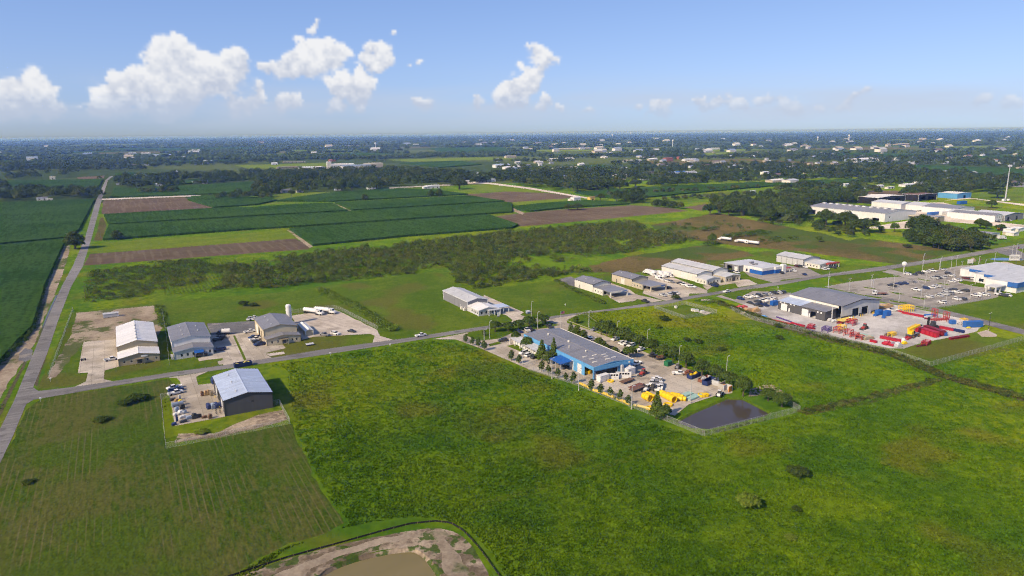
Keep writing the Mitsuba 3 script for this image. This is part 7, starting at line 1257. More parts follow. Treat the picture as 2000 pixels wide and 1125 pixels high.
# ---- steel yard
def beam(p, q, w, h, col, label, z=.1, name='steel_beam'):
    """a box girder with flanges and stiffeners lying on sleepers"""
    k = thing(name, label, 'beam'); p, q = np.array(p), np.array(q); L = np.linalg.norm(q - p); ang = math.degrees(math.atan2(*(q - p)[::-1])); c = (p + q) / 2
    parts = [('web', box(-L / 2, L / 2, -w * .32, w * .32, z + .12, z + h - .12), col), ('flange', box(-L / 2, L / 2, -w / 2, w / 2, z + h - .119, z + h), col), ('flange', box(-L / 2, L / 2, -w / 2, w / 2, z, z + .119), col)]
    n = max(2, int(L / 2.5))
    parts += [('stiffener', box(-L / 2 + (i + .5) * L / n - .06, -L / 2 + (i + .5) * L / n + .06, -w / 2 + .02, w / 2 - .02, z + .121, z + h - .121), col) for i in range(n)]
    parts += [('sleeper', box(x_ - .15, x_ + .15, -w * .7, w * .7, 0, z - .002), 'wood') for x_ in (-L * .35, L * .35)]
    turned(parts, c, ang, k)
for a, b, w, h, c, lab in (((299.6, 251), (301.1, 236.7), 1.4, .5, 'orangered', 'orange red beam lying nearest the fence at the west of the yard'), ((306.5, 250.9), (304.8, 239.8), .8, .5, 'purple', 'thin violet beam behind the orange red beam'), ((302.9, 238.3), (303.5, 230.4), 1.6, .7, 'red', 'dark red beam in the middle of the fence row'), ((301.3, 235.9), (300.2, 229.8), 1.0, .4, 'bluegrey', 'pale blue beam next to the fence'), ((300.2, 229.8), (299.9, 220.6), 1.0, .5, 'purple', 'violet blue beam at the end of the fence row'), ((302.3, 228.5), (304.2, 224.4), 1.4, .6, 'darkred', 'short dark red beam above the violet one'),
    ((317.9, 198), (319.8, 188.4), 1.9, 1.2, 'red', 'large bright red girder in the south of the yard'), ((372.6, 221), (373.8, 209.8), 1.6, 1.0, 'red', 'large red girder along the north side of the yard'), ((374.6, 226.3), (374.5, 221.9), 1.0, .6, 'red', 'thin red beam by the white pickup'), ((368.3, 211.5), (369.4, 206.8), 1.4, .6, 'lightgrey', 'pale steel beam in front of the long red girder'), ((371.4, 208.4), (372.2, 203.9), 1.2, .6, 'darkred', 'dark beam at the end of the pale beam'),
    ((360, 193.4), (360.8, 186.4), 2.0, 1.1, 'red', 'red girder right of the large fork lift'), ((360.9, 188.1), (361.4, 181.9), 2.0, 1.1, 'navy', 'blue red girder at the east of the yard'), ((343.7, 179.1), (356.5, 177.3), 1.6, .9, 'darkred', 'dark red girder lying on the grass'), ((344.6, 196.3), (342.1, 184), 3.0, 2.6, 'red', 'broad deep red truss behind the yellow crane, front'), ((350.5, 195.5), (347.7, 184), 3.0, 2.4, 'darkred', 'broad dark red truss behind the yellow crane, rear'), ((350.8, 189), (348.4, 183.6), 2.4, 1.6, 'blue', 'blue girder at the end of the red trusses'), ((344.4, 199.2), (349, 197.2), 2.0, 1.0, 'bluegrey', 'grey blue machine beam behind the yellow crane'),
    ((308.7, 197.1), (308.9, 193.8), 1.6, .9, 'red', 'red girder stub by the fence, south side'), ((314.9, 208), (316.7, 201.1), 1.2, .5, 'mint', 'pale green pipe row in the south of the yard'), ((319.1, 180.5), (325.9, 179.4), .9, .4, 'maroon', 'thin maroon beam at the south edge')):
    beam(a, b, w, h, c, lab)
def frame(p, ang, l, w, h, col, label, name='steel_cradle', lv=2):
    """an open frame of welded bars"""
    k = thing(name, label, 'rack'); t = .13; parts = []
    nx = max(2, int(l / 1.3) + 1)
    for x_ in np.linspace(-l / 2, l / 2, nx):
        for y_ in (-w / 2, w / 2): parts.append(('upright', box(x_ - t, x_ + t, y_ - t, y_ + t, 0, h), col))
    for j in range(1, lv + 1):
        zz = h * j / lv
        for y_ in (-w / 2, w / 2): parts.append(('rail', box(-l / 2 - t, l / 2 + t, y_ - t * .9, y_ + t * .9, zz - .2, zz + .004), col))
        for x_ in np.linspace(-l / 2, l / 2, nx): parts.append(('crossbar', box(x_ - t * .8, x_ + t * .8, -w / 2 + t, w / 2 - t, zz - .18, zz + .01), col))
    turned(parts, p, ang, k)
for p, a, l, w, h, c, lab in (((327.7, 220.5), 10, 4.6, 3.6, 3.0, 'red', 'red welded frame stack by the yard deck'), ((305.8, 219.1), 15, 4.6, 3, 2.4, 'purple', 'violet and red frame stack by the fence'), ((308.6, 214.6), 10, 3.6, 3, 3.0, 'orangered', 'orange red crate frame by the fence'), ((312.8, 215.6), 10, 3.4, 3, 3.2, 'yellow', 'yellow crate frame behind the orange red one'), ((308.4, 208.5), 10, 3.6, 3, 3.2, 'orangered', 'tall red crate frame with blue load'), ((307.9, 204.8), 10, 3.4, 2.8, 2.6, 'orangered', 'red crate frame in the middle of the row'), ((307.4, 201.7), 10, 3.0, 2.8, 2.2, 'orangered', 'small red crate frame at the end of the row'), ((378.9, 222.7), -15, 7, 3.4, 3.4, 'yellow', 'large yellow frame on the grass at the north side'), ((326.5, 197.5), 5, 4, 2, 1.8, 'yellow', 'yellow and brown frame above the bright red girder'), ((323.7, 197.9), 5, 2, 2, 1.2, 'brown', 'brown low frame beside the yellow one'), ((326.6, 180.6), 12, 5, 2.4, 1.8, 'red', 'red frame on the south grass edge'), ((327.6, 190.2), 10, 4.4, 1.8, 1.0, 'red', 'low red frame below the yellow crane'), ((324.5, 224.8), 10, 2.6, 2.2, 1.0, 'darkred', 'small dark red frame near the deck'), ((305.6, 228), 15, 3.4, 2.4, 1.6, 'red', 'red rack at the fence row end'), ((375.7, 191.3), -15, 3, 2.2, 2.2, 'white', 'white open frame by the royal blue container'), ((379.1, 191.8), -15, 3, 2.0, 2.8, 'yellow', 'yellow rack by the royal blue container'), ((378, 206.4), -18, 1.4, 2.4, 5.0, 'orangered', 'tall red tower frame, left one'), ((376.4, 199.3), -18, 1.4, 2.4, 5.0, 'orangered', 'tall red tower frame, right one'), ((375.7, 201.7), -18, 9, 1.6, 1.1, 'orangered', 'low red frame joining the tower frames'), ((311.7, 186.4), 10, 3, 2.4, 1.6, 'bluegrey', 'grey blue frame in the south corner')):
    frame(p, a, l, w, h, c, lab)
for p, c, w, d, h, lab in (((306.1, 275.5), 'orangered', 7, 3, 1.6, 'long orange red crate in the west of the steel yard'), ((302.3, 273.3), 'white', 4, 2, 1.2, 'white wrapped bundle before the orange red crate'), ((303.4, 268.1), 'wood', 6, 4, 2.0, 'large heap of timber crates in the west of the yard'), ((307, 265.9), 'wood', 5, 3, 2.2, 'timber crates right of the large heap'), ((298.9, 265.2), 'tan', 6, 2.4, 1.0, 'low tan crates at the fence'), ((303, 260.6), 'tandark', 4, 2.4, 1.2, 'dull tan crates beside the blue tray'), ((301.2, 255.3), 'skyblue', 4, 2, .7, 'sky blue tray at the west fence'), ((311.2, 200.1), 'tan', 6, 2.4, 1.6, 'tan timber bundle at the south fence'), ((310.9, 190), 'red', 4, 2.6, 1.4, 'red tank with white top at the south fence, left one'), ((311.4, 187.3), 'red', 3.6, 2.6, 1.4, 'red tank with white top at the south fence, right one'), ((311.5, 185), 'silver', 2.6, 2.4, 2.0, 'grey machine box at the south corner'), ((318.4, 186.1), 'yellow', 2.4, 1.4, 1.4, 'yellow small machine at the south corner'), ((319.6, 187.3), 'white', 1.6, 1.4, 2.4, 'white upright cabinet near the bright red girder'), ((375.5, 233.8), 'wood', 12, 3, 2.0, 'long timber pile behind the steel workshop'), ((324.7, 230.9), 'lightgrey', 2.6, 2, 1.4, 'grey power unit at the steel workshop corner'), ((325.1, 228.7), 'lightgrey', 3.6, 1.6, 1.2, 'grey metal bins right of the power unit'), ((372.5, 185.8), 'yellow', 2.2, 1.4, .7, 'flat yellow piece before the royal blue container'), ((336.5, 226.9), 'white', 2.6, 1.6, 1.4, 'white pressure tank at the gable corner'), ((375, 208.2), 'white', 4, 1.6, 1.0, 'white pipe bundle on the north side')):
    bit(p, c, w, d, h, 'yard_crate', lab, -8)
# the yellow crane
k = thing('mobile_crane', 'yellow rough terrain crane with long boom resting over the red trusses', 'crane'); p = (333.2, 191.1)
turned([('chassis', box(-3.6, 3.6, -1.25, 1.25, .9, 1.7), 'charcoal'), ('deck', box(-3.8, 3.8, -1.35, 1.35, 1.701, 1.85), 'grey'), ('counterweight', box(-3.2, -1.4, -1.1, 1.1, 1.9, 3.3), 'yellow'), ('cab', cabin(-1.2, -1.1, .5, .8, 1.3, 1.86, 3.4, .85), (.02, .024, .03)), ('cab_roof', box(-1.1, .5, -.6, .6, 3.401, 3.5), 'yellow'), ('turntable', tube((-1.6, 0, 1.85), (-1.6, 0, 2.2), 1.1, n=14), 'yellow'), ('boom', move(profile([(-2.8, 3.0), (7.4, 4.4), (7.4, 5.2), (-2.8, 4.2)], 1.0), 0, .9, 0), 'yellow'), ('boom_section', move(profile([(7.41, 4.5), (9.4, 4.75), (9.4, 5.3), (7.41, 5.1)], .75), 0, .9, 0), 'lightgrey'), ('jib', move(profile([(-2.6, 4.25), (5.6, 5.2), (5.6, 5.5), (-2.6, 4.6)], .4), 0, 1.6, 0), 'yellow'), ('hook_block', box(9.0, 9.5, .6, 1.2, 3.9, 4.5), 'charcoal')] + [('wheel', tube((x_, s * 1.26, .85), (x_, s * 1.85, .85), .85, n=14), 'charcoal') for x_ in (-2.4, 2.5) for s in (-1, 1)] + [('hub', tube((x_, s * 1.86, .85), (x_, s * 1.92, .85), .4, n=10), 'orange') for x_ in (-2.4, 2.5) for s in (-1, 1)], p, 4, k)
def mound(name, label, poly, h, mat, seed, cat):
    k = thing(name, label, cat); p = Polygon(poly).buffer(0); c = np.array(p.centroid.coords[0]); ex = np.array([p.exterior.interpolate(t, normalized=True).coords[0] for t in np.linspace(0, 1, 40, endpoint=False)])
    V, n = [], 40
    for j, (s, zz) in enumerate(((1.0, 0), (.8, .4), (.55, .75), (.3, .95), (.1, 1.0))):
        q = c + (ex - c) * s; nz = meshkit.fbm(np.c_[q * .35, np.full(n, j)], 3, seed)
        V.append(np.c_[q, np.full(n, .03) if j == 0 else h * zz * (.65 + .7 * nz)])
    V = np.vstack(V); i = np.arange(n); jn = (i + 1) % n; F = []
    for j in range(4): F += [np.stack([j * n + i, j * n + jn, (j + 1) * n + jn], 1), np.stack([j * n + i, (j + 1) * n + jn, (j + 1) * n + i], 1)]
    V = np.vstack([V, [[*c, V[-n:, 2].mean()]]]); F.append(np.stack([4 * n + i, 4 * n + jn, i * 0 + 5 * n], 1)); F = np.vstack(F)
    if not p.exterior.is_ccw: F = F[:, ::-1]
    scene[k] = mikit.ply((V, F), mat, True)
mound('sand_heap', 'heap of tan sand at the east end of the steel yard', [(367.3, 178.9), (375.8, 179.2), (372.1, 171.8), (367.7, 170.3), (362, 173.8)], 1.3, 'limestone', 3, 'heap')
mound('sand_heap', 'broad pale sand heap by the blue pond', [(564.7, 271.5), (577.9, 271.9), (583.3, 268.5), (575.6, 259.4), (568.4, 258.9), (564.2, 263.2), (562.2, 267.2)], 2.2, 'limestone', 4, 'heap')
mound('dirt_heap', 'brown spoil heap with scrub beside the street at the car park', [(573.3, 291.4), (577.3, 291.5), (572.4, 286.3), (568.6, 285.1), (566.4, 287.2)], 2.0, 'bare_dirt', 5, 'heap')
# small street things
k = thing('monument_sign', 'long white entrance sign on the lawn by the blue pond', 'sign'); a, b = (594.7, 274), (601.2, 270); c = ((a[0] + b[0]) / 2, (a[1] + b[1]) / 2); L = math.dist(a, b)
turned([('panel', box(-L / 2, L / 2, -.3, .3, .6, 4.4), 'white'), ('base', box(-L / 2 - .3, L / 2 + .3, -.5, .5, 0, .6), 'lightgrey')] + [('lettering', box(-L / 2 + .06 * L + i * L * .09, -L / 2 + .06 * L + i * L * .09 + L * .05, -.36, -.301, 1.6, 3.4), 'grey') for i in range(10)], c, math.degrees(math.atan2(b[1] - a[1], b[0] - a[0])), k)
k = thing('billboard', 'white roadside board on the lawn by the car park', 'sign'); p = (552.9, 280.7); turned([('panel', box(-2.4, 2.4, -.12, .12, 1.0, 4.0), 'white'), ('leg', box(-1.9, -1.7, -.1, .1, 0, .999), 'silver'), ('leg', box(1.7, 1.9, -.1, .1, 0, .999), 'silver')], p, -20, k)
k = thing('water_globe', 'white globe on a post at the car park corner', 'globe'); p = (476.9, 285.2); put(k + '__post', tube((*p, 0), (*p, 6), .3, n=8), 'lightgrey'); m_ = trimesh.creation.icosphere(2, 1.7); put(k + '__globe', (np.array(m_.vertices) + [p[0], p[1], 7.4], np.array(m_.faces)), 'white', 'gloss', True)
for p, lab in (((77.5, 310.6), 'white mailbox at the street, left of the pair'), ((106, 309.4), 'white mailbox at the street, right of the pair'), ((-33.3, 336.9), 'white marker post on the lawn at the street corner'), ((-35.1, 312), 'white marker post south of the street corner'), ((221.8, 331.5), 'white box post in the mown lot across the street'), ((364, 298.3), 'white marker at the steel workshop drive')):
    k = thing('mailbox', lab, 'mailbox'); put(k + '__post', box(p[0] - .06, p[0] + .06, p[1] - .06, p[1] + .06, 0, 1.1), 'white'); put(k + '__box', prism(Polygon([(p[0] - .35, p[1] - .2), (p[0] + .35, p[1] - .2), (p[0] + .35, p[1] + .2), (p[0] - .35, p[1] + .2)]), 1.1, 1.6), 'white')
for p, c, l, w, h, lab in (((-11, 446.1), 'lightgrey', 7.5, 2.6, 2.2, 'pale grey roofed trailer shelter alone on the dirt yard'), ((195, 329.1), 'bluegrey', 2.2, 1.6, 1.3, 'grey utility box at the lawn corner'), ((73.2, 331.8), 'charcoal', 3.4, 1.4, .7, 'black and white low sign frame on the lawn')):
    k = thing('shelter' if l > 5 else 'utility_box', lab, 'shelter' if l > 5 else 'box'); turned([('body', box(-l / 2, l / 2, -w / 2, w / 2, .25, h), c), ('roof', slope([(-l / 2 - .2, -w / 2 - .2, h), (l / 2 + .2, -w / 2 - .2, h), (l / 2 + .2, w / 2 + .2, h + .35), (-l / 2 - .2, w / 2 + .2, h + .35)]), 'lightgrey'), ('skid', join([box(-l / 2, l / 2, -w / 2, -w / 2 + .2, 0, .249), box(-l / 2, l / 2, w / 2 - .2, w / 2, 0, .249)]), 'charcoal')], p, 2, k)
k = thing('quad_bike', 'small black four wheeler on the concrete apron', 'quad bike'); p = (-22.2, 362.4); turned([('body', profile([(-1, .4), (1, .4), (1.1, .8), (.3, .75), (0, .95), (-1, .9)], .7), 'charcoal'), ('handlebar', box(.35, .42, -.45, .45, .96, 1.05), 'black')] + [('wheel', tube((x_, s * .42, .32), (x_, s * .68, .32), .32, n=10), 'black') for x_ in (-.75, .75) for s in (-1, 1)], p, 10, k)
for p, lab, w in (((278.3, 282.8), 'pale green pump cabinet on the pump station slab', 2.6), ((277.7, 284.8), 'white pump tank on the pump station slab', 1.8), ((279.4, 279.1), 'low white valve box on the pump station slab', 2.0), ((274, 294.9), 'white vent box in the pump station corner', 1.2)):
    k = thing('pump_cabinet', lab, 'cabinet'); turned([('body', box(-w / 2, w / 2, -.7, .7, .05, 1.3), 'offwhite'), ('lid', box(-w / 2 - .08, w / 2 + .08, -.78, .78, 1.301, 1.4), 'lightgrey')], p, -12, k)

# ================================================================ FAR BUILDINGS among the trees: each a thing with walls, roof, doors and windows
def far(p, w, d, h, wall, roof, label, group=None, name='far_building', cat='building', pitch=.22):
    big = math.hypot(*p) > 1500 and name == 'far_building'
    if big: w, d, h = w * .8, d * .55, h * .7
    k = thing(name, label, cat, group); x, y = p
    x0, x1, y0, y1 = x - w / 2, x + w / 2, y, y + d
    put(k + '__wall', box(x0, x1, y0, y1, 0, h), wall, 'siding')
    if pitch:
        r = h + min(w, d) * .5 * pitch; e = .5
        if w >= d: sl = [[(x0 - e, y0 - e, h), (x1 + e, y0 - e, h), (x1 + e, (y0 + y1) / 2, r), (x0 - e, (y0 + y1) / 2, r)], [(x1 + e, y1 + e, h), (x0 - e, y1 + e, h), (x0 - e, (y0 + y1) / 2, r), (x1 + e, (y0 + y1) / 2, r)]]
        else: sl = [[(x0 - e, y1 + e, h), (x0 - e, y0 - e, h), (x, y0 - e, r), (x, y1 + e, r)], [(x1 + e, y0 - e, h), (x1 + e, y1 + e, h), (x, y1 + e, r), (x, y0 - e, r)]]
        for s in sl: put(k + '__roof', slope([(a, b, c + .15) for a, b, c in s], .14), roof, 'roofing')
    else: put(k + '__roof', box(x0 - .3, x1 + .3, y0 - .3, y1 + .3, h + .002, h + .5), roof, 'roofing')
    n = max(1, int(w / 7))
    for i in range(min(n, 6)):
        xx = x0 + (i + .5) * w / min(n, 6); put(k + ('__door' if i == n // 2 else '__window'), box(xx - 1.2, xx + 1.2, y0 - .08, y0 - .003, .1 if i == n // 2 else 1.0, 2.8), 'charcoal')
SPOTS = [((57.7, 3621.3), 110, 40, 8, 'white', 'offwhite', 'long white works roof far along the left road'), ((216.8, 4009.1), 130, 50, 10, 'white', 'paleblue', 'long pale blue roofed works, left of centre'), ((280.4, 3555.6), 70, 40, 10, 'white', 'white', 'bright white works at the end of the long pale roof'), ((169.7, 4576), 60, 40, 9, 'offwhite', 'white', 'white works roof in the far left town'), ((105.9, 4750.6), 50, 30, 9, 'lightgrey', 'lightgrey', 'pale grey works roof in the far left town'), ((-121.7, 4889.5), 70, 40, 8, 'bluegrey', 'paleblue', 'blue grey works left of the road'), ((54.1, 2813.6), 36, 16, 5, 'offwhite', 'roofbrown', 'long low farm shed before the trees'), ((109.2, 2790.9), 40, 16, 6, 'lightgrey', 'grey', 'grey shed in the clearing'), ((-272.8, 3235.6), 26, 14, 7, 'offwhite', 'paleblue', 'pale house with blue roof in the left woods'), ((-107.4, 1367.9), 15, 10, 4, 'offwhite', 'roofgrey', 'small house before the left tree belt'), ((-96.1, 1341.5), 9, 7, 3, 'cream', 'offwhite', 'shed beside the small house'), ((6.8, 1706.9), 16, 12, 5, 'lightgrey', 'roofgrey', 'house under trees by the main road'), ((50, 2068.8), 14, 8, 4, 'white', 'white', 'white trailer house in the belt'), ((148.9, 1681.4), 9, 7, 4, 'white', 'offwhite', 'tiny white house in the belt of trees'), ((-310.3, 2752.6), 20, 10, 4, 'offwhite', 'offwhite', 'white house at the far left edge'), ((-263.2, 2849.8), 9, 7, 4, 'white', 'white', 'small white shed in the left woods'), ((-214.4, 2841.9), 9, 7, 4, 'white', 'white', 'small white hut in the left woods'), ((324.4, 3002.5), 40, 20, 7, 'offwhite', 'offwhite', 'white depot beyond the left belt'), ((277.1, 2748.4), 60, 20, 6, 'bluegrey', 'lightgrey', 'grey depot roof beyond the left belt'),
    ((262.9, 1283.5), 17, 11, 5, 'stone', 'roofgrey', 'weathered house before the central wood, left one'), ((283, 1268.9), 11, 9, 4, 'stone', 'roofbrown', 'small weathered house before the central wood, right one'), ((352.9, 1276.8), 11, 6, 3, 'white', 'white', 'white caravan in the trees'), ((414.4, 1268.4), 15, 8, 4, 'white', 'offwhite', 'white shed under the wood edge'), ((515.9, 1216.4), 26, 10, 5, 'white', 'white', 'long white hall at the cane field'), ((497.5, 1207.4), 9, 8, 4, 'white', 'white', 'white hut beside the long white hall'), ((604.5, 2115.2), 90, 50, 16, 'white', 'offwhite', 'large white factory block in the centre'), ((564.7, 2119.1), 16, 16, 28, 'offwhite', 'white', 'tall white tower of the factory'), ((631.8, 2062.5), 110, 50, 12, 'offwhite', 'bluegrey', 'grey blue roofed factory hall'), ((689, 2073.9), 70, 40, 18, 'cream', 'cream', 'cream factory block at the right end'), ((508.3, 2099.1), 90, 40, 9, 'offwhite', 'white', 'low white factory wing'), ((466.7, 2231.9), 80, 20, 6, 'tan', 'tandark', 'brown storage row left of the factory'), ((586.1, 2684.8), 100, 20, 4, 'tan', 'tan', 'pale bare yard hall in the distance'), ((727.9, 2679.1), 30, 30, 10, 'roofred', 'roofred', 'red roofed hall in the distance'), ((662.5, 1306.8), 28, 12, 5, 'white', 'white', 'white house row by the farm lane, left'), ((683, 1305.7), 26, 12, 5, 'white', 'lightgrey', 'white house row by the farm lane, right'), ((1000.1, 1829.3), 60, 40, 12, 'white', 'paleblue', 'pale blue store block right of centre'), ((972.8, 1738), 40, 30, 9, 'white', 'white', 'white store at the centre right'), ((846, 1574.7), 30, 20, 7, 'lightgrey', 'bluegrey', 'blue grey shop by the village'), ((777, 1559.8), 20, 14, 5, 'white', 'white', 'white house in the village'), ((633.7, 1314.4), 22, 10, 4, 'white', 'offwhite', 'white long house at the oak'), ((1411.6, 2510.5), 60, 30, 12, 'cream', 'cream', 'cream block on the far right of centre'),
    ((1072.5, 1818.2), 50, 30, 8, 'lightgrey', 'roofgrey', 'grey roofed store in the village'), ((910.3, 1487.5), 60, 36, 9, 'white', 'bluegrey', 'large blue grey store in the village'), ((900.3, 1441.5), 24, 20, 8, 'white', 'white', 'white annex of the blue grey store'), ((1066.2, 1589.9), 90, 40, 9, 'white', 'cream', 'long cream roofed hall in the village'), ((771.6, 1308.3), 34, 12, 5, 'offwhite', 'white', 'white row house in the grove'), ((885.4, 1389.6), 26, 18, 5, 'lightgrey', 'grey', 'grey shed by the grove'), ((844.7, 1294.3), 16, 12, 6, 'bluegrey', 'bluegrey', 'blue grey roofed house in the grove'), ((977.8, 1706.8), 30, 20, 7, 'offwhite', 'lightgrey', 'pale shop at the village edge'), ((1045.9, 1841), 40, 20, 7, 'white', 'white', 'white shop at the village edge'), ((1419.8, 2146.6), 130, 50, 9, 'white', 'offwhite', 'long white hall far beyond the village'), ((2397.3, 3494.7), 300, 60, 8, 'tan', 'cream', 'pale pink brown hall on the far plain'), ((590.6, 852.9), 12, 9, 6, 'white', 'white', 'white barn with its door open by the spreading oaks'), ((585.2, 856.7), 8, 7, 3.5, 'offwhite', 'offwhite', 'low white shed joined to the barn'), ((617.1, 851.2), 9, 7, 5, 'paleyellow', 'roofred', 'small yellow shed with red roof'), ((749.1, 1059.7), 9, 7, 4, 'lightgrey', 'grey', 'grey hut in the park'), ((996, 1352.3), 18, 14, 6, 'stone', 'roofgrey', 'grey gabled house in the grove'), ((1071.2, 1358.4), 50, 20, 6, 'lightgrey', 'lightgrey', 'grey hall right of the village'), ((1008.1, 1268.8), 60, 26, 7, 'white', 'offwhite', 'long white roofed hall right of the village'), ((1119.7, 1389.5), 24, 18, 8, 'white', 'bluegrey', 'gabled pale house right of the village'), ((1140.8, 1336.8), 30, 20, 6, 'tan', 'roofgrey', 'brown hall behind the park'), ((1659.1, 1847.1), 40, 30, 15, 'roofred', 'roofred', 'large terracotta roofed mansion'), ((1803.2, 1946.6), 28, 24, 13, 'roofred', 'roofred', 'smaller terracotta roofed house'), ((1726.8, 1813.5), 70, 30, 9, 'white', 'white', 'white school block by the terracotta mansion'), ((1401.3, 1586.5), 34, 24, 9, 'stone', 'roofbrown', 'brown roofed house left of the stores'), ((1154.1, 1258.7), 70, 26, 9, 'white', 'blue', 'white and blue store with banners'), ((1203.2, 1265.9), 50, 22, 7, 'lightgrey', 'lightgrey', 'grey store right of the banners'), ((1483.8, 1344.1), 40, 20, 6, 'white', 'white', 'white hall on the pasture edge'), ((1464.5, 1275.4), 50, 20, 6, 'white', 'white', 'white hall right on the pasture edge'), ((1264.2, 1090.8), 22, 18, 14, 'offwhite', 'white', 'tall white gate building'), ((914.3, 812.9), 10, 6, 3, 'white', 'white', 'white feed shed on the pale pasture'), ((791, 779.1), 9, 5, 3, 'white', 'white', 'white hut on the pale pasture'), ((1667.3, 1636.4), 40, 30, 10, 'tan', 'roofbrown', 'brown church like house in the far trees'), ((1461, 1484.6), 24, 20, 9, 'stone', 'roofgrey', 'grey steep house in the far trees'), ((1556.4, 1898.7), 60, 24, 7, 'offwhite', 'white', 'white row among the far trees'), ((2799.8, 2895), 120, 40, 9, 'white', 'white', 'white mall on the far plain, left part'), ((2898.6, 2859.8), 120, 40, 9, 'white', 'offwhite', 'white mall on the far plain, right part'),
    ((2071.3, 1397.1), 120, 60, 12, 'white', 'white', 'large white plant in the eastern trees'), ((2082.5, 1454), 50, 30, 10, 'bluegrey', 'bluegrey', 'blue fronted plant left of the large white one'), ((2146.3, 1394.8), 40, 26, 8, 'white', 'offwhite', 'white house right of the large white plant'), ((2059.6, 1247.5), 40, 20, 6, 'white', 'white', 'white farm hall by the far cane'), ((1907, 1168.6), 60, 14, 4, 'offwhite', 'cream', 'long low pale shed by the far cane'), ((2032.3, 1248.9), 12, 10, 6, 'darkred', 'darkred', 'red barn by the far cane'), ((2116.6, 1173.6), 34, 18, 7, 'white', 'white', 'white farmhouse on the far cane edge'), ((2342.3, 1148), 40, 20, 8, 'white', 'roofred', 'white house with red roof far right'), ((2640, 1389.4), 40, 26, 10, 'cream', 'roofred', 'pink gabled house far right'), ((3045, 1736.2), 90, 30, 8, 'white', 'white', 'white hall slanting in the far trees'), ((4493.7, 2748.3), 300, 60, 9, 'tan', 'cream', 'long brown hall on the far eastern plain'), ((4706.6, 2732.1), 150, 50, 12, 'white', 'white', 'white works on the far eastern plain'), ((1437.9, 1097.1), 14, 12, 9, 'white', 'white', 'white cube house with dark door'), ((1423.5, 1108.7), 14, 10, 5, 'white', 'offwhite', 'low white wing left of the cube house'), ((1266.8, 1077.1), 24, 14, 6, 'offwhite', 'cream', 'cream shop at the left of the eastern village'), ((1276.4, 1069.6), 18, 12, 5, 'white', 'white', 'white shop at the left of the eastern village'), ((1116.4, 931.4), 36, 18, 6, 'cream', 'offwhite', 'cream storage hall, left of the pair'), ((1130.9, 907.6), 24, 20, 6.5, 'offwhite', 'lightgrey', 'pale storage hall, right of the pair'), ((1302.6, 992.9), 36, 14, 4, 'lightgrey', 'bluegrey', 'low grey blue roofed row'), ((1682.4, 1229.5), 50, 20, 5, 'lightgrey', 'bluegrey', 'blue grey hall in the trees'), ((1152.8, 810.3), 16, 10, 4, 'white', 'offwhite', 'white trailer home in the clearing, first'), ((1128.3, 773), 20, 10, 4, 'white', 'white', 'white trailer home in the clearing, second'), ((1127.8, 755.7), 12, 8, 4, 'white', 'white', 'white trailer home in the clearing, third'), ((1163.2, 754.4), 22, 10, 4, 'white', 'white', 'white trailer home in the clearing, fourth'), ((1159.8, 732.2), 18, 6, 3, 'offwhite', 'offwhite', 'low pale shed in the clearing'), ((1230.1, 741.5), 30, 12, 4, 'white', 'white', 'white long shed right of the clearing'), ((1289.2, 759.6), 24, 10, 5, 'white', 'white', 'white hall with a green end'), ((1309.7, 760.5), 4, 8, 4, 'green', 'green', 'bright green end block of the white hall'), ((1544.4, 916.6), 12, 10, 7, 'white', 'bluegrey', 'pale blue gabled house in the trees'), ((1427.8, 833.3), 12, 9, 4, 'offwhite', 'offwhite', 'white hut in the eastern trees'), ((1458, 771.3), 30, 22, 8, 'bluegrey', 'grey', 'dark blue grey roofed house in the eastern trees'), ((1416.2, 988.5), 20, 12, 5, 'offwhite', 'bluegrey', 'blue roofed house by the pasture'), ((1405, 968.3), 10, 8, 5, 'white', 'white', 'white house by the pasture'), ((997.3, 807.1), 9, 5, 2.5, 'white', 'white', 'white cart shed on the pale pasture right')]
for p, w, d, h, wl, rf, lab in SPOTS: far(p, w, d, h, wl, rf, lab)
# rows of parked trailers, one by one
g = np.random.default_rng(5)
for px_ in np.linspace(0, 1, 26):
    for row in range(2):
        a, b = (1102.2, 1116.4), (1136.9, 1007.8)
        x = a[0] + (b[0] - a[0]) * px_ + g.normal() * 2; y = a[1] + (b[1] - a[1]) * px_ + row * 22 + g.normal() * 3
        k = thing('parked_trailer', 'white trailer in the long rows parked before the pasture', 'trailer', 'white trailers in rows before the pasture')
        put(k + '__body', box(x - 3.6, x + 3.6, y, y + 2.8, .6, 3.6), ('white', 'offwhite', 'lightgrey')[int(g.integers(0, 3))]); put(k + '__chassis', box(x - 3.4, x + 3.4, y + .3, y + 2.5, .2, .599), 'charcoal')
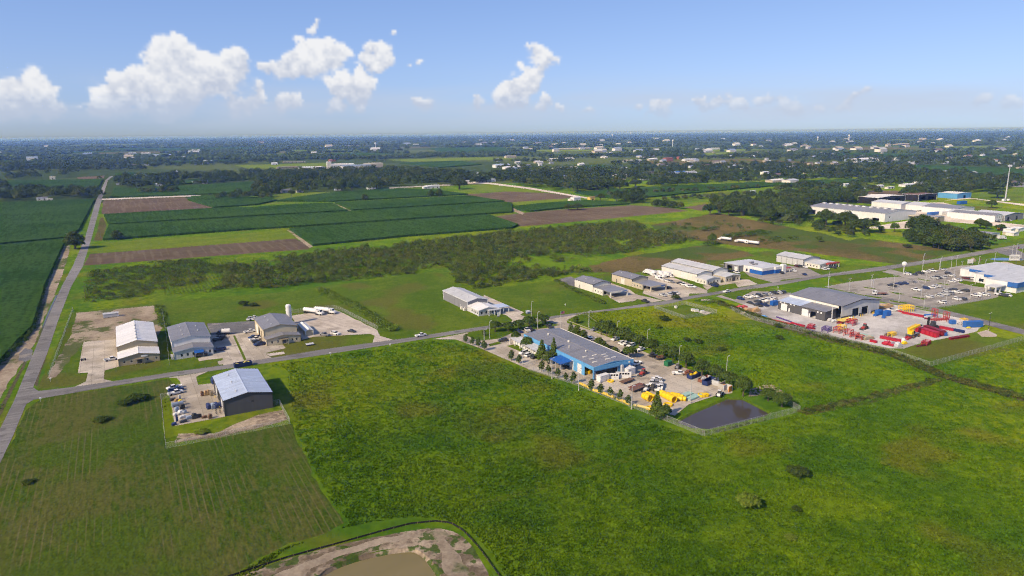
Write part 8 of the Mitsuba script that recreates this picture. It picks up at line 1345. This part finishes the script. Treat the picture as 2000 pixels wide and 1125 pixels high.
# small houses sprinkled through the wooded plain
n = 0
while n < 250:
    d = math.exp(g.uniform(math.log(1500), math.log(9500 if n < 150 else 3600))); a = math.radians(29.3) + (g.uniform(-.66, .66) if n < 150 else g.uniform(-.02, .64)); x, y = d * math.sin(a), d * math.cos(a)
    if shapely.contains_xy(KEEP_CLEAR, x, y) or g.random() > (.35 if a < .45 else 1): continue
    w = g.uniform(10, 22) * (1 if d < 3500 else 2.0 + d / 7000); rf = ('white', 'offwhite', 'lightgrey', 'bluegrey', 'roofgrey', 'roofbrown', 'white', 'cream')[int(g.integers(0, 8))]
    word = rf.replace('roof', '').replace('offwhite', 'white').replace('bluegrey', 'blue grey').replace('lightgrey', 'pale grey')
    far((x, y), w, w * .6, g.uniform(4, 6) * (1 if d < 3500 else 2.2), ('white', 'offwhite', 'cream', 'lightgrey')[int(g.integers(0, 4))], rf, f'far small {word} roofed house dotted among the far trees', f'far {word} roofed houses among the trees', 'far_house', 'house', .5); n += 1
for p, h, lab in (((8853.6, 11575), 60, 'tiny water tower on the horizon'), ((13995.5, 17354.7), 70, 'thin far mast on the horizon'), ((1452.5, 4329), 50, 'white water tower in the far centre'), ((3287.9, 3634.5), 45, 'far pylon among the trees'), ((5289.7, 3744.5), 60, 'far mast in the eastern trees'), ((5191.3, 3965.2), 45, 'far pale mast right of centre')):
    k = thing('far_tower', lab, 'tower'); w = 3 + math.hypot(*p) * .0006; put(k + '__shaft', tube((*p, 0), (*p, h * .8), w * .5, w * .35, n=8), 'offwhite'); put(k + '__tank', tube((*p, h * .8), (*p, h), w, w * .7, n=10), 'white')
# aggregate: utility poles along the main road and street
for i, p in enumerate([(-29.5, 499.6), (-24.1, 796.7), (-18.6, 1218.5), (-12.8, 1707.9)]):
    k = thing('utility_pole', 'wooden utility pole along the main road', 'pole', 'utility poles along the main road'); x, y = p[0] + 5, p[1]
    put(k + '__shaft', tube((x, y, 0), (x, y, 10), .16, .11, n=6), 'bark'); put(k + '__crossarm', box(x - 1.2, x + 1.2, y - .06, y + .06, 9.2, 9.4), 'bark')

# ================================================================ HAZE: the humid summer air, one closed box round camera and land
scene['haze_air'] = {'type': 'homogeneous', 'albedo': {'type': 'rgb', 'value': [.90, .94, .98]}, 'sigma_t': {'type': 'rgb', 'value': [1.6e-5, 3.0e-5, 8.0e-5]}}
scene['haze'] = {'type': 'cube', 'to_world': T().translate((0, 0, 50.5)).scale((39000, 39000, 53.5)), 'bsdf': {'type': 'null'}, 'interior': {'type': 'ref', 'id': 'haze_air'}}
labels['haze'] = {'label': 'pale blue summer haze over the whole plain', 'kind': 'stuff'}
